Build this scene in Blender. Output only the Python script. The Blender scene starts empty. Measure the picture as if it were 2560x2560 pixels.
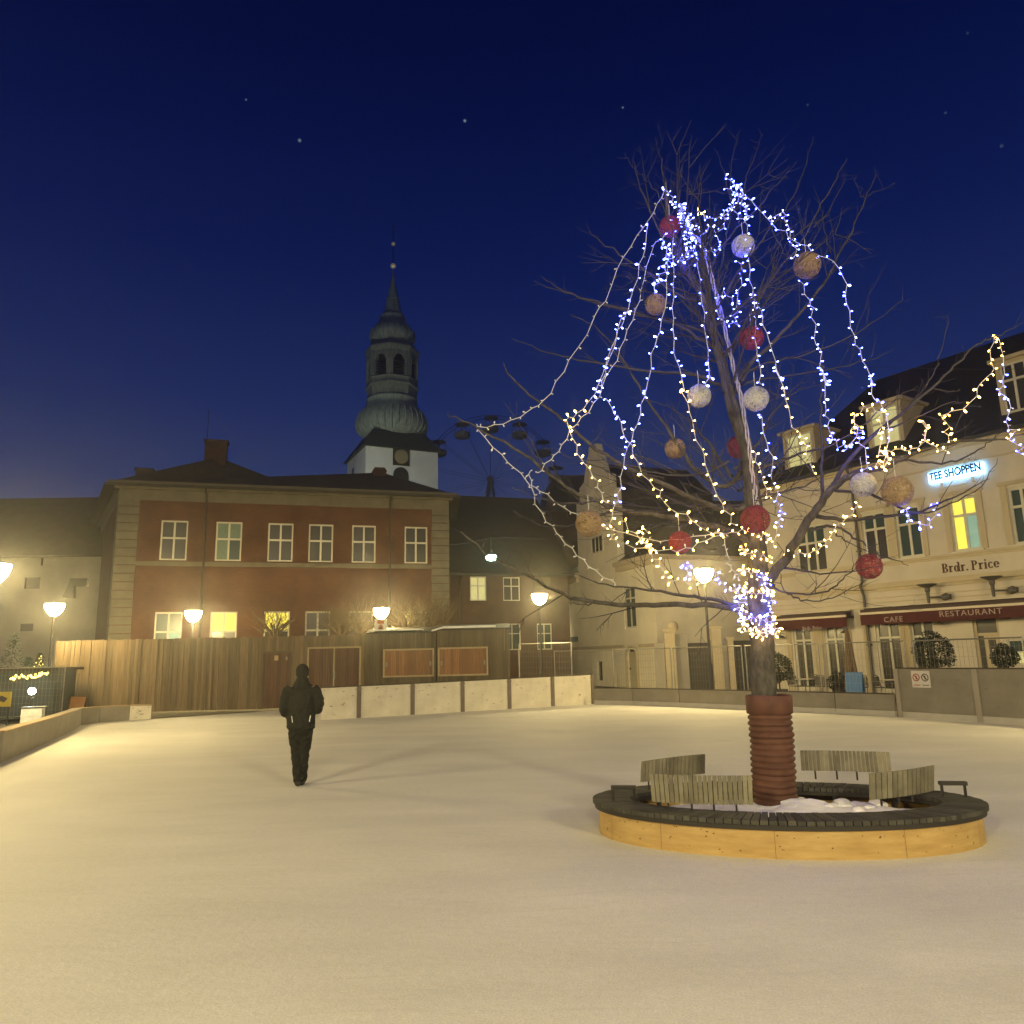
import bpy, bmesh, math, random
from mathutils import Vector, Matrix, noise
import mathutils

random.seed(7)
R = math.radians
sc = bpy.context.scene
COL = sc.collection

# ------------------------------------------------------------------ camera, world, exposure
F, CH = 1900.0, 1.85                       # focal length in photo pixels (2560 wide), eye height
PITCH, ROLL = math.atan(363 / 1900.0), math.atan(0.0225)
cp, sp = math.cos(PITCH), math.sin(PITCH)
cam_d = bpy.data.cameras.new('camera')
cam = bpy.data.objects.new('camera', cam_d)
COL.objects.link(cam)
cam_d.sensor_width = 36.0
cam_d.sensor_fit = 'HORIZONTAL'
cam_d.lens = 36.0 * F / 2560.0
cam_d.clip_end = 2000.0
cam.matrix_world = (Matrix.Translation((0, 0, CH)) @ Matrix.Rotation(math.pi / 2 + PITCH, 4, 'X')
                    @ Matrix.Rotation(-ROLL, 4, 'Z'))
sc.camera = cam

w = bpy.data.worlds.new('World')
sc.world = w
w.use_nodes = True
wn = w.node_tree
wn.nodes.clear()
wo = wn.nodes.new('ShaderNodeOutputWorld')
bg = wn.nodes.new('ShaderNodeBackground')
tc = wn.nodes.new('ShaderNodeTexCoord')
sx = wn.nodes.new('ShaderNodeSeparateXYZ')
rp = wn.nodes.new('ShaderNodeValToRGB')
wn.links.new(tc.outputs['Generated'], sx.inputs[0])
wn.links.new(sx.outputs['Z'], rp.inputs[0])
wn.links.new(rp.outputs[0], bg.inputs[0])
wn.links.new(bg.outputs[0], wo.inputs[0])
SKY = [(0.0, (.030, .050, .125)), (0.20, (.0170, .033, .118)), (0.32, (.0060, .0180, .102)), (0.48, (.0014, .0076, .070)),
       (0.64, (.0002, .0032, .041)), (0.82, (.0001, .0012, .019))]
el = rp.color_ramp.elements
el[0].position, el[0].color = SKY[0][0], SKY[0][1] + (1,)
el[1].position, el[1].color = SKY[1][0], SKY[1][1] + (1,)
for p, c in SKY[2:]:
    e = el.new(p); e.color = c + (1,)
bg.inputs[1].default_value = 1.0
# a few faint pale specks, at fixed directions of the sky
speck_sum = None
def speck(px, py, ang, lum):
    global speck_sum
    dx, dy = (px - 1280) / F, (1280 - py) / F
    c, s_ = math.cos(ROLL), math.sin(ROLL)
    d = Vector((dx * c + dy * s_, cp - sp * (-dx * s_ + dy * c), sp + cp * (-dx * s_ + dy * c))).normalized()
    vm = wn.nodes.new('ShaderNodeVectorMath'); vm.operation = 'DISTANCE'; vm.inputs[1].default_value = d
    wn.links.new(tc.outputs['Generated'], vm.inputs[0])
    mr = wn.nodes.new('ShaderNodeMapRange'); mr.inputs[1].default_value, mr.inputs[2].default_value = 0, ang
    mr.inputs[3].default_value, mr.inputs[4].default_value = lum, 0
    wn.links.new(vm.outputs['Value'], mr.inputs[0])
    if speck_sum is None: speck_sum = mr.outputs[0]
    else:
        ma = wn.nodes.new('ShaderNodeMath'); ma.operation = 'ADD'
        wn.links.new(speck_sum, ma.inputs[0]); wn.links.new(mr.outputs[0], ma.inputs[1]); speck_sum = ma.outputs[0]
for st_px in ((615, 249, .0022, .22), (749, 351, .0040, .26), (1162, 302, .0036, .34), (1557, 269, .0026, .22), (2019, 262, .0026, .07), (2364, 282, .0028, .08), (2504, 365, .0036, .08), (2419, 83, .0026, .05)): speck(st_px[0], st_px[1], st_px[2] * .62, st_px[3] * .85)
cm = wn.nodes.new('ShaderNodeMix'); cm.data_type = 'RGBA'; cm.blend_type = 'ADD'; cm.inputs[0].default_value = 1.0
cs = wn.nodes.new('ShaderNodeCombineColor')
for k_, f_ in enumerate((.75, 1.0, 1.0)):
    mm = wn.nodes.new('ShaderNodeMath'); mm.operation = 'MULTIPLY'; mm.inputs[1].default_value = f_
    wn.links.new(speck_sum, mm.inputs[0]); wn.links.new(mm.outputs[0], cs.inputs[k_])
wn.links.new(rp.outputs[0], cm.inputs[6]); wn.links.new(cs.outputs[0], cm.inputs[7]); wn.links.new(cm.outputs[2], bg.inputs[0])

vs = sc.view_settings
vs.view_transform = 'Standard'
vs.look = 'None'
vs.exposure = 0.13
vs.gamma = 1.0
cy = sc.cycles
cy.max_bounces = 4
cy.diffuse_bounces = 3
cy.glossy_bounces = 2
cy.transmission_bounces = 2
cy.volume_bounces = 0
cy.sample_clamp_indirect = 4.0
cy.use_denoising = True
cy.caustics_reflective = False
cy.caustics_refractive = False

LAMP_E = 335.0         # radiance of the street lamp bowls
HAZE = 0.0024

# ------------------------------------------------------------------ pixel -> world measuring
def ray(px, py):
    dx, dy = (px - 1280) / F, (1280 - py) / F
    c, s = math.cos(ROLL), math.sin(ROLL)
    a = dx * c + dy * s
    b = -dx * s + dy * c
    return Vector((a, cp - sp * b, sp + cp * b))
def at(px, py, Y):
    r = ray(px, py)
    return Vector((0, 0, CH)) + r * (Y / r.y)
def ground(px, py, z=0.0):
    r = ray(px, py)
    return Vector((0, 0, CH)) + r * ((z - CH) / r.z)

# ------------------------------------------------------------------ materials
MATS = {}
def mat(name, col, rough=.8, var=0.0, vscale=3.0, bump=0.0, bscale=40.0, emit=None, es=0.0, metal=0.0, island=0.0,
        spec=.3, stretch=(1, 1, 1), col2=None, emis_sample=True):
    if name in MATS: return MATS[name]
    m = bpy.data.materials.new(name)
    m.use_nodes = True
    nt = m.node_tree
    b = nt.nodes['Principled BSDF']
    b.inputs['Base Color'].default_value = tuple(col) + (1,)
    b.inputs['Roughness'].default_value = rough
    b.inputs['Metallic'].default_value = metal
    b.inputs['Specular IOR Level'].default_value = spec
    src = None
    co = nt.nodes.new('ShaderNodeTexCoord')
    mp = nt.nodes.new('ShaderNodeMapping')
    mp.inputs['Scale'].default_value = stretch
    nt.links.new(co.outputs['Object'], mp.inputs[0])
    if var > 0:
        n1 = nt.nodes.new('ShaderNodeTexNoise')
        n1.inputs['Scale'].default_value = vscale
        n1.inputs['Detail'].default_value = 6
        n1.inputs['Roughness'].default_value = .65
        nt.links.new(mp.outputs[0], n1.inputs['Vector'])
        r1 = nt.nodes.new('ShaderNodeMapRange')
        r1.inputs[1].default_value, r1.inputs[2].default_value = .3, .7
        nt.links.new(n1.outputs['Fac'], r1.inputs[0])
        mx = nt.nodes.new('ShaderNodeMix'); mx.data_type = 'RGBA'
        c2 = col2 if col2 else tuple(c * (1 - var) for c in col)
        c1 = col if col2 else tuple(min(1, c * (1 + var * .5)) for c in col)
        mx.inputs[6].default_value = tuple(c2) + (1,)
        mx.inputs[7].default_value = tuple(c1) + (1,)
        nt.links.new(r1.outputs[0], mx.inputs[0])
        src = mx.outputs[2]
    if island > 0:
        g = nt.nodes.new('ShaderNodeNewGeometry')
        r2 = nt.nodes.new('ShaderNodeMapRange')
        r2.inputs[3].default_value, r2.inputs[4].default_value = 1 - island, 1 + island
        nt.links.new(g.outputs['Random Per Island'], r2.inputs[0])
        hv = nt.nodes.new('ShaderNodeHueSaturation')
        hv.inputs['Color'].default_value = tuple(col) + (1,)
        if src is not None: nt.links.new(src, hv.inputs['Color'])
        nt.links.new(r2.outputs[0], hv.inputs['Value'])
        src = hv.outputs[0]
    if src is not None: nt.links.new(src, b.inputs['Base Color'])
    if bump > 0:
        n2 = nt.nodes.new('ShaderNodeTexNoise')
        n2.inputs['Scale'].default_value = bscale
        n2.inputs['Detail'].default_value = 5
        nt.links.new(mp.outputs[0], n2.inputs['Vector'])
        bp = nt.nodes.new('ShaderNodeBump')
        bp.inputs['Strength'].default_value = bump
        bp.inputs['Distance'].default_value = .02
        nt.links.new(n2.outputs['Fac'], bp.inputs['Height'])
        nt.links.new(bp.outputs[0], b.inputs['Normal'])
    if emit:
        b.inputs['Emission Color'].default_value = tuple(emit) + (1,)
        b.inputs['Emission Strength'].default_value = es
        if not emis_sample:
            m.cycles.emission_sampling = 'NONE'
    MATS[name] = m
    return m

def brick_mat(name, c1, c2, mortar, scale=1.0):
    m = bpy.data.materials.new(name); m.use_nodes = True
    nt = m.node_tree; b = nt.nodes['Principled BSDF']
    b.inputs['Roughness'].default_value = .9
    b.inputs['Specular IOR Level'].default_value = .2
    co = nt.nodes.new('ShaderNodeTexCoord')
    s = nt.nodes.new('ShaderNodeSeparateXYZ'); c = nt.nodes.new('ShaderNodeCombineXYZ')
    nt.links.new(co.outputs['Object'], s.inputs[0])
    ad = nt.nodes.new('ShaderNodeMath'); ad.operation = 'ADD'
    nt.links.new(s.outputs['X'], ad.inputs[0]); nt.links.new(s.outputs['Y'], ad.inputs[1])
    nt.links.new(ad.outputs[0], c.inputs['X']); nt.links.new(s.outputs['Z'], c.inputs['Y'])
    t = nt.nodes.new('ShaderNodeTexBrick')
    t.inputs['Scale'].default_value = scale
    t.inputs['Brick Width'].default_value = .23; t.inputs['Row Height'].default_value = .066
    t.inputs['Mortar Size'].default_value = .009
    t.inputs['Color1'].default_value = c1 + (1,); t.inputs['Color2'].default_value = c2 + (1,)
    t.inputs['Mortar'].default_value = mortar + (1,)
    nt.links.new(c.outputs[0], t.inputs['Vector'])
    n = nt.nodes.new('ShaderNodeTexNoise'); n.inputs['Scale'].default_value = .9; n.inputs['Detail'].default_value = 8
    nt.links.new(co.outputs['Object'], n.inputs['Vector'])
    r = nt.nodes.new('ShaderNodeMapRange'); r.inputs[1].default_value, r.inputs[2].default_value = .3, .7
    r.inputs[3].default_value, r.inputs[4].default_value = .66, 1.18
    nt.links.new(n.outputs['Fac'], r.inputs[0])
    hv = nt.nodes.new('ShaderNodeHueSaturation')
    nt.links.new(t.outputs['Color'], hv.inputs['Color']); nt.links.new(r.outputs[0], hv.inputs['Value'])
    nt.links.new(hv.outputs[0], b.inputs['Base Color'])
    bp = nt.nodes.new('ShaderNodeBump'); bp.inputs['Strength'].default_value = .5; bp.inputs['Distance'].default_value = .01
    nt.links.new(t.outputs['Fac'], bp.inputs['Height']); bp.invert = True
    nt.links.new(bp.outputs[0], b.inputs['Normal'])
    MATS[name] = m
    return m

M_brick = brick_mat('red_brick', (.130, .051, .027), (.100, .040, .023), (.10, .066, .044))
M_brick2 = brick_mat('dark_brick', (.110, .050, .030), (.090, .042, .026), (.10, .07, .05))
M_stone = mat('pale_stone', (.150, .134, .100), .9, .25, 1.5, .3, 20)
M_groove = mat('groove_stone', (.15, .125, .09), .95)
M_roof = mat('dark_roof_tile', (.055, .048, .038), .75, .35, 2.5, .4, 14)
M_roof2 = mat('grey_roof_slate', (.040, .038, .038), .6, .3, 3, .4, 14)
M_cream = mat('cream_plaster', (.76, .69, .55), .9, .14, .8, .12, 30)
M_cream2 = mat('restaurant_plaster', (.58, .52, .44), .9, .14, .7, .12, 30)
M_trim = mat('cream_trim', (.50, .42, .29), .8, .1, 2)
M_greywall = mat('grey_render', (.34, .31, .27), .95, .2, .8, .2, 25)
M_white = mat('white_plaster', (.62, .62, .58), .9, .15, .5, .1, 20)
M_frame = mat('white_window_paint', (.60, .57, .48), .6, .1, 4)
M_glass = mat('dark_glass', (.042, .038, .030), .22, spec=.6)
M_glass2 = mat('greenish_glass', (.045, .070, .062), .15, spec=.6)
M_curtain = mat('pale_curtain', (.17, .24, .20), .8, .5, 9, stretch=(6, 1, .5))
M_lit = mat('lit_yellow_window', (.5, .45, .1), .4, .25, 1.2, emit=(.86, .74, .085), es=1.0)
M_litp = mat('lit_pale_window', (.5, .5, .3), .4, .2, 1.5, emit=(.36, .33, .14), es=1.0)
M_litg = mat('lit_green_window', (.2, .3, .25), .4, .3, 3, emit=(.16, .30, .24), es=.8)
M_pipe = mat('zinc_pipe', (.12, .11, .095), .5, .2, 6, metal=.3)
M_darkpipe = mat('dark_pipe', (.055, .04, .03), .6)
M_copper = mat('green_copper', (.26, .31, .27), .7, .6, 1.6, .3, 9, stretch=(3, 3, .5))
M_copperd = mat('dark_copper', (.045, .06, .05), .8, .3, 2)
M_gold = mat('gilded_metal_glow', (.95, .75, .35), .22, metal=1.0, emit=(1, .85, .5), es=.10)  # gilding with a slight glow added so the balls show bright
M_black = mat('black_metal', (.012, .012, .012), .5)
M_iron = mat('dark_iron', (.030, .026, .022), .55)
M_steel = mat('galvanised_steel', (.30, .29, .26), .45, .2, 8, metal=.6)
M_plank = mat('fence_plank', (.185, .135, .080), .85, .35, 2.2, .3, 30, island=.28, stretch=(9, 9, .6))
M_plankg = mat('hut_plank', (.110, .086, .054), .85, .35, 2.2, .3, 30, island=.22, stretch=(9, 9, .6))
M_redwood = mat('red_stained_wood', (.120, .060, .034), .6, .4, 2.4, .3, 30, island=.22, stretch=(9, 9, .6))
M_shut = mat('orange_stained_wood', (.27, .130, .055), .6, .4, 2.4, .3, 30, island=.30, stretch=(9, 9, .6))
M_batten = mat('pale_batten', (.42, .33, .20), .8, .2, 5)
M_board = mat('white_rink_board', (.70, .65, .54), .5, .20, 1.7, .05, 20)
M_boardg = mat('grey_rink_board', (.245, .22, .18), .6, .22, 1.6, .05, 20)
M_scuff = mat('scuff_mark', (.20, .165, .12), .8)
M_kick = mat('kick_strip', (.50, .47, .41), .5, .12, 3)
M_cap = mat('dark_board_cap', (.055, .043, .032), .5, .3, 6)
M_capw = mat('worn_wood_cap', (.36, .25, .13), .7, .3, 5, stretch=(1, 1, 1))
M_bpost = mat('grey_board_post', (.17, .135, .115), .6, .2, 6)
M_orange = mat('orange_board', (.46, .20, .065), .6, .2, 2, .1, 20, stretch=(1, 1, 8))
M_ply = mat('plywood', (.50, .345, .135), .6, .3, 3.0, .06, 40, col2=(.36, .225, .075), stretch=(1, 1, 5))
M_rim = mat('weathered_dark_slat', (.062, .058, .048), .75, .35, 6, .3, 50, island=.3)
M_back = mat('weathered_grey_slat', (.21, .190, .135), .8, .35, 5, .2, 60, island=.24)
M_sleeve = mat('terracotta_plastic', (.115, .050, .034), .7, .5, 4, .1, 30)
M_bark = mat('bark', (.125, .115, .095), .95, .5, 11, 1.0, 55, stretch=(1, 1, .45), col2=(.028, .024, .020))
M_twig = mat('twig_bark', (.058, .054, .054), .9, .3, 5)
M_bark2 = mat('brown_bark', (.085, .060, .035), .9, .3, 5)
M_snow = mat('snow', (.80, .79, .80), .7, .06, 6, .5, 25)
M_cable = mat('white_cable', (.70, .70, .72), .5)
M_bulbcap = mat('clear_bulb', (.75, .75, .75), .3)
M_jacket = mat('dark_jacket', (.016, .016, .012), .85, .3, 8, .4, 30)
M_trouser = mat('dark_trousers', (.012, .012, .009), .9, .3, 8, .4, 30)
M_hat = mat('dark_beanie', (.018, .018, .014), .95, .3, 20, .6, 90)
M_boot = mat('black_boot', (.012, .011, .010), .5)
M_skin = mat('skin', (.42, .25, .16), .6)
M_refl = mat('reflective_piping', (.8, .8, .78), .3)
M_maroon = mat('maroon_canvas', (.078, .020, .020), .85, .2, 5)
M_awnd = mat('dark_awning_case', (.050, .028, .028), .6)
M_rail = mat('pale_rail', (.62, .55, .43), .5)
M_lettw = mat('pale_lettering', (.42, .33, .31), .7)
M_lettb = mat('brown_lettering', (.10, .055, .03), .7)
M_lettk = mat('ink_lettering', (.01, .012, .018), .6)
M_sign = mat('blue_white_lightbox', (.6, .7, .8), .4, emit=(.17, .50, 1.0), es=9.5)
M_paper = mat('white_paper', (.62, .58, .54), .7, .05, 8)
M_ink = mat('dark_ink', (.06, .05, .05), .8)
M_redink = mat('red_ink', (.40, .07, .05), .8)
M_posterbg = mat('poster_orange', (.45, .15, .06), .7)
M_blue = mat('blue_board', (.045, .13, .33), .5, .2, 6)
M_leaf = mat('dark_leaf', (.022, .030, .015), .7, .4, 20, island=.4)
M_needle = mat('dark_needles', (.030, .055, .040), .7, .4, 20, island=.4)
M_pot = mat('dark_pot', (.05, .045, .04), .7)
M_cloth = mat('brown_canvas', (.16, .11, .075), .9, .2, 8)
M_wick = mat('wicker_grey', (.10, .095, .085), .7)
M_door = mat('cream_door', (.46, .41, .29), .6)
M_gate = mat('dark_gate', (.055, .050, .045), .7, .2, 4)
M_yellow = mat('yellow_sign', (.55, .42, .05), .6)
M_bluesign = mat('slate_sign', (.06, .075, .085), .5)
M_canopyy = mat('glowing_yellow_canopy', (.55, .60, .12), .7, emit=(.30, .34, .03), es=.22)  # yellow cloth with a faint glow put into it, no lamp inside
M_canopyd = mat('dull_canopy', (.07, .06, .055), .8)
M_wheel = mat('wheel_steel', (.022, .025, .035), .6)
M_gond = mat('gondola_white', (.085, .082, .078), .6)
M_lampbowl = mat('lamp_glass', (.9, .85, .7), .3, emit=(1.0, .765, .32), es=LAMP_E)
M_fill_lens = mat('fill_lamp_lens', (.9, .85, .7), .3, emit=(1.0, .86, .48), es=4000.0)  # lens of the added, unseen masts that brighten the foreground
M_lampcap = mat('lamp_cap', (.10, .09, .08), .5)
M_post = mat('lamp_post_paint', (.055, .05, .045), .5, .2, 5)
M_hang = mat('cool_lamp_glass', (.8, .9, .8), .3, emit=(.55, 1.0, .75), es=34.0)
M_flood = mat('flood_glass', (.9, .9, .9), .3, emit=(.80, 1.0, .92), es=130.0)
M_flood_w = mat('white_crate', (.75, .77, .74), .6, .2, 5)
def emit_mat(name, col, s): return mat(name, (.8, .8, .8), .4, emit=col, es=s)
M_bb = emit_mat('bulb_blue', (.022, .040, 1.0), 135.0)
M_bw = emit_mat('bulb_cool', (.14, .18, 1.0), 55.0)
M_by = emit_mat('bulb_warm', (1.0, .58, .10), 42.0)
M_ba = emit_mat('bulb_amber', (1.0, .50, .05), 40.0)
M_fairy = emit_mat('small_gold_light', (1.0, .75, .12), 5.0)

# ------------------------------------------------------------------ mesh building
class MB:
    def __init__(s): s.v, s.f, s.m, s.mi = [], [], [], []
    def slot(s, material):
        if material not in s.m: s.m.append(material)
        return s.m.index(material)
    def add(s, verts, faces, material=None):
        o = len(s.v)
        s.v += [tuple(p) for p in verts]
        k = s.slot(material) if material else 0
        for f in faces:
            s.f.append(tuple(i + o for i in f)); s.mi.append(k)
    def box(s, x0, x1, y0, y1, z0, z1, M=None, material=None):
        P = [Vector(p) for p in ((x0, y0, z0), (x1, y0, z0), (x1, y1, z0), (x0, y1, z0), (x0, y0, z1), (x1, y0, z1), (x1, y1, z1), (x0, y1, z1))]
        if M is not None: P = [M @ p for p in P]
        s.add(P, [(0, 3, 2, 1), (4, 5, 6, 7), (0, 1, 5, 4), (1, 2, 6, 5), (2, 3, 7, 6), (3, 0, 4, 7)], material)
    def quad(s, *P, material=None): s.add(P, [tuple(range(len(P)))], material)
    def tube(s, pts, rad, n=6, material=None, caps=True):
        pts = [Vector(p) for p in pts]
        if not hasattr(rad, '__len__'): rad = [rad] * len(pts)
        V, Fc = [], []
        t = (pts[1] - pts[0]).normalized()
        up = Vector((0, 0, 1)) if abs(t.z) < .9 else Vector((1, 0, 0))
        a = t.cross(up).normalized()
        for i, p in enumerate(pts):
            if i == 0: t = pts[1] - pts[0]
            elif i == len(pts) - 1: t = pts[-1] - pts[-2]
            else: t = pts[i + 1] - pts[i - 1]
            if t.length < 1e-9: t = Vector((0, 0, 1))
            t.normalize()
            a = a - t * a.dot(t)
            if a.length < 1e-6: a = t.orthogonal()
            a.normalize(); b = t.cross(a)
            for k in range(n):
                q = 2 * math.pi * k / n
                V.append(p + (a * math.cos(q) + b * math.sin(q)) * rad[i])
        for i in range(len(pts) - 1):
            for k in range(n):
                k2 = (k + 1) % n
                Fc.append((i * n + k, i * n + k2, (i + 1) * n + k2, (i + 1) * n + k))
        if caps:
            Fc.append(tuple(range(n))[::-1]); Fc.append(tuple((len(pts) - 1) * n + k for k in range(n)))
        s.add(V, Fc, material)
    def lathe(s, prof, n=16, M=None, rot=0.0, material=None, closed=True):
        V, Fc = [], []
        for r, z in prof:
            for k in range(n):
                q = 2 * math.pi * k / n + rot
                p = Vector((r * math.cos(q), r * math.sin(q), z))
                V.append(M @ p if M is not None else p)
        m = len(prof)
        for i in range(m - 1):
            for k in range(n):
                k2 = (k + 1) % n
                Fc.append((i * n + k, i * n + k2, (i + 1) * n + k2, (i + 1) * n + k))
        if closed:
            Fc.append(tuple(range(n))[::-1]); Fc.append(tuple((m - 1) * n + k for k in range(n)))
        s.add(V, Fc, material)
    def prism(s, poly, y0, y1, M=None, material=None):      # poly in (x,z), extruded along y
        n = len(poly)
        V = [Vector((x, y0, z)) for x, z in poly] + [Vector((x, y1, z)) for x, z in poly]
        if M is not None: V = [M @ p for p in V]
        Fc = [tuple(range(n)), tuple(range(2 * n - 1, n - 1, -1))]
        for i in range(n):
            j = (i + 1) % n
            Fc.append((i, i + n, j + n, j))
        s.add(V, Fc, material)
    def mesh(s, name, smooth=False):
        me = bpy.data.meshes.new(name)
        me.from_pydata(s.v, [], s.f)
        for m in s.m: me.materials.append(m)
        if len(s.m) > 1: me.polygons.foreach_set('material_index', s.mi)
        if smooth: me.polygons.foreach_set('use_smooth', [True] * len(me.polygons))
        bm = bmesh.new(); bm.from_mesh(me); bmesh.ops.recalc_face_normals(bm, faces=bm.faces); bm.to_mesh(me); bm.free()
        me.update()
        return me
    def build(s, name, material=None, parent=None, smooth=False, label=None, cat=None, group=None, kind=None, bevel=0):
        if material is not None and not s.m: s.m = [material]
        o = bpy.data.objects.new(name, s.mesh(name, smooth))
        COL.objects.link(o)
        if parent is not None: o.parent = parent
        tag(o, label, cat, group, kind)
        if bevel:
            b = o.modifiers.new('bevel', 'BEVEL'); b.width = bevel; b.segments = 2; b.limit_method = 'ANGLE'
        return o

def tag(o, label=None, cat=None, group=None, kind=None):
    if label: o['label'] = label
    if cat: o['category'] = cat
    if group: o['group'] = group
    if kind: o['kind'] = kind
    return o
def empty(name, loc, rz=0.0, label=None, cat=None, group=None):
    o = bpy.data.objects.new(name, None)
    COL.objects.link(o)
    o.location = loc; o.rotation_euler = (0, 0, rz); o.empty_display_size = .3
    return tag(o, label, cat, group)
def copy_tree(o, parent=None):
    c = o.copy(); COL.objects.link(c)
    if parent is not None: c.parent = parent
    for ch in list(o.children): copy_tree(ch, c)
    return c
def text_part(name, body, size, material, parent, M, width=None, extrude=.006, align='CENTER', spacing=1.0, offset=0.0):
    cu = bpy.data.curves.new(name, 'FONT')
    cu.body = body; cu.size = size; cu.extrude = extrude; cu.align_x = align; cu.align_y = 'CENTER'
    cu.space_character = spacing; cu.offset = offset
    cu.materials.append(material)
    t = bpy.data.objects.new('text_source', cu); COL.objects.link(t)
    bpy.context.view_layer.update()
    me = bpy.data.meshes.new_from_object(t.evaluated_get(bpy.context.evaluated_depsgraph_get()))
    bpy.data.objects.remove(t)
    xs = [v.co.x for v in me.vertices]; k = width / (max(xs) - min(xs)) if width else 1.0
    for v in me.vertices: v.co.x *= k
    if not me.materials: me.materials.append(material)
    o = bpy.data.objects.new(name, me); COL.objects.link(o)
    o.parent = parent; o.matrix_local = M
    return o

# a building frame: local x along the facade (to the right in the picture), local y into the building, z up
class Frame:
    def __init__(s, P, ang):
        s.P = Vector((P[0], P[1], 0)); s.ang = ang
        s.d = Vector((math.cos(ang), math.sin(ang), 0)); s.n = Vector((-math.sin(ang), math.cos(ang), 0))
    def uz(s, px, py, off=0.0):           # where a photo pixel meets the facade plane (off metres in front of it)
        r = ray(px, py)
        o = s.P - s.n * off
        t = (o.dot(s.n)) / (Vector((r.x, r.y, 0)).dot(s.n))
        p = Vector((0, 0, CH)) + r * t
        return (Vector((p.x, p.y, 0)) - s.P).dot(s.d), p.z
    def L(s, x, y, z):                    # world -> local
        q = Vector((x, y, 0)) - s.P
        return Vector((q.dot(s.d), q.dot(s.n), z))
    def root(s, name, label, cat, group=None): 
        s.o = empty(name, s.P, s.ang, label, cat, group); return s.o
    def rect(s, x0, y0, x1, y1, off=0.0):  # pixel box -> (u0,u1,z0,z1)
        xm, ym = (x0 + x1) / 2, (y0 + y1) / 2
        u0, u1 = s.uz(x0, ym, off)[0], s.uz(x1, ym, off)[0]
        z1, z0 = s.uz(xm, y0, off)[1], s.uz(xm, y1, off)[1]
        return u0, u1, z0, z1

def wall_holes(mb, u0, u1, z0, z1, holes, y0=0.0, rev=.16, material=None):
    us = sorted({u0, u1} | {min(max(h[0], u0), u1) for h in holes} | {min(max(h[1], u0), u1) for h in holes})
    zs = sorted({z0, z1} | {min(max(h[2], z0), z1) for h in holes} | {min(max(h[3], z0), z1) for h in holes})
    for i in range(len(us) - 1):
        for j in range(len(zs) - 1):
            cu, cz = (us[i] + us[i + 1]) / 2, (zs[j] + zs[j + 1]) / 2
            if us[i + 1] - us[i] < 1e-5 or zs[j + 1] - zs[j] < 1e-5: continue
            if any(h[0] < cu < h[1] and h[2] < cz < h[3] for h in holes): continue
            mb.quad((us[i], y0, zs[j]), (us[i + 1], y0, zs[j]), (us[i + 1], y0, zs[j + 1]), (us[i], y0, zs[j + 1]), material=material)
    for a, b, c, d in holes:
        y1 = y0 + rev
        mb.quad((a, y0, c), (a, y1, c), (a, y1, d), (a, y0, d), material=material)
        mb.quad((b, y0, c), (b, y0, d), (b, y1, d), (b, y1, c), material=material)
        mb.quad((a, y0, d), (a, y1, d), (b, y1, d), (b, y0, d), material=material)
        mb.quad((a, y0, c), (b, y0, c), (b, y1, c), (a, y1, c), material=material)

def window(parent, r, cols=2, rows=(.5,), fw=.07, mw=.05, panes=None, y=.09, frame=None, name='window', sill=False, back=None):
    """frame + panes as one part with a pane sub-part; rows = heights (fractions) of the transoms; panes = material per cell"""
    a, b, c, d = r
    fr = frame or M_frame
    mb = MB()
    mb.box(a, a + fw, y - .05, y + .05, c, d); mb.box(b - fw, b, y - .05, y + .05, c, d)
    mb.box(a + fw, b - fw, y - .05, y + .05, c, c + fw); mb.box(a + fw, b - fw, y - .05, y + .05, d - fw, d)
    zs = [c + fw] + [c + (d - c) * q for q in rows] + [d - fw]
    xs = [a + fw + (b - a - 2 * fw) * i / cols for i in range(cols + 1)]
    for q in zs[1:-1]: mb.box(a + fw, b - fw, y - .043, y + .043, q - mw / 2, q + mw / 2)
    for j in range(len(zs) - 1):
        lo = zs[j] + (mw / 2 if j else 0); hi = zs[j + 1] - (mw / 2 if j < len(zs) - 2 else 0)
        for x in xs[1:-1]: mb.box(x - mw / 2, x + mw / 2, y - .037, y + .037, lo, hi)
    if sill: mb.box(a - .08, b + .08, y - .19, y + .05, c - .09, c - .003)
    o = mb.build(name, fr, parent)
    pm = MB()
    k = 0
    for j in range(len(zs) - 1):
        for i in range(cols):
            m = panes[k % len(panes)] if panes else M_glass
            pm.quad((xs[i] + .002, y + .01, zs[j] + .002), (xs[i + 1] - .002, y + .01, zs[j] + .002), (xs[i + 1] - .002, y + .01, zs[j + 1] - .002), (xs[i] + .002, y + .01, zs[j + 1] - .002), material=m)
            k += 1
    pm.quad((a - .02, y + .075, c - .02), (b + .02, y + .075, c - .02), (b + .02, y + .075, d + .02), (a - .02, y + .075, d + .02), material=M_black)
    pm.build('pane', None, o)
    return o

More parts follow.
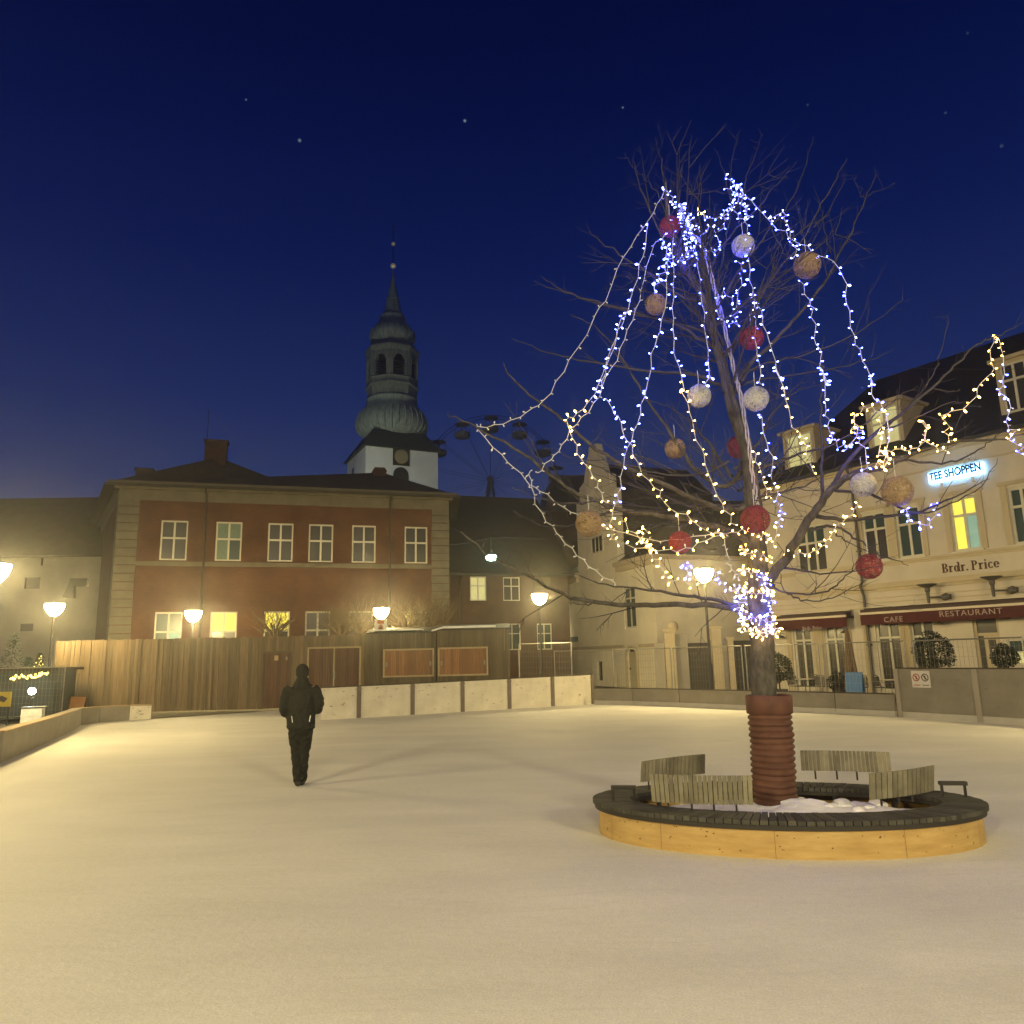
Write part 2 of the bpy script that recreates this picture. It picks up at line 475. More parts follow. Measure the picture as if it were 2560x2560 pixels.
# ------------------------------------------------------------------ ground and ice
def snow_ice():
    m = bpy.data.materials.new('frosted_ice'); m.use_nodes = True
    nt = m.node_tree; b = nt.nodes['Principled BSDF']
    co = nt.nodes.new('ShaderNodeTexCoord')
    def tex(sc_, st=(1, 1, 1), det=6):
        mp = nt.nodes.new('ShaderNodeMapping'); mp.inputs['Scale'].default_value = st
        mp.inputs['Rotation'].default_value = (0, 0, .25)
        nt.links.new(co.outputs['Object'], mp.inputs[0])
        n = nt.nodes.new('ShaderNodeTexNoise'); n.inputs['Scale'].default_value = sc_; n.inputs['Detail'].default_value = det
        n.inputs['Roughness'].default_value = .6
        nt.links.new(mp.outputs[0], n.inputs['Vector'])
        return n.outputs['Fac']
    a, c, f = tex(.35, (1, 2.6, 1), 5), tex(14, (1, 1, 1), 8), tex(70, (1, 1, 1), 6)
    def mixr(x, lo, hi, s0, s1):
        r = nt.nodes.new('ShaderNodeMapRange'); r.inputs[1].default_value, r.inputs[2].default_value = s0, s1
        r.inputs[3].default_value, r.inputs[4].default_value = lo, hi
        nt.links.new(x, r.inputs[0]); return r.outputs[0]
    m1 = nt.nodes.new('ShaderNodeMath'); m1.operation = 'MULTIPLY'
    nt.links.new(mixr(a, .86, 1.04, .3, .7), m1.inputs[0]); nt.links.new(mixr(c, .95, 1.03, .3, .7), m1.inputs[1])
    m2 = nt.nodes.new('ShaderNodeMath'); m2.operation = 'MULTIPLY'
    nt.links.new(m1.outputs[0], m2.inputs[0]); nt.links.new(mixr(f, .82, 1.10, .3, .7), m2.inputs[1])
    def scratch(ang, sc_, lo_, hi_):
        mp = nt.nodes.new('ShaderNodeMapping'); mp.inputs['Rotation'].default_value = (0, 0, ang); mp.inputs['Scale'].default_value = (.5, 14, 1)
        dn = nt.nodes.new('ShaderNodeTexNoise'); dn.inputs['Scale'].default_value = .25
        nt.links.new(co.outputs['Object'], dn.inputs['Vector'])
        ad_ = nt.nodes.new('ShaderNodeVectorMath'); ad_.operation = 'MULTIPLY_ADD'
        ad_.inputs[1].default_value = (2.2, 2.2, 0)
        nt.links.new(dn.outputs['Color'], ad_.inputs[0]); nt.links.new(co.outputs['Object'], ad_.inputs[2])
        nt.links.new(ad_.outputs[0], mp.inputs[0])
        n = nt.nodes.new('ShaderNodeTexNoise'); n.inputs['Scale'].default_value = sc_; n.inputs['Detail'].default_value = 3
        nt.links.new(mp.outputs[0], n.inputs['Vector'])
        return mixr(n.outputs['Fac'], lo_, hi_, .60, .74)
    for an_, sc_ in ((.5, 1.3), (-.7, 1.0), (1.7, 1.6)):
        m3 = nt.nodes.new('ShaderNodeMath'); m3.operation = 'MULTIPLY'
        nt.links.new(m2.outputs[0], m3.inputs[0]); nt.links.new(scratch(an_, sc_, 1.0, .945), m3.inputs[1]); m2 = m3
    hv = nt.nodes.new('ShaderNodeHueSaturation'); hv.inputs['Color'].default_value = (.80, .775, .735, 1)
    nt.links.new(m2.outputs[0], hv.inputs['Value'])
    nt.links.new(hv.outputs[0], b.inputs['Base Color'])
    nt.links.new(mixr(a, .58, .85, .3, .7), b.inputs['Roughness'])
    b.inputs['Specular IOR Level'].default_value = .25
    ad = nt.nodes.new('ShaderNodeMath'); ad.operation = 'ADD'
    nt.links.new(c, ad.inputs[0]); nt.links.new(mixr(f, 0, .35, 0, 1), ad.inputs[1])
    bp = nt.nodes.new('ShaderNodeBump'); bp.inputs['Strength'].default_value = .45; bp.inputs['Distance'].default_value = .010
    nt.links.new(ad.outputs[0], bp.inputs['Height']); nt.links.new(bp.outputs[0], b.inputs['Normal'])
    return m
g = MB(); g.quad((-400, -200, -.06), (400, -200, -.06), (400, 600, -.06), (-400, 600, -.06))
g.build('ground', mat('paving', (.16, .145, .12), .85, .35, 1.2, .3, 12), kind='structure')

LB = [(-6.6, -4), (-8.2, 6.0), (-10.32, 15.79), (-12.1, 20.6), (-13.3, 23.6), (-14.05, 25.3), (-14.0, 26.3), (-13.4, 27.1), (-12.8, 27.45)]
CB = [(-6.3, 25.2), (-5.2, 25.8), (-3.55, 26.72), (-1.9, 27.65), (-.25, 28.57), (1.38, 29.48), (2.98, 30.35)]
RB = [(2.99, 29.95), (4.3, 28.95), (5.73, 27.48), (7.76, 25.0), (9.4, 23.1), (10.45, 21.65)]
RT = [(10.5, 21.5), (11.55, 19.6), (12.5, 17.6), (13.3, 15.4), (13.8, 13.0), (14.0, 8.0), (14.0, -4)]
ice = MB()
poly = LB + [(-8.5, 31.6), (-6.6, 31.6)] + CB[1:] + RB + RT
ice.add([(x, y, 0) for x, y in poly], [tuple(range(len(poly)))])
ice.build('ice', snow_ice(), kind='structure')

# ------------------------------------------------------------------ red brick town building
A = at(262, 1205, 36.5); Bc = at(1135, 1240, 41.5)
angR = math.atan2(Bc.y - A.y, Bc.x - A.x)
fr = Frame((A.x + .35, A.y + .55), angR)
rb = fr.root('brick_building', 'long two storey red brick building with pale stone corners behind the wooden fence', 'building')
uL = fr.uz(287, 1400)[0]; uR = fr.uz(1121, 1400)[0]
zE = fr.uz(700, 1262)[1]                    # top of the brick under the frieze
up = [(402, 1302, 467, 1400), (540, 1305, 603, 1403), (672, 1308, 730, 1404), (774, 1311, 830, 1405), (882, 1313, 937, 1407), (1015, 1317, 1065, 1408)]
lo = [(388, 1529, 451, 1625), (528, 1529, 588, 1625), (663, 1529, 719, 1625), (766, 1529, 821, 1625), (877, 1529, 927, 1625), (1013, 1527, 1062, 1625)]
R_up = [fr.rect(*p) for p in up]; R_lo = [fr.rect(*p) for p in lo]
zt = sum(r[3] for r in R_up) / 6; zb = sum(r[2] for r in R_up) / 6
zt2 = sum(r[3] for r in R_lo) / 6; zb2 = zt2 - (zt - zb)
hu, hl = [], []
for r in R_up:
    cx = (r[0] + r[1]) / 2; hu.append((cx - .63, cx + .63, zb, zt))
for r in R_lo:
    cx = (r[0] + r[1]) / 2; hl.append((cx - .63, cx + .63, zb2, zt2))
mb = MB()
wall_holes(mb, uL, uR, 0, zE, hu + hl)
C_ = A + Vector((-.53, .848, 0)) * 16; D_ = Bc + Vector((-.1, 1, 0)) * 12
lc, ld = fr.L(C_.x + .6, C_.y + .3, 0), fr.L(D_.x, D_.y, 0)
mb.quad((uL, 0, 0), (uL, 0, zE), (lc.x, lc.y, zE), (lc.x, lc.y, 0))
mb.quad((uR, 0, 0), (ld.x, ld.y, 0), (ld.x, ld.y, zE), (uR, 0, zE))
mb.quad((lc.x, lc.y, 0), (lc.x, lc.y, zE), (ld.x, ld.y, zE), (ld.x, ld.y, 0))
mb.build('wall', M_brick, rb)
for i, h in enumerate(hu):
    pn = [M_glass] * 4
    if i == 1: pn = [M_curtain, M_glass2, M_curtain, M_curtain]
    window(rb, h, 2, (.56,), .075, .09, pn)
for i, h in enumerate(hl):
    pn = [M_glass2, M_glass2, M_glass2, M_glass2]
    if i in (1, 2): pn = [M_glass, M_glass, M_lit, M_lit]
    if i in (3, 4): pn = [M_glass] * 4
    if i == 0: pn = [M_glass2, M_litg, M_glass2, M_glass2]
    if i == 5: pn = [M_glass, M_glass, M_litp, M_glass]
    window(rb, h, 2, (.52,), .075, .09, pn)
# string course between the storeys, frieze and cornice with dentils
zS = fr.uz(700, 1412)[1]
mb = MB()
mb.box(uL + .95, uR - .95, -.06, .0, zS - .13, zS + .1)
mb.build('string_course', M_stone, rb)
zC = A.z - .05
mb = MB()
mb.box(uL - .04, uR + .04, -.05, .3, zE, zE + .55)
mb.box(uL - .22, uR + .22, -.22, .3, zE + .55, zE + .68)
nd = 46
for i in range(nd):
    x = uL + .1 + (uR - uL - .2) * (i + .5) / nd
    mb.box(x - .12, x + .12, -.42, .25, zE + .682, zE + .90)
mb.box(uL - .5, uR + .5, -.5, .3, zE + .902, zC)
dv = (Vector((lc.x, lc.y, 0)) - Vector((uL, 0, 0))).normalized()
nv = Vector((-dv.y, dv.x, 0)) if dv.x < 0 else Vector((dv.y, -dv.x, 0))
if nv.x > 0: nv = -nv
for (p, zz0, zz1) in ((.05, zE, zE + .55), (.22, zE + .55, zE + .68), (.50, zE + .75, zC)):
    q0 = Vector((uL - .04, .301, 0)); q1 = q0 + dv * 15
    mb.add([q0 + nv * p + Vector((0, 0, zz0)), q1 + nv * p + Vector((0, 0, zz0)), q1 + Vector((0, 0, zz0)), q0 + Vector((0, 0, zz0)),
            q0 + nv * p + Vector((0, 0, zz1)), q1 + nv * p + Vector((0, 0, zz1)), q1 + Vector((0, 0, zz1)), q0 + Vector((0, 0, zz1))],
           [(0, 3, 2, 1), (4, 5, 6, 7), (0, 1, 5, 4), (1, 2, 6, 5), (2, 3, 7, 6), (3, 0, 4, 7)])
mb.build('cornice', M_stone, rb)
for u0, u1 in ((uL - .03, uL + .95), (uR - .95, uR + .03)):
    mb = MB()
    z = 0.0
    while z < zE - .05:
        h = min(.42, zE - z)
        mb.box(u0, u1, -.075, .001, z + .05, z + h)
        z += .42
    if u0 < 1:
        z = 0.0
        while z < zE - .05:
            h = min(.42, zE - z); q0 = Vector((uL, 0, 0)); q1 = q0 + dv * 1.0
            mb.add([q0 + Vector((-.03, -.05, z + .03)), q1 + nv * .05 + Vector((0, 0, z + .03)), q1 + Vector((0, 0, z + .03)), q0 + Vector((0, 0, z + .03)),
                    q0 + Vector((-.03, -.05, z + h - .003)), q1 + nv * .05 + Vector((0, 0, z + h - .003)), q1 + Vector((0, 0, z + h - .003)), q0 + Vector((0, 0, z + h - .003))],
                   [(0, 3, 2, 1), (4, 5, 6, 7), (0, 1, 5, 4), (1, 2, 6, 5), (3, 0, 4, 7)])
            z += .42
    mb.build('quoin', M_stone, rb)
R0 = at(545, 1143, 43); R1 = at(955, 1187, 47)
ra, rbb, rc, rd = fr.L(A.x, A.y, zC), fr.L(Bc.x, Bc.y, zC), fr.L(C_.x, C_.y, zC), fr.L(D_.x + .4, D_.y, zC)
ra = Vector((uL - .6, -.58, zC)); rbb = Vector((uR + .6, -.58, zC))
r0, r1 = fr.L(R0.x, R0.y, R0.z), fr.L(R1.x, R1.y, (R0.z + R1.z) / 2)
mb = MB()
rm = r0.lerp(r1, .30) + Vector((0, .8, -.75))
mb.quad(ra, rbb, r1, rm); mb.quad(ra, rm, r0); mb.quad(ra, r0, rc); mb.quad(rbb, rd, r1); mb.quad(rc, r0, rm, r1, rd); mb.quad(ra, rc, rd, rbb)
mb.box(ra.x, rbb.x, -.63, -.53, zC - .10, zC + .02)
ro = mb.build('roof', M_roof, rb)
chx = fr.L(*at(540, 1142, 43))
mb = MB()
mb.box(chx.x - .60, chx.x + .60, chx.y - .4, chx.y + .4, chx.z - .6, chx.z + .82)
mb.box(chx.x - .68, chx.x + .68, chx.y - .48, chx.y + .48, chx.z + .822, chx.z + .92)
mb.build('chimney', mat('chimney_brick', (.10, .055, .032), .9, .3, 5), ro)
c2 = fr.L(*at(362, 1180, 42))
mb = MB(); mb.box(c2.x - .42, c2.x + .42, c2.y - .3, c2.y + .3, c2.z - 1.2, c2.z + .05); mb.box(c2.x - .5, c2.x + .5, c2.y - .36, c2.y + .36, c2.z + .052, c2.z + .16)
mb.build('chimney', MATS['chimney_brick'], ro)
c2 = fr.L(*at(948, 1180, 46))
mb = MB(); mb.box(c2.x - .4, c2.x + .4, c2.y - .3, c2.y + .3, c2.z - 1.2, c2.z); mb.prism([(c2.x - .45, c2.z + .002), (c2.x + .45, c2.z + .002), (c2.x + .3, c2.z + .22), (c2.x - .3, c2.z + .22)], c2.y - .33, c2.y + .33)
mb.build('chimney', MATS['chimney_brick'], ro)
mb = MB(); q = at(520, 1060, 43); lq = fr.L(*q); mb.tube([(lq.x, lq.y, chx.z - .2), (lq.x, lq.y, lq.z + .9)], .022, 5)
mb.build('aerial', M_iron, ro)
for px_, y0_ in ((519, 1219), (976, 1240)):
    u = fr.uz(px_ - 10 if px_ < 800 else px_ - 2, 1400)[0]
    mb = MB(); mb.tube([(u, -.55, zC - .1), (u, -.5, zC - .35), (u, -.13, zE + .5), (u, -.10, zE), (u, -.10, 0)], .055, 8)
    for z in (2.5, 4.5, 6.5, 8.5): mb.box(u - .08, u + .08, -.16, -.0, z, z + .05)
    mb.build('downpipe', M_darkpipe, rb)

# ------------------------------------------------------------------ brick house behind, with the big dark roof
P = at(1250, 1600, 46)
f2 = Frame((P.x, P.y), R(18))
h2 = f2.root('brick_house', 'lower dark red brick house with a huge dark roof right of the long brick building', 'building')
u0 = f2.uz(1100, 1500)[0]; u1 = f2.uz(1423, 1500)[0]; ze = f2.uz(1270, 1437)[1]
holes = []
spec = []
for (x0, y0, x1, y1), pn in (((1175, 1441, 1216, 1502), [M_litp] * 4), ((1258, 1443, 1300, 1502), [M_glass] * 4), ((1260, 1559, 1302, 1625), [M_glass2] * 4), ((1343, 1559, 1380, 1624), [M_glass2] * 4)):
    r = f2.rect(x0, y0, x1, y1); holes.append(r); spec.append(pn)
mb = MB(); wall_holes(mb, u0, u1, 0, ze, holes)
mb.quad((u1, 0, 0), (u1, 9, 0), (u1, 9, ze), (u1, 0, ze)); mb.quad((u0, 0, 0), (u0, 0, ze), (u0, 9, ze), (u0, 9, 0)); mb.quad((u0, 9, 0), (u0, 9, ze), (u1, 9, ze), (u1, 9, 0))
mb.build('wall', M_brick2, h2)
for r, pn in zip(holes, spec): window(h2, r, 2, (.62,), .06, .06, pn)
zr = at(1280, 1240, 52).z
mb = MB()
mb.quad((u0 - 1, -.45, ze), (u1 + .2, -.45, ze), (u1 + .2, 6.0, zr), (u0 - 1, 6.0, zr)); mb.quad((u0 - 1, 9.5, ze), (u0 - 1, 6, zr), (u1 + .2, 6, zr), (u1 + .2, 9.5, ze))
mb.quad((u1 + .2, -.45, ze), (u1 + .2, 9.5, ze), (u1 + .2, 6, zr)); mb.quad((u0 - 1, -.45, ze), (u0 - 1, 6, zr), (u0 - 1, 9.5, ze))
mb.box(u0 - 1, u1 + .2, -.55, -.42, ze - .12, ze + .02)
rr = mb.build('roof', M_roof2, h2)
mb = MB(); u = f2.uz(1150, 1500)[0]; mb.tube([(u, -.5, ze - .1), (u, -.1, ze - .5), (u, -.1, 0)], .05, 8); mb.build('downpipe', M_darkpipe, h2)
mb = MB(); r = f2.rect(1335, 1443, 1375, 1470); mb.box(r[0], r[1], -.05, .0, r[2], r[3]); mb.build('wall_panel', mat('blind_panel', (.12, .085, .05), .9), h2)
# house further back whose roof shows above
P = at(1420, 1300, 62)
f2b = Frame((P.x, P.y), R(5))
hb = f2b.root('distant_house', 'distant dark roofed house showing above the brick house roof beside the stepped gable', 'building')
a0 = f2b.uz(1368, 1260)[0]; a1 = f2b.uz(1470, 1260)[0]; zz = f2b.uz(1420, 1190)[1]
mb = MB(); mb.box(a0, a1 + 4, 0, 7, 0, zz - 3); mb.build('wall', M_brick2, hb)
mb = MB(); mb.prism([(a0 - .3, zz - 3), (a1 + 4.3, zz - 3), (a1 + 3.3, zz), (a0 + .6, zz)], -.3, 7.3)
mb.build('roof', M_roof2, hb)
# ------------------------------------------------------------------ pale warehouse at the far left
f3 = Frame((at(120, 1500, 45).x, 45), R(2))
wh = f3.root('warehouse', 'pale plastered warehouse under a broad dark roof at the left edge', 'building')
u0, u1 = f3.uz(-260, 1500)[0], f3.uz(262, 1500)[0]; ze = f3.uz(120, 1391)[1]; zr = at(120, 1246, 51).z
mb = MB()
hol = [f3.rect(61, 1443, 100, 1472), f3.rect(50, 1559, 83, 1578)]
wall_holes(mb, u0, u1, 0, ze, hol)
mb.quad((u0, 0, 0), (u0, 0, ze), (u0, 12, ze), (u0, 12, 0)); mb.quad((u1, 0, 0), (u1, 12, 0), (u1, 12, ze), (u1, 0, ze))
mb.build('wall', mat('warehouse_plaster', (.42, .40, .31), .95, .2, .6, .15, 25), wh)
for h in hol: window(wh, h, 1, (), .05, .05, [M_glass], frame=M_darkpipe)  # dark recessed panels, built like small windows
mb = MB(); mb.quad((u0, -.4, ze), (u1, -.4, ze), (u1, 6, zr), (u0, 6, zr)); mb.quad((u0, 12, ze), (u0, 6, zr), (u1, 6, zr), (u1, 12, ze)); mb.box(u0, u1, -.45, -.35, ze - .12, ze + .01)
mb.build('roof', mat('warehouse_roof', (.085, .075, .045), .8, .3, 1.5, .3, 10), wh)
mb = MB(); p = [f3.uz(x, y) for x, y in ((183, 1447), (224, 1447), (221, 1466), (190, 1466), (190, 1497), (163, 1494))]
mb.prism(p, -.30, -.005); mb.build('l_shaped_box', mat('dull_box', (.10, .09, .065), .7), wh)  # dark L shaped box standing off the wall
mb = MB(); u = f3.uz(108, 1400)[0]; mb.tube([(u, -.1, ze - .1), (u, -.1, ze - .55)], .05, 6); mb.build('downpipe', M_darkpipe, wh)

# ------------------------------------------------------------------ church tower
TY = 75.0; TS = TY / F / 2.76
bx = at(979, 1150, TY + 2)
angT = R(26)
ct = empty('church_tower', (bx.x, bx.y, 0), angT, 'white church tower with green copper onion domes and a tall spire', 'church tower')
def tz(yz): return at(979, 520 + yz / 2.76, TY + 2).z
HW = 3.75
ftw = Frame((bx.x + HW * math.sin(angT), bx.y - HW * math.cos(angT)), angT)
zw = ftw.uz(985, 1120)[1]
mb = MB(); mb.box(-HW, HW, -HW, HW, 0, zw); mb.build('wall', M_white, ct)
mb = MB()
mb.add([(-HW - .4, -HW - .4, zw - .05), (HW + .4, -HW - .4, zw - .05), (HW + .4, HW + .4, zw - .05), (-HW - .4, HW + .4, zw - .05),
        (-2.7, -2.7, tz(1590)), (2.7, -2.7, tz(1590)), (2.7, 2.7, tz(1590)), (-2.7, 2.7, tz(1590))],
       [(0, 1, 5, 4), (1, 2, 6, 5), (2, 3, 7, 6), (3, 0, 4, 7), (0, 3, 2, 1), (4, 5, 6, 7)])
mb.build('skirt_roof', M_copperd, ct)
oct_ = math.pi / 8
k = TS * 1.02
def prof(L): return [(r * k * 1.04, tz(y)) for y, r in L]
mb = MB(); mb.lathe(prof([(1600, 190), (1575, 205), (1545, 236), (1510, 246), (1470, 240), (1425, 218), (1385, 185), (1352, 168), (1345, 178), (1335, 178), (1325, 168)]), 32); mb.build('lower_dome', M_copper, ct, smooth=True)
mb = MB()
for kx in range(32):
    q = 2 * math.pi * (kx + .5) / 32; r_ = [(x * 1.012) for x in (205 * k, 238 * k, 248 * k, 240 * k, 220 * k)]; zz = [tz(y) for y in (1575, 1545, 1510, 1470, 1425)]
    mb.tube([(r_[i] * 1.03 * math.cos(q), r_[i] * 1.03 * math.sin(q), zz[i]) for i in range(5)], .07, 4)
mb.build('dome_rib', M_copper, ct)
mb = MB(); mb.lathe(prof([(1324, 172), (1300, 172), (1262, 180), (1256, 190), (1246, 190), (1240, 180)]), 8, rot=oct_)
mb.lathe(prof([(1239, 178), (1215, 178), (1208, 186), (1200, 178)]), 8, rot=oct_)
mb.build('drum', mat('dull_copper', (.20, .225, .185), .8, .5, 2, stretch=(3, 3, .6)), ct)
# belfry: eight corner piers, lintel ring, dark core, with louvres
mb = MB()
zb0, zb1 = tz(1200), tz(1040)
rr_ = 178 * k * 1.04
for kx in range(8):
    q = oct_ + kx * math.pi / 4
    M = Matrix.Translation((rr_ * math.cos(q), rr_ * math.sin(q), 0)) @ Matrix.Rotation(q, 4, 'Z')
    mb.box(-.62, .03, -.36, .36, zb0, zb1, M)
    q2 = q + math.pi / 8; ap = rr_ * math.cos(math.pi / 8)
    M2 = Matrix.Translation((ap * math.cos(q2), ap * math.sin(q2), 0)) @ Matrix.Rotation(q2, 4, 'Z')
    hw = rr_ * math.sin(math.pi / 8)
    # round headed opening lintel
    pts = [(-hw, zb1), (-hw, zb1 - .9), (-.52, zb1 - .9)] + [(-.52 * math.cos(a), zb1 - .9 + .52 * math.sin(a)) for a in [math.pi * i / 8 for i in range(1, 8)]] + [(.52, zb1 - .9), (hw, zb1 - .9), (hw, zb1)]
    mb.prism(pts[::-1], -.02, .10, M2 @ Matrix.Rotation(-math.pi / 2, 4, 'Z') @ Matrix.Translation((0, 0, 0)))
mb.build('belfry', MATS['dull_copper'], ct)
mb = MB(); mb.lathe([(rr_ * .80, zb0), (rr_ * .80, zb1)], 8, rot=oct_)
for kx in range(8):
    q2 = oct_ + kx * math.pi / 4 + math.pi / 8; ap = rr_ * .86
    M2 = Matrix.Translation((ap * math.cos(q2), ap * math.sin(q2), 0)) @ Matrix.Rotation(q2, 4, 'Z')
    for j in range(5): mb.box(-.1, .1, -.6, .6, zb0 + .25 + j * .32, zb0 + .36 + j * .32, M2)
mb.build('louvre', mat('dark_louvre', (.022, .026, .022), .8), ct)
mb = MB(); mb.lathe(prof([(1040, 180), (1030, 186), (1012, 196), (1000, 196), (985, 176), (962, 158), (955, 150)]), 8, rot=oct_); mb.build('upper_cornice', MATS['dull_copper'], ct)
mb = MB(); mb.lathe(prof([(954, 132), (944, 138), (918, 152), (890, 159), (860, 150), (832, 130), (806, 104), (790, 92), (780, 94)]), 32); mb.build('upper_dome', M_copper, ct, smooth=True)
mb = MB()
for kx in range(26):
    q = 2 * math.pi * (kx + .5) / 26; zz = [tz(y) for y in (944, 918, 890, 860)]; r_ = [138, 152, 159, 150]
    mb.tube([(r_[i] * k * 1.06 * math.cos(q), r_[i] * k * 1.06 * math.sin(q), zz[i]) for i in range(4)], .05, 4)
mb.build('dome_rib', M_copper, ct)
mb = MB(); mb.lathe(prof([(779, 96), (765, 96), (752, 92), (738, 74), (730, 70), (690, 56), (640, 45), (632, 48), (625, 44), (540, 22), (440, 4), (400, 3)]), 8, rot=oct_); mb.build('spire', M_copper, ct)
mb = MB(); mb.tube([(0, 0, tz(402)), (0, 0, tz(120))], .055, 5); mb.tube([(0, 0, tz(150)), (.2, 0, tz(135)), (.05, 0, tz(120))], .05, 4); mb.build('mast', M_iron, ct)
for yz, rd in ((400, .30), (248, .21)):
    mb = MB(); mb.lathe([(rd * math.sin(a) + .001, tz(yz) - rd * math.cos(a)) for a in [math.pi * i / 8 for i in range(9)]], 12); mb.build('gilded_ball', M_gold, ct, smooth=True)
ftw = Frame((bx.x + HW * math.sin(angT), bx.y - HW * math.cos(angT)), angT)
r = ftw.rect(982, 1121, 1023, 1164)
mb = MB(); mb.box(r[0], r[1], -HW - .12, -HW - .003, r[2], r[3]); ck = mb.build('clock', mat('dark_clock_case', (.03, .026, .018), .7), ct)
cxx, czz = (r[0] + r[1]) / 2, (r[2] + r[3]) / 2
Mc = Matrix.Translation((cxx, -HW - .123, czz)) @ Matrix.Rotation(math.pi / 2, 4, 'X')
mb = MB(); rad = (r[1] - r[0]) * .42; mb.lathe([(rad, 0), (rad, .05), (rad * .9, .06), (rad * .62, .06), (rad * .6, .03)], 28, Mc)
mb.build('clock_ring', mat('dull_gilding', (.26, .22, .12), .5), ck)
mb = MB()
for an, ln in ((.5, .55), (2.4, .8)):
    mb.box(-.05, .05, -.2, rad * ln, .07, .10, Mc @ Matrix.Rotation(an, 4, 'Z'))
mb.build('clock_hand', MATS['dull_gilding'], ck)
ux, uzz = ftw.uz(1002, 1205)
hwA = .80; ztop = ftw.uz(1002, 1168)[1] - hwA
mb = MB(); mb.prism([(ux - hwA, uzz - 3), (ux + hwA, uzz - 3), (ux + hwA, ztop)] + [(ux + hwA * math.cos(a), ztop + hwA * math.sin(a)) for a in [math.pi * i / 8 for i in range(1, 8)]] + [(ux - hwA, ztop)], -HW - .06, -HW - .003)
mb.build('arched_opening', MATS['dark_louvre'], ct)
mb = MB(); mb.box(-HW - .06, -HW - .003, .8, 1.5, zw - 3.6, zw - 1.2); mb.build('arched_opening', mat('blue_dial', (.06, .075, .13), .7), ct)

# ------------------------------------------------------------------ ferris wheel behind the roofs
WY = 78.0
wc = at(1226, 1203, WY); WR = 169 / F * WY * 1.02
fw = empty('ferris_wheel', (wc.x, wc.y, 0), 0, 'dark unlit ferris wheel with small covered gondolas behind the rooftops', 'ferris wheel')
mb = MB()
for yy in (-.6, .6):
    mb.tube([(WR * math.cos(2 * math.pi * i / 36), yy, wc.z + WR * math.sin(2 * math.pi * i / 36)) for i in range(37)], .035, 5)
mb.build('rim', M_wheel, fw)
mb = MB()
for i in range(14):
    a = 2 * math.pi * i / 14 + .2
    for yy in (-.6, .6): mb.tube([(0, yy, wc.z), (WR * math.cos(a), yy, wc.z + WR * math.sin(a))], .018, 4)
    mb.tube([(WR * math.cos(a), -.6, wc.z + WR * math.sin(a)), (WR * math.cos(a), .6, wc.z + WR * math.sin(a))], .05, 4)
mb.build('spoke', M_wheel, fw)
mb = MB()
for s_ in (-1, 1):
    for yy in (-1.3, 1.3): mb.tube([(0, yy * .7, wc.z), (s_ * 4.5, yy, 0)], .14, 6)
mb.lathe([(.35, -1), (.35, 1)], 12, Matrix.Translation((0, 0, wc.z)) @ Matrix.Rotation(math.pi / 2, 4, 'X'))
mb.build('support', M_wheel, fw)
for i in range(14):
    a = 2 * math.pi * i / 14 + .2
    x, z = WR * math.cos(a), wc.z + WR * math.sin(a)
    mb = MB()
    mb.lathe([(.45, z - 1.75), (.8, z - 1.6), (.86, z - 1.15), (.80, z - 1.1)], 10, Matrix.Translation((x, 0, 0)))
    for q in (0, 1.57, 3.14, 4.71): mb.tube([(x + .75 * math.cos(q), .75 * math.sin(q), z - 1.15), (x + .7 * math.cos(q), .7 * math.sin(q), z - .15)], .03, 4)
    mb.tube([(x, 0, z - 1.7), (x, 0, z - .1)], .05, 4)
    go = mb.build('gondola', M_gond, fw)
    mb = MB(); mb.lathe([(.82, z - .2), (.78, z - .1), (.4, z + .02), (.03, z + .06)], 10, Matrix.Translation((x, 0, 0)))
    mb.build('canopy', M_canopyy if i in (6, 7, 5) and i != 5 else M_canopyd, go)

# ------------------------------------------------------------------ cream house with shaped gable
P = at(1550, 1600, 45)
fc = Frame((P.x, P.y), R(-70))
ch = fc.root('cream_house', 'cream plastered house with a tall stepped gable standing side on to the square', 'building')
u0, u1 = fc.uz(1419, 1500)[0], fc.uz(1637, 1500)[0]; ze = 7.05
ga, gb = fc.uz(1446, 1400)[0], fc.uz(1545, 1400)[0]
hw1 = fc.rect(1480, 1340, 1509, 1382); hw2 = fc.rect(1560, 1466, 1589, 1571)
dr = fc.rect(1570, 1640, 1595, 1716); dr = (dr[0], dr[1], 0, 2.25); sw = fc.rect(1494, 1652, 1506, 1703)
wall_m = MB()
holes = [hw2, dr, sw]
wall_holes(wall_m, u0, u1, 0, ze, holes, rev=.2)
wall_m.quad((u1, 0, 0), (u1, 9, 0), (u1, 9, ze), (u1, 0, ze), material=None)
wall_m.quad((u0, 0, 0), (u0, 0, ze), (u0, 9, ze), (u0, 9, 0)); wall_m.quad((u0, 9, 0), (u0, 9, ze), (u1, 9, ze), (u1, 9, 0))
zt1 = fc.uz(1447, 1222)[1]; zt0 = fc.uz(1443, 1262)[1]; gm = (ga + gb) / 2
ztop = fc.uz(1483, 1112)[1]
gp = [(ga, ze), (gb, ze), (gb, zt0), (gb - .55, zt0 + .1), (gb - .6, zt1), (gb - 1.3, zt1 + .25), (gm + .9, zt1 + 1.6), (gm + .65, ztop - .5), (gm + .5, ztop), (gm - .5, ztop), (gm - .65, ztop - .5), (gm - .9, zt1 + 1.6), (ga + 1.3, zt1 + .25), (ga + .6, zt1), (ga + .55, zt0 + .1), (ga, zt0)]
n = len(gp)
us = [p[0] for p in gp]
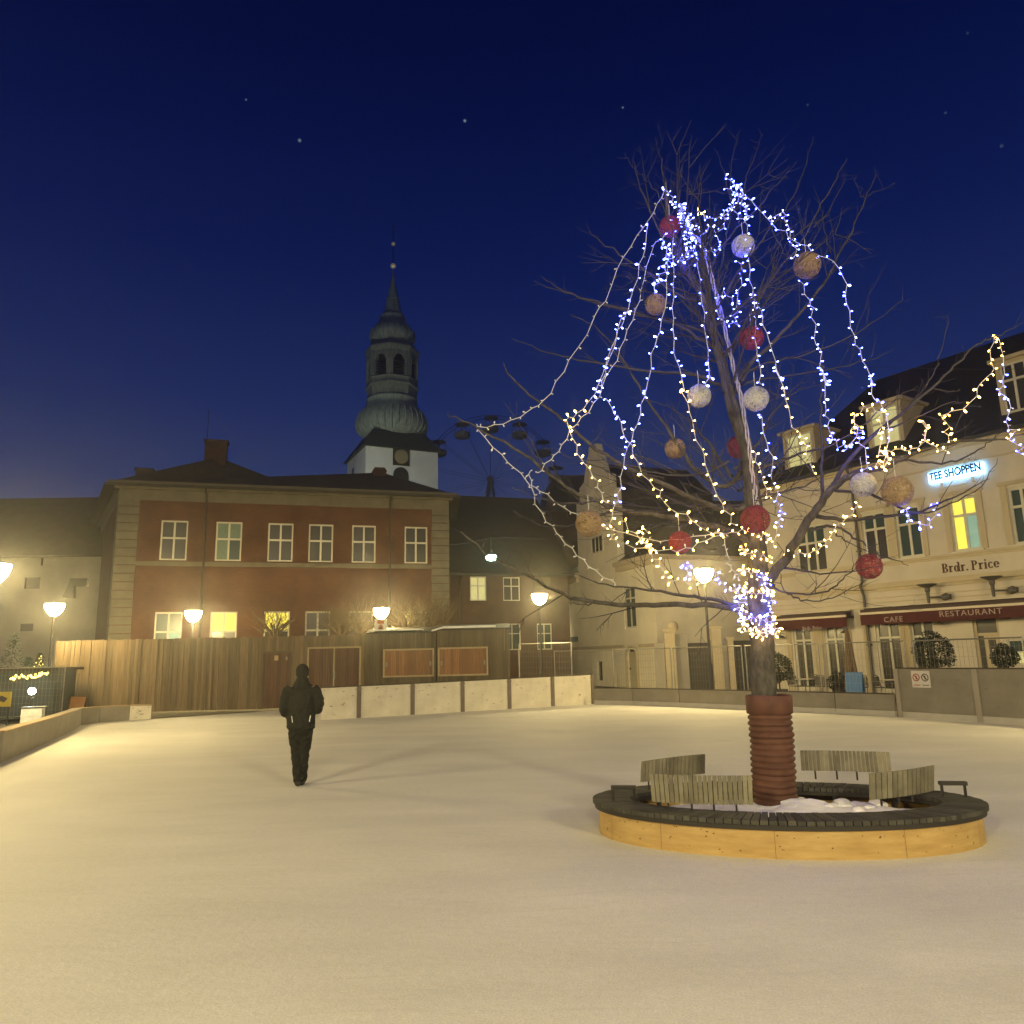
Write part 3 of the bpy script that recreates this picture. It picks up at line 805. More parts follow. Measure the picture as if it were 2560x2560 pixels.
# gable face with the small window left open
def poly_ring(mb, poly, y0, y1):
    mb.prism(poly, y0, y1)
g2 = MB(); g2.prism(gp, .0, .45)
wall_m.build('wall', M_cream, ch)
g2.build('gable', M_cream, ch)
window(ch, (hw1[0], hw1[1], hw1[2], hw1[3]), 3, (), .06, .05, [M_glass], y=-.03, frame=M_frame)
window(ch, hw2, 2, (.72,), .10, .08, [M_glass2], y=.1)
window(ch, sw, 1, (), .05, .05, [M_glass], y=.08)
mb = MB(); mb.box(u0 - .35, ga - .002, -.4, .1, ze - .12, ze + .12); mb.box(u0 - .2, ga - .002, -.22, .0, ze - .42, ze - .122); mb.build('cornice', M_trim, ch); mb = MB()
mb.box(gb + .002, u1 + .35, -.4, .1, ze - .12, ze + .12); mb.box(gb + .002, u1 + .2, -.22, .0, ze - .42, ze - .122)
mb.box(u1 + .002, u1 + .3, .102, 9, ze - .12, ze + .12)
mb.build('cornice', M_trim, ch)
mb = MB(); zpl = 2.35
for a, b in ((u0, dr[0] - .25), (dr[1] + .25, u1 + .05)): mb = MB(); mb.box(a, b, -.06, -.002, zpl - .12, zpl + .06); mb.build('plinth_band', M_trim, ch)
mb = MB(); mb.box(dr[0] + .01, dr[1] - .01, .12, .17, 0, 2.0); mb.box(dr[0] + .2, dr[1] - .2, .10, .118, 1.1, 1.8); mb.box(dr[0] + .2, dr[1] - .2, .10, .118, .2, .9)
do = mb.build('door', M_door, ch)
mb = MB(); mb.box(dr[0] + .1, dr[0] + .16, .05, .118, 1.0, 1.12); mb.build('handle', M_iron, do)
mb = MB(); am = (dr[0] + dr[1]) / 2; rw = (dr[1] - dr[0]) / 2
mb.tube([(dr[0] - .06, -.05, 0), (dr[0] - .06, -.05, 1.75)] + [(am - (rw + .06) * math.cos(a), -.05, 1.75 + .55 * math.sin(a)) for a in [math.pi * i / 10 for i in range(1, 10)]] + [(dr[1] + .06, -.05, 1.75), (dr[1] + .06, -.05, 0)], .07, 6)
mb.build('door_surround', M_trim, ch)
mb = MB(); rg = ze + 3.2
mb.quad((u0 - .2, -.25, ze + .1), (ga, -.25, ze + .1), (ga, 4.5, rg), (u0 - .2, 4.5, rg)); mb.quad((gb, -.25, ze + .1), (u1 + .25, -.25, ze + .1), (u1 - 1.8, 4.5, rg), (gb, 4.5, rg))
mb.quad((u1 + .25, -.25, ze + .1), (u1 + .25, 9.2, ze + .1), (u1 - 1.8, 4.5, rg)); mb.quad((u0 - .2, 9.2, ze + .1), (u0 - .2, 4.5, rg), (u1 - 1.8, 4.5, rg), (u1 + .25, 9.2, ze + .1))
mb.quad((u0 - .2, -.25, ze + .1), (u0 - .2, 4.5, rg), (u0 - .2, 9.2, ze + .1))
# gable roof running back
mb.quad((ga + .1, .46, zt0), (gm, .46, ztop - 1.2), (gm, 7, ztop - 1.2), (ga + .1, 7, zt0)); mb.quad((gb - .1, .46, zt0), (gb - .1, 7, zt0), (gm, 7, ztop - 1.2), (gm, .46, ztop - 1.2))
mb.quad((ga + .1, .47, ze), (ga + .1, 7, ze), (ga + .1, 7, zt0), (ga + .1, .47, zt0)); mb.quad((gb - .1, .47, ze), (gb - .1, .47, zt0), (gb - .1, 7, zt0), (gb - .1, 7, ze))
mb.build('roof', M_roof2, ch)
mb = MB(); r = fc.rect(1424, 1592, 1446, 1604); mb.box(r[0], r[1], -.08, -.01, r[2], r[3])
mb.build('street_plate', M_bluesign, ch)
mb = MB(); uu = fc.uz(1420, 1600)[0]; z0_, z1_ = fc.uz(1418, 1623)[1], fc.uz(1418, 1562)[1]
mb.box(uu - .02, uu + .45, -.30, -.02, z0_, z1_ - 1.1); mb.box(uu - .02, uu + .45, -.30, -.02, z1_ - 1.0, z1_)
mb.build('lit_strip', mat('lit_strip_glass', (.8, .75, .6), .4, emit=(1.0, .84, .5), es=1.5), ch)

# courtyard house between cream house and restaurant
P = at(1780, 1600, 46)
fy = Frame((P.x, P.y), R(6))
cy_ = fy.root('courtyard_house', 'grey rendered house set back behind the lamp and the garden gates', 'building')
u0, u1 = fy.uz(1638, 1500)[0], fy.uz(1990, 1500)[0]; ze = fy.uz(1790, 1402)[1]; zr = at(1780, 1250, 51).z
lw = fy.rect(1784, 1486, 1838, 1562)
mb = MB(); wall_holes(mb, u0, u1, 0, ze, [lw]); mb.quad((u1, 0, 0), (u1, 9, 0), (u1, 9, ze), (u1, 0, ze)); mb.quad((u0, 0, 0), (u0, 0, ze), (u0, 9, ze), (u0, 9, 0))
mb.build('wall', M_greywall, cy_)
window(cy_, lw, 2, (.33, .66), .08, .10, [M_litp, M_litp, M_glass, M_litp, M_litp, M_glass2], frame=M_darkpipe)
mb = MB(); mb.quad((u0 - 2, -.4, ze), (u1, -.4, ze), (u1, 5, zr), (u0 - 2, 5, zr)); mb.quad((u0 - 2, 9, ze), (u0 - 2, 5, zr), (u1, 5, zr), (u1, 9, ze)); mb.quad((u0 - 2, -.4, ze), (u0 - 2, 5, zr), (u0 - 2, 9, ze)); mb.box(u0 - .1, u1, -.5, -.38, ze - .1, ze + .02)
mb.build('roof', M_roof, cy_)
# garden wall with gates and ball finial
gw = Frame((at(1780, 1600, 38).x, 38), R(-8))
go_ = gw.root('garden_wall', 'low pale wall with stone piers, a ball finial and dark gates', 'garden wall')
def gwr(x0, y0, x1, y1): return gw.rect(x0, y0, x1, y1)
mb = MB()
for x0, x1, yt in ((1664, 1690, 1580), (1782, 1806, 1572), (1822, 1836, 1600)):
    r = gwr(x0, yt, x1, 1720); mb.box(r[0], r[1], -.18, .25, 0, r[3]); mb.box(r[0] - .07, r[1] + .07, -.25, .32, r[3] + .002, r[3] + .14)
mb.build('pier', M_trim, go_)
mb = MB()
for x0, x1, yt in ((1638, 1663, 1608), (1691, 1722, 1585), (1777, 1781, 1600), (1807, 1821, 1605), (1884, 1960, 1600)):
    r = gwr(x0, yt, x1, 1720); mb.box(r[0], r[1], 0, .2, 0, r[3])
mb.build('wall', M_greywall, go_)
r = gwr(1664, 1580, 1690, 1720); p = ((r[0] + r[1]) / 2, .03, gw.uz(1693, 1566)[1])
mb = MB(); rd = .27; mb.lathe([(rd * math.sin(a) + .001, p[2] - rd * math.cos(a)) for a in [math.pi * i / 10 for i in range(11)]], 16, Matrix.Translation((p[0] + .2, p[1], 0)))
mb.lathe([(.12, r[3] + .142), (.08, r[3] + .3), (.1, p[2] - .2)], 10, Matrix.Translation((p[0] + .2, p[1], 0)))
mb.build('ball_finial', M_trim, go_, smooth=True)
for x0, x1, yt in ((1723, 1776, 1606), (1837, 1883, 1600)):
    r = gwr(x0, yt, x1, 1720); mb = MB(); nb = 12
    for i in range(nb):
        x = r[0] + (r[1] - r[0]) * (i + .5) / nb; mb.box(x - .045, x + .045, .05, .08, .05, r[3] - .02)
    for z in (.3, 1.1, r[3] - .12): mb.box(r[0], r[1], .08, .13, z, z + .07)
    mb.build('gate', M_gate, go_)

# ------------------------------------------------------------------ restaurant building
P = at(2200, 1600, 32.5)
frs = Frame((P.x, P.y), R(-56))
rs = frs.root('restaurant_building', 'long cream restaurant building with dormers, tall windows and a painted shop name', 'building')
u0, u1 = frs.uz(1925, 1500)[0], frs.uz(2560, 1500)[0] + 4.5
zE = 9.75
U = lambda a, b, c, d, o=0.0: frs.rect(a, b, c, d, o)
w1 = U(1990, 1312, 2066, 1432); w2 = U(2158, 1273, 2218, 1400); w3 = U(2242, 1262, 2304, 1394); w4 = U(2379, 1252, 2449, 1381); w5 = U(2526, 1206, 2592, 1360)
zt = (w2[3] + w3[3] + w4[3]) / 3; zb = (w2[2] + w3[2] + w4[2]) / 3
ups = [(r[0], r[1], zb, zt) for r in (w2, w3, w4, w5)]
w1 = (w1[0], w1[1], w1[2], w1[3])
d1 = U(1988, 1570, 2034, 1725); d2 = U(2066, 1566, 2116, 1725); d3 = U(2196, 1560, 2262, 1729); d4 = U(2282, 1552, 2344, 1729); d5 = U(2441, 1540, 2506, 1735)
zd = 3.25
ds = [(r[0], r[1], .12, zd) for r in (d1, d2, d3, d4)]
d5 = (d5[0], d5[1], .12, zd)
w6 = U(2520, 1598, 2572, 1662)
mb = MB()
wall_holes(mb, u0, u1, 0, zE, ups + [w1] + ds + [d5, w6], rev=.2)
mb.quad((u0, 0, 0), (u0, 0, zE), (u0, 10, zE), (u0, 10, 0)); mb.quad((u1, 0, 0), (u1, 10, 0), (u1, 10, zE), (u1, 0, zE)); mb.quad((u0, 10, 0), (u0, 10, zE), (u1, 10, zE), (u1, 10, 0))
mb.build('wall', M_cream2, rs)
window(rs, w1, 3, (.62,), .09, .10, [M_glass, M_glass, M_glass, M_glass2, M_glass2, M_glass2], y=.1, sill=True)
for i, r in enumerate(ups):
    pn = [[M_glass, M_glass, M_glass2, M_glass2], [M_glass2] * 4, [M_lit, M_litg, M_lit, M_lit], [M_glass2, M_litp, M_glass2, M_glass2]][i]
    window(rs, r, 2, (.66,), .09, .10, pn, y=.1, sill=True)
for i, r in enumerate(ds): window(rs, r, 2, (.70,), .10, .09, [M_glass] * 4, y=.12, name='french_window')
mb = MB(); mb.box(d5[0], d5[1], .1, .16, 2.25, 2.36); mb.box(d5[0], d5[0] + .1, .08, .18, .12, zd); mb.box(d5[1] - .1, d5[1], .08, .18, .12, zd)
mb.box(d5[0] + .3, d5[1] - .101, .11, .15, .12, 2.248)
dd = mb.build('door', M_trim, rs)
mb = MB(); mb.quad((d5[0] + .1, .13, 2.36), (d5[1] - .1, .13, 2.36), (d5[1] - .1, .13, zd), (d5[0] + .1, .13, zd)); mb.box(d5[0] + .45, d5[1] - .2, .09, .108, 1.2, 2.1); mb.quad((d5[0] + .1, .14, .12), (d5[0] + .3, .14, .12), (d5[0] + .3, .14, 2.25), (d5[0] + .1, .14, 2.25))
mb.build('pane', M_glass, dd)
mb = MB(); mb.box(d5[0] + .55, d5[1] - .3, .075, .088, 1.35, 1.75); mb.build('notice', M_paper, dd)
window(rs, w6, 1, (.5,), .06, .05, [M_litp, M_glass2], y=.1)
# pilasters beside the french windows, bands and mouldings
mb = MB()
for a in (ds[0][0] - .35, ds[0][1] + .1, ds[1][0] - .30, ds[1][1] + .12, ds[2][0] - .55, ds[2][1] + .12, ds[3][0] - .42):
    mb.box(a, a + .25, -.06, -.002, 0, 3.45)
    for k_ in (.06, .12, .18): mb.box(a + k_, a + k_ + .03, -.075, -.061, .4, 3.3)
mb.build('pilaster', M_trim, rs)
mb = MB()
for z0_, z1_, p in ((4.36, 4.46, .18), (4.46, 4.58, .11), (4.24, 4.36, .08), (5.36, 5.46, .10), (5.27, 5.36, .05), (8.9, 8.97, .03), (9.52, 9.62, .12), (9.62, 9.76, .25)):
    mb.box(u0 - p, u1, -p, -.002, z0_, z1_ - .002)
for z0_ in (3.55, 3.75, 3.95): mb.box(u0, u1, -.03, -.002, z0_, z0_ + .04)
for r in ups:
    mb.box(r[0] - .22, r[0] - .02, -.05, -.003, r[2], r[3] + .12); mb.box(r[1] + .02, r[1] + .22, -.05, -.003, r[2], r[3] + .12); mb.box(r[0] - .3, r[1] + .3, -.09, -.003, r[3] + .122, r[3] + .26)
mb.build('moulding', M_trim, rs)
# mansard roof with dormers
zR = 0; rdg = at(2500, 808, 34.5)
lr = frs.L(rdg.x, rdg.y, rdg.z); zR = 15.6; yr = 6.0
mb = MB(); hipx = u0 + 3.2
mb.quad((u0 - .3, -.35, zE), (u1, -.35, zE), (u1, yr, zR), (hipx, yr, zR)); mb.quad((u0 - .3, -.35, zE), (hipx, yr, zR), (u0 - .3, 10.3, zE)); mb.quad((u0 - .3, 10.3, zE), (hipx, yr, zR), (u1, yr, zR), (u1, 10.3, zE)); mb.quad((u1, -.35, zE), (u1, 10.3, zE), (u1, yr, zR))
mb.box(u0 - .3, u1, -.47, -.34, zE - .06, zE + .07)
rro = mb.build('roof', M_roof2, rs)
cxu = frs.uz(2552, 780)[0] - 1.0
mb = MB(); mb.box(cxu, cxu + 1.3, yr - .5, yr + .4, zR - 1, zR + 1.4); mb.box(cxu - .1, cxu + 1.4, yr - .6, yr + .5, zR + 1.402, zR + 1.55); mb.build('chimney', mat('chimney_render', (.25, .22, .18), .9, .2, 4), rro)
for (x0, y0, x1, y1), pn in (((1974, 1085, 2040, 1180), M_litp), ((2184, 1018, 2258, 1138), M_litp), ((2512, 905, 2580, 1037), M_glass)):
    r = U(x0, y0, x1, y1, -.8)
    c0, c1 = r[2], r[3]
    mb = MB(); wall_holes(mb, r[0] - .15, r[1] + .15, c0, c1 + .12, [(r[0], r[1], c0 + .08, c1)], y0=.55, rev=.1)
    mb.quad((r[0] - .15, .55, c0), (r[0] - .15, .55, c1 + .12), (r[0] - .15, 3.6, c1 + .12), (r[0] - .15, 3.6, c0)); mb.quad((r[1] + .15, .55, c0), (r[1] + .15, 3.6, c0), (r[1] + .15, 3.6, c1 + .12), (r[1] + .15, .55, c1 + .12))
    mb.box(r[0] - .32, r[1] + .32, .38, 3.8, c1 + .122, c1 + .26)
    dm = mb.build('dormer', M_trim, rs)
    window(dm, (r[0], r[1], c0 + .08, c1), 2, (.66,), .08, .09, [pn], y=.63)
# painted serif name on the frieze
SER = {}
def serif_text(mb, s, x, z, h, M, stroke=.17):
    """little stroke alphabet with thick stems, thin joins and slab serifs"""
    t, tn = h * stroke, h * .07
    def rect(a, b, c, d): mb.box(a, b, 0, .02, c, d, M)
    def arc(cx, cz, rx, rz, a0, a1, th0, th1, n=12):
        P0, P1 = [], []
        for i in range(n + 1):
            a = a0 + (a1 - a0) * i / n
            w_ = th1 + (th0 - th1) * abs(math.cos(a))
            P0.append(((cx + rx * math.cos(a)), (cz + rz * math.sin(a)))); P1.append((cx + (rx - w_) * math.cos(a), cz + (rz - w_ * .8) * math.sin(a)))
        for i in range(n):
            mb.prism([P0[i], P0[i + 1], P1[i + 1], P1[i]], 0, .02, M)
    X = h * .68
    for ch_ in s:
        if ch_ in 'BP':
            rect(x + .08 * h, x + .08 * h + t, z, z + h); rect(x, x + .34 * h, z, z + tn); rect(x, x + .3 * h, z + h - tn, z + h)
            arc(x + .3 * h, z + h * .745, .29 * h, .255 * h, -math.pi / 2, math.pi / 2, t, tn)
            if ch_ == 'B': arc(x + .3 * h, z + h * .255, .34 * h, .255 * h, -math.pi / 2, math.pi / 2, t, tn)
            x += .72 * h
        elif ch_ == 'r':
            rect(x + .07 * h, x + .07 * h + t, z, z + X); rect(x, x + .33 * h, z, z + tn); rect(x, x + .1 * h, z + X - tn, z + X)
            arc(x + .34 * h, z + X * .72, .17 * h, X * .28, math.pi * .15, math.pi, t * .8, tn); x += .54 * h
        elif ch_ == 'd':
            arc(x + .26 * h, z + X / 2, .25 * h, X / 2, 0, 2 * math.pi, t, tn, 18); rect(x + .42 * h, x + .42 * h + t, z, z + h * 1.02); rect(x + .34 * h, x + .5 * h, z + h * 1.02 - tn, z + h * 1.02); rect(x + .42 * h, x + .66 * h, z, z + tn); x += .70 * h
        elif ch_ == 'i':
            rect(x + .07 * h, x + .07 * h + t, z, z + X); rect(x, x + .31 * h, z, z + tn); rect(x, x + .1 * h, z + X - tn, z + X)
            arc(x + .155 * h, z + h * .9, .09 * h, .09 * h, 0, 2 * math.pi, .088 * h, .088 * h, 10); x += .37 * h
        elif ch_ == 'c':
            arc(x + .26 * h, z + X / 2, .26 * h, X / 2, math.pi * .22, math.pi * 1.8, t, tn, 16); x += .55 * h
        elif ch_ == 'e':
            arc(x + .27 * h, z + X / 2, .27 * h, X / 2, 0, math.pi * 1.8, t, tn, 16); rect(x + .06 * h, x + .53 * h, z + X * .48, z + X * .48 + tn); x += .58 * h
        elif ch_ == '.':
            arc(x + .1 * h, z + .09 * h, .09 * h, .09 * h, 0, 2 * math.pi, .088 * h, .088 * h, 10); x += .24 * h
        else: x += .3 * h
    return x
mb = MB(); xe = serif_text(mb, 'Brdr. Price', 0, 0, 1, Matrix.Identity(4))
ta = frs.uz(2357, 1437); tb_ = frs.uz(2500, 1412)
hgt = (tb_[0] - ta[0]) / xe
mb = MB(); serif_text(mb, 'Brdr. Price', ta[0], frs.uz(2430, 1424)[1] - .02, hgt, Matrix.Translation((0, -.025, 0)))
mb.build('painted_name', M_lettb, rs)
# downpipes
mb = MB(); ua = frs.uz(2120, 1210)[0] + .25
mb.tube([(ua, -.42, zE - .05), (ua, -.14, zE - .5), (ua, -.13, 4.7), (ua, -.3, 4.5), (ua, -.13, 4.1), (ua, -.13, 0)], .06, 8)
for z in (2, 3.4, 6, 7.5, 9): mb.box(ua - .09, ua + .09, -.2, -.002, z, z + .06)
mb.build('downpipe', M_pipe, rs)

def awning(px0, px1, ztop, label, texts, name='awning'):
    a = frs.uz(px0, 1560, .55)[0]; b = frs.uz(px1, 1540, .55)[0]
    o = empty(name, frs.P + frs.d * a + Vector((0, 0, 0)), frs.ang, label, 'awning', 'maroon awnings on the restaurant front')
    W = b - a
    mb = MB(); mb.box(0, W, -.22, -.16, ztop - .02, ztop + .16); mb.box(0, W, -.55, -.17, ztop - .05, ztop + .10); mb.build('cassette', M_awnd, o, bevel=.02)
    mb = MB(); mb.box(0, W, -.60, -.552, ztop - .12, ztop - .03); mb.box(0, W, -.24, -.16, ztop + .165, ztop + .20); mb.build('front_rail', M_rail, o)
    mb = MB(); nw = max(8, int(W * 3))
    for i in range(nw):
        x0_, x1_ = W * i / nw, W * (i + 1) / nw
        y0_, y1_ = -.575 + .012 * math.sin(i * 1.7), -.575 + .012 * math.sin((i + 1) * 1.7)
        mb.quad((x0_, y0_, ztop - .122), (x0_, y0_, ztop - .55), (x1_, y1_, ztop - .55), (x1_, y1_, ztop - .122))
    so = mb.build('valance', M_maroon, o); s_ = so.modifiers.new('solid', 'SOLIDIFY'); s_.thickness = .006
    for s in (0, W - .06):
        mb = MB(); mb.box(s, s + .06, -.5, -.003, ztop - .16, ztop - .06); mb.build('arm', M_awnd, o)
    for body, pxc, pyc, size, wid in texts:
        u, z = frs.uz(pxc, pyc, .6)
        text_part('lettering', body, size, M_lettw, o, Matrix.Translation((u - a, -.597, z)) @ Matrix.Rotation(math.pi / 2, 4, 'X'), width=wid, spacing=1.15)
    return o, a, W
zA = frs.uz(2400, 1515, .55)[1]
aw2, a2, W2 = awning(2153, 2640, 3.40, 'long maroon awning lettered CAFE and RESTAURANT above the restaurant door', [('CAFE', 2233, 1549, .30, .78), ('RESTAURANT', 2424, 1532, .30, 2.25)])
aw1, a1, W1 = awning(1940, 2116, 3.36, 'short maroon awning with the small painted name left of the downpipe', [])
mb = MB(); u, z = frs.uz(2006, 1572, .6); serif_text(mb, 'Brdr. Price', 0, 0, 1.0 / xe, Matrix.Translation((u - a1, -.605, z - .08)))
mb.build('lettering', M_lettw, aw1)
# light box sign
sa = frs.uz(2321, 1199, .12); sb = frs.uz(2461, 1166, .12)
zc = (sa[1] + sb[1]) / 2
so = empty('shop_sign', frs.P + frs.d * ((sa[0] + sb[0]) / 2) + Vector((0, 0, zc)), frs.ang, 'glowing blue white light box sign with dark letters under the eaves', 'sign')
sw_ = (sb[0] - sa[0]) / 2
mb = MB(); mb.box(-sw_, sw_, -.16, -.03, -.24, .24); mb.build('light_box', M_sign, so, bevel=.06)
mb = MB(); mb.box(-sw_ * .6, -sw_ * .5, -.1, -.002, -.45, -.245); mb.box(sw_ * .5, sw_ * .6, -.1, -.002, -.45, -.245); mb.box(-sw_ * .7, sw_ * .3, -.08, -.02, -.50, -.452); mb.build('bracket', M_rail, so)
text_part('lettering', 'TEE SHOPPEN', .44, M_lettk, so, Matrix.Translation((-.02, -.166, .04)) @ Matrix.Rotation(math.pi / 2, 4, 'X') @ Matrix.Rotation(R(1.0), 4, 'Z'), width=sw_ * 1.84, offset=.016)
# terrace heaters on the wall
def heater(px_, py_, label):
    u, z = frs.uz(px_, py_, .45)
    o = empty('wall_heater', frs.P + frs.d * u + Vector((0, 0, z)), frs.ang, label, 'heater', 'dish shaped heaters above the awning')
    T = Matrix.Translation((0, -.5, 0))
    mb = MB(); mb.lathe([(.36, .50), (.37, .48), (.13, .36), (.11, .36), (.30, .49)], 20, T); mb.build('dish', M_lampcap, o)
    mb = MB(); mb.lathe([(.10, .365), (.10, .22), (.07, .18), (.05, -.25)], 12, T); mb.tube([(0, -.5, -.03), (.45, -.28, -.03)], .035, 8); mb.tube([(.45, -.28, -.03), (.45, -.05, -.03)], .035, 8); mb.build('stem', M_lampcap, o)
    mb = MB(); mb.lathe([(.10, -.16), (.14, -.08), (.14, .06), (.08, .12)], 12, Matrix.Translation((.55, -.22, -.03)) @ Matrix.Rotation(R(70), 4, 'Y')); mb.box(.45, .65, -.06, -.002, -.12, .08); mb.build('wall_box', M_lampcap, o)
heater(2322, 1492, 'dish heater above the awning, between downpipe and second heater')
heater(2484, 1475, 'dish heater above the awning, below the end of the painted shop name')
# small cone lamps under the awnings
def cone_lamp(px_, py_, label):
    u, z = frs.uz(px_, py_, .25)
    o = empty('wall_lamp', frs.P + frs.d * u + Vector((0, 0, z)), frs.ang, label, 'wall lamp', 'small unlit cone lamps under the awnings')
    mb = MB(); mb.lathe([(.20, -.04), (.19, -.02), (.05, .06), (.03, .08)], 14, Matrix.Translation((0, -.28, 0))); mb.build('shade', M_lampcap, o)
    mb = MB(); mb.tube([(0, -.28, .08), (0, -.25, .16), (0, -.12, .18), (0, -.003, .12)], .015, 6); mb.build('arm', M_lampcap, o)
cone_lamp(1953, 1592, 'unlit cone wall lamp beside the topiary, under the short awning')
cone_lamp(2112, 1580, 'unlit cone wall lamp at the right end of the short awning')
cone_lamp(2349, 1559, 'unlit cone wall lamp left of the restaurant door')
cone_lamp(2515, 1545, 'unlit cone wall lamp right of the restaurant door')

# ------------------------------------------------------------------ wooden fence and the stall huts
fF = Frame((at(420, 1700, 31.8).x, 31.8), math.atan2(.4, 12))
wf = fF.root('wooden_fence', 'tall fence of vertical wooden boards left of the stall huts', 'fence')
a, b = fF.uz(131, 1700)[0], fF.uz(917, 1700)[0]
zt = 2.92
dA, dB = fF.rect(659, 1633, 724, 1771), fF.rect(772, 1621, 898, 1716)
mb = MB(); x = a; rnd = random.Random(3)
while x < b:
    wd = rnd.uniform(.10, .15)
    inside = [(dA[0], dA[1], dA[3]), (dB[0], dB[1], dB[3])]
    z0_ = 0
    for q0, q1, q3 in inside:
        if x + wd > q0 - .02 and x < q1 + .02: z0_ = q3 + .05
    yj = rnd.choice((0, 0, .028)) + rnd.uniform(-.004, .004)
    mb.box(x, x + wd - .008, yj, yj + .022, z0_, zt + rnd.uniform(-.02, .015))
    x += wd
mb.build('boards', M_plank, wf)
mb = MB()
for z in (.5, 1.5, 2.5):
    mb.box(a, dA[0] - .05, .055, .11, z, z + .09)
    mb.box(dA[1] + .05, dB[0] - .05, .055, .11, z, z + .09)
mb.box(a, b, .12, .14, 2.3, zt - .1)
mb.build('rail', M_plankg, wf)
def plank_panel(r, y, n, material, parent, name, z0_=None):
    mb = MB(); wd = (r[1] - r[0]) / n
    for i in range(n): mb.box(r[0] + i * wd + .004, r[0] + (i + 1) * wd - .004, y + rnd.uniform(-.003, .003), y + .025, r[2] if z0_ is None else z0_, r[3])
    mb.box(r[0], r[1], y + .027, y + .04, r[2] if z0_ is None else z0_, r[3])
    return mb.build(name, material, parent)
do = plank_panel(dA, .01, 8, M_redwood, wf, 'door', 0.02)
mb = MB(); q = fF.uz(691, 1645); mb.box(q[0] - .08, q[0] + .08, -.012, -.001, q[1] - .10, q[1] + .10); mb.build('notice', mat('cream_notice', (.5, .36, .2), .7), do)
mb = MB(); q = fF.uz(717, 1646); mb.box(q[0] - .035, q[0] + .035, -.05, -.001, q[1] - .07, q[1] + .07); mb.build('lock', M_steel, do)
mb = MB(); mb.box(dA[0] - .07, dA[0] - .002, -.01, .05, 0, dA[3] + .05); mb.box(dA[1] + .002, dA[1] + .07, -.01, .05, 0, dA[3] + .05); mb.box(dA[0], dA[1], -.01, .05, dA[3] + .002, dA[3] + .08); mb.build('door_frame', M_plankg, wf)
m_ = (dB[0] + dB[1]) / 2
for r in ((dB[0], m_ - .03, 0, dB[3]), (m_ + .03, dB[1], 0, dB[3])):
    dd = plank_panel(r, .0, 9, M_redwood, wf, 'gate_leaf', 0.05)
mb = MB(); mb.box(m_ - .028, m_ + .028, -.03, .02, .05, dB[3]); mb.box(dB[0] - .07, dB[0] - .002, -.03, .05, 0, dB[3] + .07); mb.box(dB[1] + .002, dB[1] + .07, -.03, .05, 0, dB[3] + .07); mb.box(dB[0], dB[1], -.03, .05, dB[3] + .002, dB[3] + .07); mb.build('gate_frame', M_batten, wf)
mb = MB(); q = fF.uz(836, 1688); mb.box(q[0] - .04, q[0] + .04, -.07, -.031, q[1] - .16, q[1] + .16); mb.build('padlock', M_steel, wf)

def hut(px0, px1, sh, label, y_off, ztop, end_plank=None):
    f = Frame((at((px0 + px1) / 2, 1700, 31.4).x, 31.4 + y_off), math.atan2(.4, 12))
    o = f.root('stall_hut', label, 'hut', 'closed wooden stall huts')
    a, b = f.uz(px0, 1650)[0], f.uz(px1, 1650)[0]
    r = f.rect(*sh)
    mb = MB(); x = a
    while x < b - .01:
        wd = min(rnd.uniform(.09, .13), b - x)
        if x + wd > r[0] - .01 and x < r[1] + .01:
            mb.box(x, x + wd - .006, 0, .03, 0, r[2] - .03); mb.box(x, x + wd - .006, 0, .03, r[3] + .03, ztop)
        else: mb.box(x, x + wd - .006, rnd.uniform(-.004, .004), .03, 0, ztop + rnd.uniform(-.01, .01))
        x += wd
    for k_ in range(20):
        mb.box(a, a + .03, .031 + k_ * .12, .145 + k_ * .12, 0, ztop); mb.box(b - .03, b, .031 + k_ * .12, .145 + k_ * .12, 0, ztop)
    mb.build('wall', M_plankg, o)
    mb = MB(); mb.quad((a - .05, -.12, ztop + .01), (b + .05, -.12, ztop + .01), (b + .05, 2.6, ztop + .30), (a - .05, 2.6, ztop + .30)); k2 = mb.build('roof', M_roof2, o); s_ = k2.modifiers.new('solid', 'SOLIDIFY'); s_.thickness = .05
    shp = plank_panel(r, .0, 17, M_shut, o, 'shutter')
    mb = MB(); t = .07
    mb.box(r[0] - t, r[0] - .002, -.03, .04, r[2] - t, r[3] + t); mb.box(r[1] + .002, r[1] + t, -.03, .04, r[2] - t, r[3] + t); mb.box(r[0], r[1], -.03, .04, r[3] + .002, r[3] + t); mb.box(r[0], r[1], -.05, .04, r[2] - t, r[2] - .002)
    mb.build('shutter_frame', M_batten, o)
    for xx in (r[0] + .08, r[1] - .08):
        mb = MB(); mb.box(xx - .03, xx + .03, -.04, -.006, (r[2] + r[3]) / 2 - .15, (r[2] + r[3]) / 2 + .03); mb.build('latch', M_steel, o)
    return o, f, a, b, ztop
hA = hut(918, 1090, (962, 1626, 1081, 1688), 'wooden stall hut with a wide closed red shutter, poster standing on its roof', 0, 2.95)
hB = hut(1092, 1275, (1099, 1622, 1216, 1685), 'wooden stall hut at the right end with closed red shutter and snowy roof edge', -.05, 2.98)
mb = MB(); o, f, a, b, zt_ = hA
mb.box(a + .05, a + (b - a) * .8, -.14, .5, zt_ + .08, zt_ + .13); mb.build('snow_edge', M_snow, o)
o, f, a, b, zt_ = hB
mb = MB(); mb.box(a + .3, b - .55, -.14, .5, zt_ + .085, zt_ + .17); mb.prism([(a - .2, zt_ + .03), (a + .3, zt_ + .17), (a + .3, zt_ + .09), (a - .2, zt_ - .02)], -.15, .3); mb.build('snow_edge', M_snow, o)
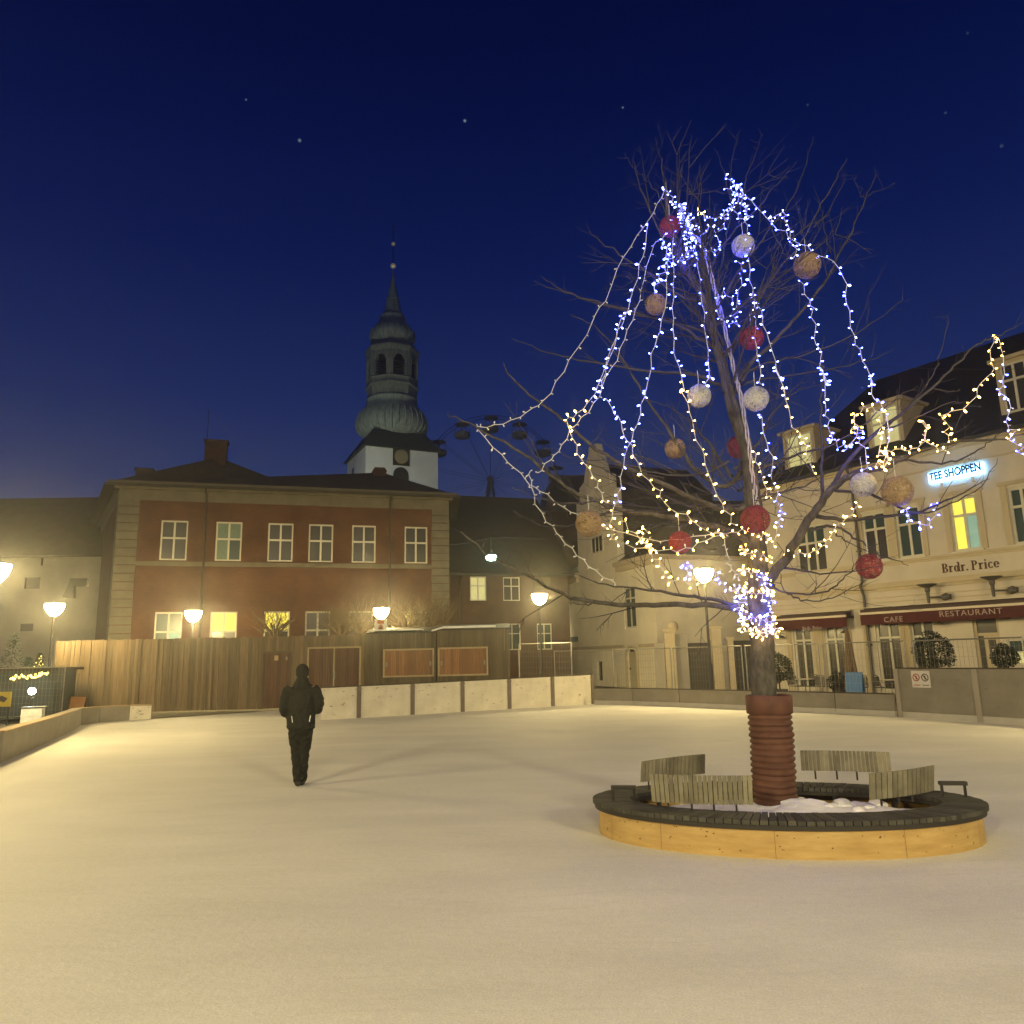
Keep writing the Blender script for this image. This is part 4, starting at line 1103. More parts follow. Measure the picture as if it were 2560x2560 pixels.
# poster on the roof
q = at(952, 1582, 31.6); r = hA[1].rect(936, 1569, 967, 1596)
po = empty('poster', hA[1].P + hA[1].d * ((r[0] + r[1]) / 2) + Vector((0, 0, hA[4] + .06)), hA[1].ang, 'small pale poster board with a red picture standing on the hut roof', 'poster')
W_ = (r[1] - r[0]) / 2
mb = MB(); mb.box(-W_, W_, .02, .06, 0, .50); mb.build('board', M_paper, po)
mb = MB(); mb.box(-W_ * .55, W_ * .55, .012, .018, .30, .44); mb.prism([(.0 + W_ * .5 * math.cos(t_), .02 + .26 * math.sin(t_)) for t_ in [math.pi * i / 10 for i in range(11)]], .012, .018); mb.build('print', M_posterbg, po)
mb = MB(); mb.prism([(.0 + W_ * .3 * math.cos(t_), .02 + .17 * math.sin(t_)) for t_ in [math.pi * i / 10 for i in range(11)]], .008, .0115); mb.build('print', M_ink, po)
# leaning orange board
p = ground(176, 1783); p.y -= .0
ob = empty('leaning_board', (at(172, 1775, 30.6).x - .15, 30.6, 0), 0, 'orange plywood board leaning at the foot of the fence by the left corner', 'board')
mb = MB(); mb.box(-.64, .64, -.02, .02, 0, .74, Matrix.Rotation(R(-18), 4, 'X') @ Matrix.Rotation(R(3), 4, 'Y')); mb.build('panel', M_orange, ob)
ob.location.z = .0
# ------------------------------------------------------------------ rink boards
def board_run(name, pts, h, label, group, material, kick=True, cap=M_cap, post=None, capw=.05, t=.05, inner=1):
    p0, p1 = Vector((pts[0][0], pts[0][1], 0)), Vector((pts[1][0], pts[1][1], 0))
    d = p1 - p0; L_ = d.length; a = math.atan2(d.y, d.x)
    o = empty(name, p0, a, label, 'rink board', group)
    h0, h1 = h if isinstance(h, tuple) else (h, h)
    zk = .16 if kick else 0.0
    mb = MB()
    mb.prism([(.012, zk), (L_ - .012, zk), (L_ - .012, h1), (.012, h0)], 0, t)
    mb.m = [material]
    rs_ = random.Random(int(abs(p0.x) * 100 + abs(p0.y) * 10))
    for _ in range(7 if not kick else 4):
        xx, zz, a_, l_ = rs_.uniform(.2, L_ - .2), zk + (h0 - zk) * rs_.uniform(.08, .92) ** .8, rs_.uniform(-.5, .5), rs_.uniform(.02, .09)
        ca, sa, w_ = math.cos(a_) * l_, math.sin(a_) * l_, rs_.uniform(.006, .018)
        mb.quad((xx - ca, -.002, zz - sa), (xx + w_ * .3, -.002, zz - w_), (xx + ca, -.002, zz + sa), (xx - w_ * .3, -.002, zz + w_), material=M_scuff)
    for xx in (.10, L_ - .10): mb.quad((xx - .015, -.0025, h0 - .09), (xx + .015, -.0025, h0 - .09), (xx + .015, -.0025, h0 - .06), (xx - .015, -.0025, h0 - .06), material=M_scuff)
    mb.build('panel', None, o)
    mb = MB(); mb.prism([(0, h0 + .002), (L_, h1 + .002), (L_, h1 + .035), (0, h0 + .035)], -.02, capw); mb.build('cap_rail', cap, o)
    if kick:
        mb = MB(); mb.box(.006, L_ - .006, -.012, t, 0, zk - .003); mb.build('kick_strip', M_kick, o)
    if post:
        mb = MB(); mb.box(L_ - .07, L_ + .07, -.035, .0, 0, h1); mb.build('post', post, o)
    return o
H0 = [1.0, 1.01, 1.02, 1.045, 1.065, 1.085, 1.11]
lab = ['first white rink board behind the walking person', 'white rink board just right of the walking person', 'white rink board before the closed double gate and left hut',
       'white rink board in front of the left hut shutter', 'white rink board in front of the right hut', 'last tall white rink board, ending beside the low grey boards']
for i in range(6):
    board_run('rink_board', (CB[i], CB[i + 1]), (H0[i], H0[i + 1]), lab[i], 'tall white rink boards before the huts', M_board, kick=False, post=M_bpost)
lab = ['low grey rink board beyond the left frame edge', 'low grey rink board running out past the left edge', 'low grey rink board next along from the left edge', 'low grey rink board before the left corner curve', 'low grey board entering the far left corner curve',
       'short grey corner board in the far left corner', 'short grey corner board under the orange leaning board', 'low pale end board stopping in front of the wooden fence']
for i in range(8):
    board_run('rink_board', (LB[i], LB[i + 1]), (.60, .60) if i < 2 else (.60 - .02 * (i - 1), .60 - .02 * i), lab[i], 'low rink boards on the left side', M_board if i == 7 else M_boardg, kick=False, cap=M_capw, capw=.26)
lab = ['low grey rink board next to the tall white boards', 'low grey rink board in front of the cream house door', 'low grey rink board behind the tree trunk', 'low grey rink board in front of the cafe chairs', 'low grey rink board next to the tall grey boards']
for i in range(5):
    board_run('rink_board', (RB[i], RB[i + 1]), .60, lab[i], 'low rink boards before the cafe', M_boardg)
lab = ['tall grey rink board carrying the white prohibition notice', 'tall grey rink board under the restaurant door', 'tall grey rink board at the right edge of view', 'tall grey rink board past the right edge of view', 'long grey board past the right edge', 'grey board beside the photographer on the right']
for i in range(6):
    o = board_run('rink_board', (RT[i], RT[i + 1]), 1.30, lab[i], 'tall grey rink boards on the right', M_boardg, post=mat('pale_post', (.33, .29, .24), .6))
    if i == 0: FIRST_TALL = o.name
mb = MB(); mb.box(-.05, .07, -.035, .06, 0, 1.3); mb.build('post', MATS['pale_post'], bpy.data.objects[FIRST_TALL])
# notice on the tall board
d = Vector((RT[1][0] - RT[0][0], RT[1][1] - RT[0][1], 0)).normalized(); fn = Frame(RT[0], math.atan2(d.y, d.x))
r = fn.rect(2282, 1679, 2324, 1717)
no = empty('notice', fn.P + fn.d * ((r[0] + r[1]) / 2) + Vector((0, 0, (r[2] + r[3]) / 2)), fn.ang, 'white notice with two round prohibition symbols on the tall grey board', 'notice')
W_, Hh = .26, .22
mb = MB(); mb.box(-W_, W_, -.018, -.004, -Hh, Hh); mb.build('plate', M_paper, no)
for s in (-1, 1):
    mb = MB(); MX = Matrix.Translation((s * .125, -.021, .045)) @ Matrix.Rotation(math.pi / 2, 4, 'X')
    mb.tube([MX @ Vector((.09 * math.cos(2 * math.pi * i / 20), .09 * math.sin(2 * math.pi * i / 20), 0)) for i in range(21)], .012, 4, material=M_redink if s < 0 else M_ink)
    mb.box(-.08, .08, -.009, .009, -.004, .004, MX @ Matrix.Rotation(R(-45), 4, 'Z'), M_redink if s < 0 else M_ink)
    mb.box(-.02, .02, -.05, .05, -.003, .001, MX @ Matrix.Rotation(R(12), 4, 'Z'), M_ink)
    mb.box(-.09, .09, -.0035, 0, -.165, -.145, Matrix.Translation((s * .125, -.018, 0)), M_redink if s < 0 else M_ink)
    mb.build('symbol', None, no)

# ------------------------------------------------------------------ wire mesh fences
def mesh_fence(p0, p1, h, label, parent_group='steel mesh fence panels round the rink'):
    p0, p1 = Vector((p0[0], p0[1], 0)), Vector((p1[0], p1[1], 0)); d = p1 - p0; L_ = d.length
    o = empty('mesh_fence', p0, math.atan2(d.y, d.x), label, 'fence panel', parent_group)
    mb = MB(); mb.tube([(.03, 0, 0), (.03, 0, h)], .022, 6); mb.tube([(L_ - .03, 0, 0), (L_ - .03, 0, h)], .022, 6); mb.tube([(.03, 0, h), (L_ - .03, 0, h)], .022, 6); mb.tube([(.03, 0, .15), (L_ - .03, 0, .15)], .022, 6)
    mb.build('frame', M_steel, o)
    mb = MB(); x = .12
    while x < L_ - .05: mb.box(x - .0025, x + .0025, -.0025, .0025, .15, h); x += .12
    z = .35
    while z < h - .05: mb.box(.05, L_ - .05, -.006, -.003, z - .0025, z + .0025); z += .25
    mb.build('wire_mesh', M_steel, o)
    return o
MF = [((1.6, 32.2), (4.0, 31.6)), ((4.1, 31.5), (5.9, 29.3)), ((5.95, 29.25), (7.9, 26.9)), ((7.95, 26.8), (9.7, 24.7)), ((9.75, 24.6), (11.3, 22.4)), ((11.4, 22.2), (12.9, 19.6)), ((12.95, 19.5), (14.2, 16.8))]
lab = ['steel mesh fence panel behind the last white rink board', 'steel mesh fence panel in front of the cream house door', 'steel mesh fence panel between lamp post and tree trunk', 'steel mesh fence panel right of the tree trunk before the cafe chairs', 'steel mesh fence panel in front of the folded parasol', 'steel mesh fence panel in front of the restaurant door', 'steel mesh fence panel at the right edge of view']
for (p, q), l in zip(MF, lab): mesh_fence(p, q, 2.06, l)
mesh_fence((.15, 36.0), (2.6, 35.4), 2.45, 'separate mesh gate panel standing right of the huts under a lamp')
mesh_fence((-22.5, 26.6), (-16.6, 28.6), 1.86, 'steel mesh fence panel at the far left beside the fence end')

# ------------------------------------------------------------------ street lamps
def make_lamp():
    o = empty('street_lamp', (0, 0, 0))
    mb = MB(); mb.tube([(0, 0, 0), (0, 0, 1.1)], .075, 10); mb.tube([(0, 0, 1.1), (0, 0, 3.92)], .048, 10); mb.lathe([(.10, 0), (.10, .06), (.08, .1)], 12); mb.build('post', M_post, o, smooth=False)
    mb = MB(); mb.lathe([(.05, 3.90), (.07, 3.93), (.07, 3.99), (.05, 4.0)], 12); mb.build('collar', M_post, o)
    mb = MB(); mb.lathe([(.055, 3.98), (.18, 4.06), (.29, 4.21), (.345, 4.37), (.34, 4.45)], 16); mb.build('bowl', M_lampbowl, o, smooth=True)
    mb = MB(); mb.lathe([(.365, 4.452), (.365, 4.49), (.14, 4.54), (.02, 4.55)], 16); mb.build('cap', M_lampcap, o)
    return o
lamp0 = make_lamp()
LAMPS = [(at(-14, 1432, 18.5), 'large bright street lamp cut by the left edge of the photo'), (at(136, 1523, 30.2), 'street lamp at the left end of the wooden fence'),
         (at(181, 1583, 50), 'small distant street lamp just above the fence top at left'), (at(483, 1540, 33.4), 'street lamp before the brick wall beside the yellow lit window'),
         (at(953, 1533, 34), 'street lamp above the poster on the hut roof'), (at(1349, 1497, 34.5), 'street lamp before the lower brick house, right of the huts'),
         (at(1760, 1438, 27.6), 'street lamp left of the decorated tree, before the grey house'),
         (Vector((15.2, 15.5, 0)), 'added unseen street lamp beyond the right edge of the square'), (Vector((9.0, -6.0, 0)), 'added unseen street lamp behind the photographer on the right'), (Vector((-9.5, -2.0, 0)), 'added unseen street lamp behind the photographer on the left'), (Vector((-11.6, 8.0, 0)), 'added unseen street lamp beside the left boards')]  # these four are added out of view to light the ice and foreground
for i, (p, l) in enumerate(LAMPS):
    o = lamp0 if i == 0 else copy_tree(lamp0)
    dz = (p.z - 4.25) if p.z > 1 else 0
    o.location = (p.x, p.y, max(-.6, min(.6, dz))); tag(o, l, 'street lamp', 'street lamps around the square')
# floodlight masts added unseen behind the photographer to brighten ice and boards
def mast(x, y, label):
    o = empty('fill_floodlight', (x, y, 0), math.atan2(-x, 16 - y) * -1, label, 'floodlight mast', 'added fill floodlight masts behind the photographer')
    o.rotation_euler = (0, 0, math.atan2(16 - y, -x) - math.pi / 2)
    mb = MB(); mb.tube([(0, 0, 0), (0, 0, 10.0)], [.12, .07], 10); mb.box(-.7, .7, -.05, .05, 9.9, 10.0); mb.build('pole', M_post, o)
    for s in (-1, 1):
        M = Matrix.Translation((s * .5, .06, 9.75)) @ Matrix.Rotation(R(-66), 4, 'X')
        mb = MB(); mb.box(-.24, .24, -.10, -.002, -.20, .20, M); hd = mb.build('lamp_head', M_iron, o)
        mb = MB(); mb.quad(M @ Vector((-.21, .001, -.17)), M @ Vector((.21, .001, -.17)), M @ Vector((.21, .001, .17)), M @ Vector((-.21, .001, .17))); mb.build('lens', M_fill_lens, hd)
mast(-12.0, -15.0, 'added fill floodlight mast behind the photographer at left'); mast(14.0, -15.0, 'added fill floodlight mast behind the photographer at right'); mast(1.0, -19.0, 'added fill floodlight mast straight behind the photographer')
# lamp hung on a wire
q = at(1228, 1393, 37)
hl = empty('hanging_lamp', q, 0, 'pale green white lamp hung from a wire before the big dark roof', 'hanging lamp')
mb = MB(); mb.lathe([(.10, -.16), (.20, -.13), (.27, -.02), (.24, .08)], 14); mb.build('globe', M_hang, hl, smooth=True)
mb = MB(); mb.lathe([(.28, .082), (.22, .15), (.06, .24), (.05, .36)], 14); mb.tube([(0, 0, .35), (0, 0, 1.0)], .012, 4); mb.build('hood', M_lampcap, hl)
s0, s1 = Vector((-4.0, 42.5, 8.2)) - q, Vector((9.0, 47, 9.0)) - q
mb = MB()
for e in (s0, s1): mb.tube([Vector((0, 0, 1.0)).lerp(e, t) - Vector((0, 0, .5 * t * (1 - t))) for t in [i / 8 for i in range(9)]], .008, 4)
mb.build('span_wire', M_iron, hl)
# overhead cable at the right
mb = MB(); c0, c1 = at(2170, 918, 24), at(2620, 922, 25)
mb.tube([c0.lerp(c1, i / 10) - Vector((0, 0, .12 * (i / 10) * (1 - i / 10))) for i in range(11)], .007, 4)
mb.build('overhead_cable', M_iron, label='thin overhead cable crossing before the restaurant roof', cat='cable')
# assumed church floodlight, hidden behind the roofs, and wall floodlight at the left
def spot(name, loc, target, energy, col, size, parent=None, blend=.6, rad=.4):
    l = bpy.data.lights.new(name, 'SPOT'); l.energy = energy; l.color = col; l.spot_size = R(size); l.spot_blend = blend; l.shadow_soft_size = rad
    o = bpy.data.objects.new(name, l); COL.objects.link(o); o.location = loc
    o.rotation_euler = (Vector(target) - Vector(loc)).to_track_quat('-Z', 'Y').to_euler()
    return o
fl = spot('assumed_church_floodlight', (-15, 56, 12), (bx.x, bx.y, 27), 5200, (.95, 1.0, .80), 70, rad=.6)

# ------------------------------------------------------------------ left corner: floodlight, lit tree, stall bits
q = at(80, 1728, 24.5)
fo = empty('floodlight', (q.x, q.y, 0), math.atan2(-q.x, q.y) * -1 + math.pi * 0, 'glaring white floodlight on a short stand behind the left boards', 'floodlight')
fo.rotation_euler = (0, 0, math.atan2(q.y, q.x) - math.pi / 2)
mb = MB(); mb.lathe([(.001, -.001), (.09, 0), (.10, .02), (.09, .03)], 16, Matrix.Translation((0, .0, q.z)) @ Matrix.Rotation(math.pi / 2, 4, 'X')); mb.build('glass', M_flood, fo)
mb = MB(); mb.lathe([(.13, 0), (.13, .03), (.06, .12)], 16, Matrix.Translation((0, .002, q.z)) @ Matrix.Rotation(-math.pi / 2, 4, 'X')); mb.tube([(0, .05, 0), (0, .05, q.z - .15)], .025, 6); mb.box(-.25, .25, -.2, .3, 0, .03); mb.build('stand', M_iron, fo)
q = at(82, 1788, 22.5)
cr = empty('white_crate', (q.x, q.y, 0), R(20), 'white crate lit by the floodlight behind the left boards', 'crate')
mb = MB(); mb.box(-.26, .26, -.2, .2, 0, q.z + .2)
for z in (.25, .5): mb.box(-.27, .27, -.215, -.202, z, z + .03)
mb.build('body', M_flood_w, cr); mb = MB(); mb.box(-.3, .3, -.23, .23, q.z + .202, q.z + .24); mb.build('lid', M_iron, cr)
q = at(10, 1748, 26)
ys = empty('yellow_sign', (q.x, q.y, 0), R(-20), 'yellow sign board at the left edge behind the boards', 'sign')
mb = MB(); mb.box(-.45, .32, -.02, .02, q.z - .24, q.z + .24); mb.build('board', M_yellow, ys)
for x in (-.3, .2): mb = MB(); mb.tube([(x, .03, 0), (x, .03, q.z)], .03, 6); mb.build('post', M_iron, ys)
mb = MB(); mb.prism([(-.36, q.z - .02), (-.1, q.z + .12), (.2, q.z + .03), (.05, q.z - .1)], -.03, -.021); mb.build('print', M_ink, ys)
rnd = random.Random(11)
def conifer(x, y, h, r, label, lights, nm='fir_tree', mat_=None, seed=1, group=None):
    rn = random.Random(seed)
    o = empty(nm, (x, y, 0), 0, label, 'tree', group)
    mb = MB(); mb.tube([(0, 0, 0), (0, 0, h * .95)], [.05, .01], 6); mb.build('trunk', M_bark2, o)
    mb = MB()
    for i in range(1300):
        t = rn.random() ** .8; z = h * (.08 + .92 * t); rr = r * (1 - t) * (.5 + .5 * rn.random()) + .02
        a = rn.uniform(0, 6.283); p = Vector((rr * math.cos(a), rr * math.sin(a), z - .15 * rr)); u = Vector((math.cos(a), math.sin(a), rn.uniform(-.6, .3))).normalized() * .13; v = Vector((-math.sin(a), math.cos(a), rn.uniform(-.3, .3))) * .03
        mb.quad(p - v, p + u - v * .2, p + u + v * .2, p + v)
    mb.build('crown', mat_ or M_needle, o)
    if lights:
        mb = MB()
        for i in range(lights):
            t = rn.random(); z = h * (.1 + .85 * t); rr = r * (1 - t) * .98 + .03; a = rn.uniform(0, 6.283)
            M = Matrix.Translation((rr * math.cos(a), rr * math.sin(a), z)); mb.lathe([(.001, -.03), (.025, 0), (.001, .03)], 5, M, closed=False)
        f_ = mb.build('fairy_lights', M_fairy, o); f_['kind'] = 'stuff'
    return o
q = at(96, 1700, 33); conifer(q.x, q.y, at(96, 1632, 33).z, .8, 'small fir tree with yellow fairy lights left of the fence end', 60, seed=2)
q = at(20, 1750, 30); conifer(q.x, q.y, 3.2, 1.2, 'dark fir tree at the left edge behind the yellow sign', 0, seed=3)
q = at(60, 1750, 31); conifer(q.x - .6, q.y + 1, 2.3, 1.2, 'dark bushy fir between the two taller firs at left', 0, seed=4)
# garland along a stall front
q = at(70, 1695, 28)
gl = MB()
pts = [at(x, y, 28) for x, y in ((32, 1698), (45, 1692), (55, 1690), (66, 1694), (74, 1690), (84, 1692), (94, 1690), (104, 1686), (112, 1683))]
gl.tube(pts, .02, 4, material=M_cable)
for p in pts:
    for k_ in range(4):
        gl.lathe([(.001, -.04), (.04, 0), (.001, .04)], 6, Matrix.Translation(p + Vector((rnd.uniform(-.12, .12), rnd.uniform(-.05, .05), rnd.uniform(-.06, .06)))), closed=False, material=M_fairy)
gl.build('light_garland', None, label='glowing yellow garland strung low at the far left above the floodlight', cat='garland')
st = empty('market_stall', (at(60, 1760, 29).x, 29, 0), R(10), 'dark closed market stall behind the floodlight at left', 'stall')
mb = MB(); mb.box(-2.6, 1.0, 0, 2, 0, 1.75); mb.build('counter', mat('dark_teal_board', (.045, .065, .06), .7, .3, 2), st)
mb = MB(); mb.prism([(-2.8, 1.752), (1.2, 1.752), (1.2, 1.85), (-2.8, 1.95)], -.4, 2.2); mb.build('roof', M_iron, st)

# ------------------------------------------------------------------ bare trees behind the fence
def bare_tree(x, y, h, w_, label, seed, n=260):
    rn = random.Random(seed)
    o = empty('pollarded_tree', (x, y, 0), 0, label, 'tree', 'bare pollarded trees between fence and brick building')
    mb = MB(); hz = h * .66
    mb.tube([(0, 0, 0), (.03, 0, hz * .6), (0, 0, hz)], [.13, .11, .10], 8)
    heads = []
    for i in range(9):
        a = 2 * math.pi * i / 9 + rn.uniform(-.3, .3); L_ = w_ * rn.uniform(.35, .95)
        e = Vector((L_ * math.cos(a), L_ * .6 * math.sin(a), hz + rn.uniform(.05, .55)))
        mb.tube([(0, 0, hz * rn.uniform(.8, 1)), e * .55 + Vector((0, 0, hz * .42)), e], [.07, .05, .035], 5); heads.append(e)
    mb.build('trunk', M_bark2, o)
    mb = MB()
    for i in range(n):
        b = rn.choice(heads) * rn.uniform(.5, 1.0); b.z = hz + rn.uniform(-.3, .4)
        d = Vector((rn.gauss(0, .5), rn.gauss(0, .4), rn.uniform(.2, 1.1))).normalized() * rn.uniform(.4, h - hz)
        m = b + d * .5 + Vector((rn.gauss(0, .06), rn.gauss(0, .06), 0))
        mb.tube([b, m, b + d], [.011, .008, .004], 3)
        if rn.random() < .6: mb.tube([m, m + Vector((rn.gauss(0, .25), rn.gauss(0, .2), rn.uniform(.0, .4)))], [.007, .003], 3)
    mb.build('crown', M_twig if False else M_bark2, o)
for px_, s_, h, ww, l in ((686, 1, 5.2, 1.2, 'bare pollarded tree in front of the yellow lit ground floor windows'), (848, 2, 5.1, 1.3, 'bare pollarded tree above the double gate'), (905, 5, 4.9, 1.1, 'bare pollarded tree left of the lamp over the poster'), (1022, 3, 5.3, 1.35, 'dense bare pollarded tree at the right corner of the brick building'), (1085, 4, 5.2, 1.0, 'narrow bare pollarded tree against the pale stone corner')):
    q = at(px_, 1600, 36.3); bare_tree(q.x, q.y, h, ww, l, s_, 300 if px_ > 1000 else (90 if px_ < 700 else 190))

# ------------------------------------------------------------------ terrace furniture behind the mesh fence
def chair(x, y, rz, label):
    o = empty('terrace_chair', (x, y, 0), rz, label, 'chair', 'terrace chairs outside the cafe')
    for sx_ in (-.21, .21):
        for sy_ in (-.2, .2):
            mb = MB(); mb.tube([(sx_ * 1.1, sy_ * 1.1, 0), (sx_, sy_, .45)], .014, 6); mb.build('leg', M_steel, o)
    mb = MB(); mb.box(-.24, .24, -.23, .23, .44, .47); mb.build('seat', M_wick, o, bevel=.01)
    mb = MB()
    mb.tube([(-.24, .22, .45), (-.25, .27, .70), (-.2, .3, .86), (0, .33, .90), (.2, .3, .86), (.25, .27, .70), (.24, .22, .45)], .016, 6)
    for i in range(7):
        xx = -.2 + .4 * i / 6; mb.box(xx - .022, xx + .022, .255, .27, .5, .84)
    mb.build('backrest', M_wick, o)
    mb = MB()
    for s in (-1, 1): mb.tube([(s * .25, .25, .68), (s * .29, .0, .68), (s * .26, -.22, .64), (s * .23, -.22, .45)], .014, 6)
    mb.build('armrest', M_steel, o)
def table(x, y, label):
    o = empty('cafe_table', (x, y, 0), .3, label, 'table', 'terrace tables outside the cafe')
    mb = MB(); mb.lathe([(.36, .72), (.37, .735), (.36, .75)], 24); mb.build('tabletop', M_rail, o)
    mb = MB(); mb.tube([(0, 0, .03), (0, 0, .72)], .025, 8); mb.lathe([(.22, 0), (.22, .02), (.05, .04)], 16); mb.build('pedestal', M_iron, o)
def tp(px_, Y): q = at(px_, 1700, Y); return q.x, q.y
for px_, Y, rz, l in ((1992, 31.5, .4, 'terrace chair nearest the topiary, left of the first table'), (2030, 31.0, -.8, 'terrace chair between first table and folded parasol'), (2062, 30.6, 2.2, 'terrace chair facing away beside the folded parasol'), (2148, 29.3, -.6, 'terrace chair right of the blue board, by the downpipe'), (2206, 28.8, .6, 'terrace chair left of the right hand table'), (2262, 28.2, -.9, 'terrace chair beside the tall grey rink board')):
    x, y = tp(px_, Y); chair(x, y, rz, l)
x, y = tp(2012, 31.2); table(x, y, 'small round cafe table between the two left chairs')
x, y = tp(2236, 28.5); table(x, y, 'small round cafe table near the tall grey rink board')
x, y = tp(2130, 29.6)
pa = empty('folded_parasol', (x, y, 0), 0, 'folded brown parasol standing among the terrace chairs', 'parasol')
mb = MB(); mb.tube([(0, 0, 0), (0, 0, 2.75)], .03, 8); mb.lathe([(.3, 0), (.3, .06), (.06, .1)], 16); mb.build('pole', M_iron, pa)
mb = MB(); pr = [(.30, .35), (.24, .9), (.17, 1.6), (.10, 2.3), (.04, 2.65)]
n = 16; V, Fc = [], []
for r_, z_ in pr:
    for k_ in range(n):
        q = 2 * math.pi * k_ / n; rr = r_ * (1.0 if k_ % 2 else .55); V.append((rr * math.cos(q), rr * math.sin(q), z_))
for i in range(len(pr) - 1):
    for k_ in range(n): Fc.append((i * n + k_, i * n + (k_ + 1) % n, (i + 1) * n + (k_ + 1) % n, (i + 1) * n + k_))
mb.add(V, Fc); mb.build('canopy', M_cloth, pa)
x, y = tp(2136, 28.8)
ab = empty('pavement_sign', (x, y, 0), R(-40), 'blue folding pavement sign before the folded parasol', 'sign')
for s in (-1, 1):
    mb = MB(); mb.box(-.3, .3, -.015, .015, .05, 1.05, Matrix.Translation((0, s * .25, 0)) @ Matrix.Rotation(s * R(13), 4, 'X')); mb.build('panel', M_blue, ab)
def bush(x, y, z0_, r, label, name='potted_shrub', pot=True, seed=5, n=1500):
    rn = random.Random(seed); o = empty(name, (x, y, 0), 0, label, 'plant')
    if pot:
        mb = MB(); mb.lathe([(.20, 0), (.28, .42), (.30, .45), (.26, .45), (.25, .40)], 16); mb.build('pot', M_pot, o)
        mb = MB(); mb.tube([(0, 0, .4), (0, 0, z0_)], .025, 6); mb.build('stem', M_bark2, o)
    mb = MB()
    for i in range(n):
        d = Vector((rn.gauss(0, 1), rn.gauss(0, 1), rn.gauss(0, 1))).normalized(); rr = r * (.55 + .5 * rn.random() ** .5) * (1 + .12 * math.sin(5 * d.x + 3 * d.z))
        p = Vector((0, 0, z0_)) + d * rr; a = Vector((rn.gauss(0, 1), rn.gauss(0, 1), rn.gauss(0, 1))).normalized() * .05; b = a.orthogonal().normalized() * .022
        mb.quad(p - a, p + b, p + a, p - b)
    mb.build('foliage', M_leaf, o)
x, y = tp(1948, 29.3); bush(x, y, 1.25, .55, 'round potted topiary shrub just right of the tree trunk', seed=6, n=2400)
x, y = tp(2346, 26.4); bush(x, y, 1.75, .62, 'dark rounded shrub behind the tall grey board left of the door', seed=7, n=2400)
x, y = tp(2522, 24); bush(x, y, 1.55, .36, 'small dark shrub showing over the grey board right of the door', seed=8)
x, y = tp(2095, 30.5); bush(x, y, .65, .36, 'low potted shrub between chairs left of the parasol', seed=9, n=700)

# ------------------------------------------------------------------ person
PX, PY = -3.35, 12.19
pe_rot = math.atan2(-PX, PY)
def skin(name, joints, edges, root, parent=None, sub=2):
    me = bpy.data.meshes.new(name); me.from_pydata([j[0] for j in joints], edges, []); me.update()
    o = bpy.data.objects.new(name, me); COL.objects.link(o)
    if parent: o.parent = parent
    m = o.modifiers.new('skin', 'SKIN'); m.use_smooth_shade = True
    lay = me.skin_vertices[0] if me.skin_vertices else None
    if lay is None:
        bm = bmesh.new(); bm.from_mesh(me); bm.verts.layers.skin.verify(); bm.to_mesh(me); bm.free(); lay = me.skin_vertices[0]
    for i, j in enumerate(joints):
        r_ = j[1] if hasattr(j[1], '__len__') else (j[1], j[1])
        lay.data[i].radius = r_; lay.data[i].use_root = (i == root)
    s_ = o.modifiers.new('subsurf', 'SUBSURF'); s_.levels = sub; s_.render_levels = sub
    return o
J = [((0, 0, .96), (.13, .10)), ((0, .0, 1.15), (.13, .10)), ((0, 0, 1.36), (.15, .11)), ((0, .0, 1.50), (.07, .07)), ((0, .03, 1.585), (.055, .06)), ((0, .045, 1.66), (.075, .09)), ((0, .05, 1.745), (.07, .085)),
     ((-.19, 0, 1.44), .06), ((-.258, -.05, 1.17), .04), ((-.20, .14, 1.03), .033), ((-.15, .20, 1.02), (.04, .025)), ((.19, 0, 1.44), .06), ((.258, -.05, 1.20), .04), ((.20, .14, 1.05), .033), ((.15, .20, 1.04), (.04, .025)),
     ((-.09, 0, .88), .085), ((-.055, .06, .50), .06), ((-.02, -.12, .12), .045), ((-.03, .02, .04), (.045, .03)),
     ((.09, 0, .88), .085), ((.06, .02, .50), .06), ((.035, -.04, .10), .045), ((.045, .13, .035), (.045, .03)),
     ((0, .135, 1.655), .016), ((-.085, .04, 1.655), (.014, .02)), ((.085, .04, 1.655), (.014, .02))]
Ed = [(0, 1), (1, 2), (2, 3), (3, 4), (4, 5), (5, 6), (2, 7), (7, 8), (8, 9), (9, 10), (2, 11), (11, 12), (12, 13), (13, 14), (0, 15), (15, 16), (16, 17), (17, 18), (0, 19), (19, 20), (20, 21), (21, 22), (5, 23), (5, 24), (5, 25)]
for b_, s in ((10, -1), (14, 1)):
    bp_ = Vector(J[b_][0])
    for k_, (dx, L_) in enumerate(((-.030, .065), (-.010, .075), (.010, .070), (.028, .055))):
        i0 = len(J); m_ = bp_ + Vector((-s * .04, .035, dx * .9)); e_ = m_ + Vector((-s * L_ * .7, -.01, -.012))
        J.append((tuple(m_), .010)); J.append((tuple(e_), .008)); Ed += [(b_, i0), (i0, i0 + 1)]
    i0 = len(J); J.append((tuple(bp_ + Vector((-s * .02, .0, .045))), .010)); Ed.append((b_, i0))
pb = skin('person', J, Ed, 0, sub=1)
pb.data.materials.append(M_skin)
pb.location = (PX, PY, 0); pb.rotation_euler = (0, 0, pe_rot * -1 * -1 if False else -math.atan2(PX, PY) * 1.0)
tag(pb, 'person in dark jacket, dark trousers and beanie walking away across the ice', 'person')
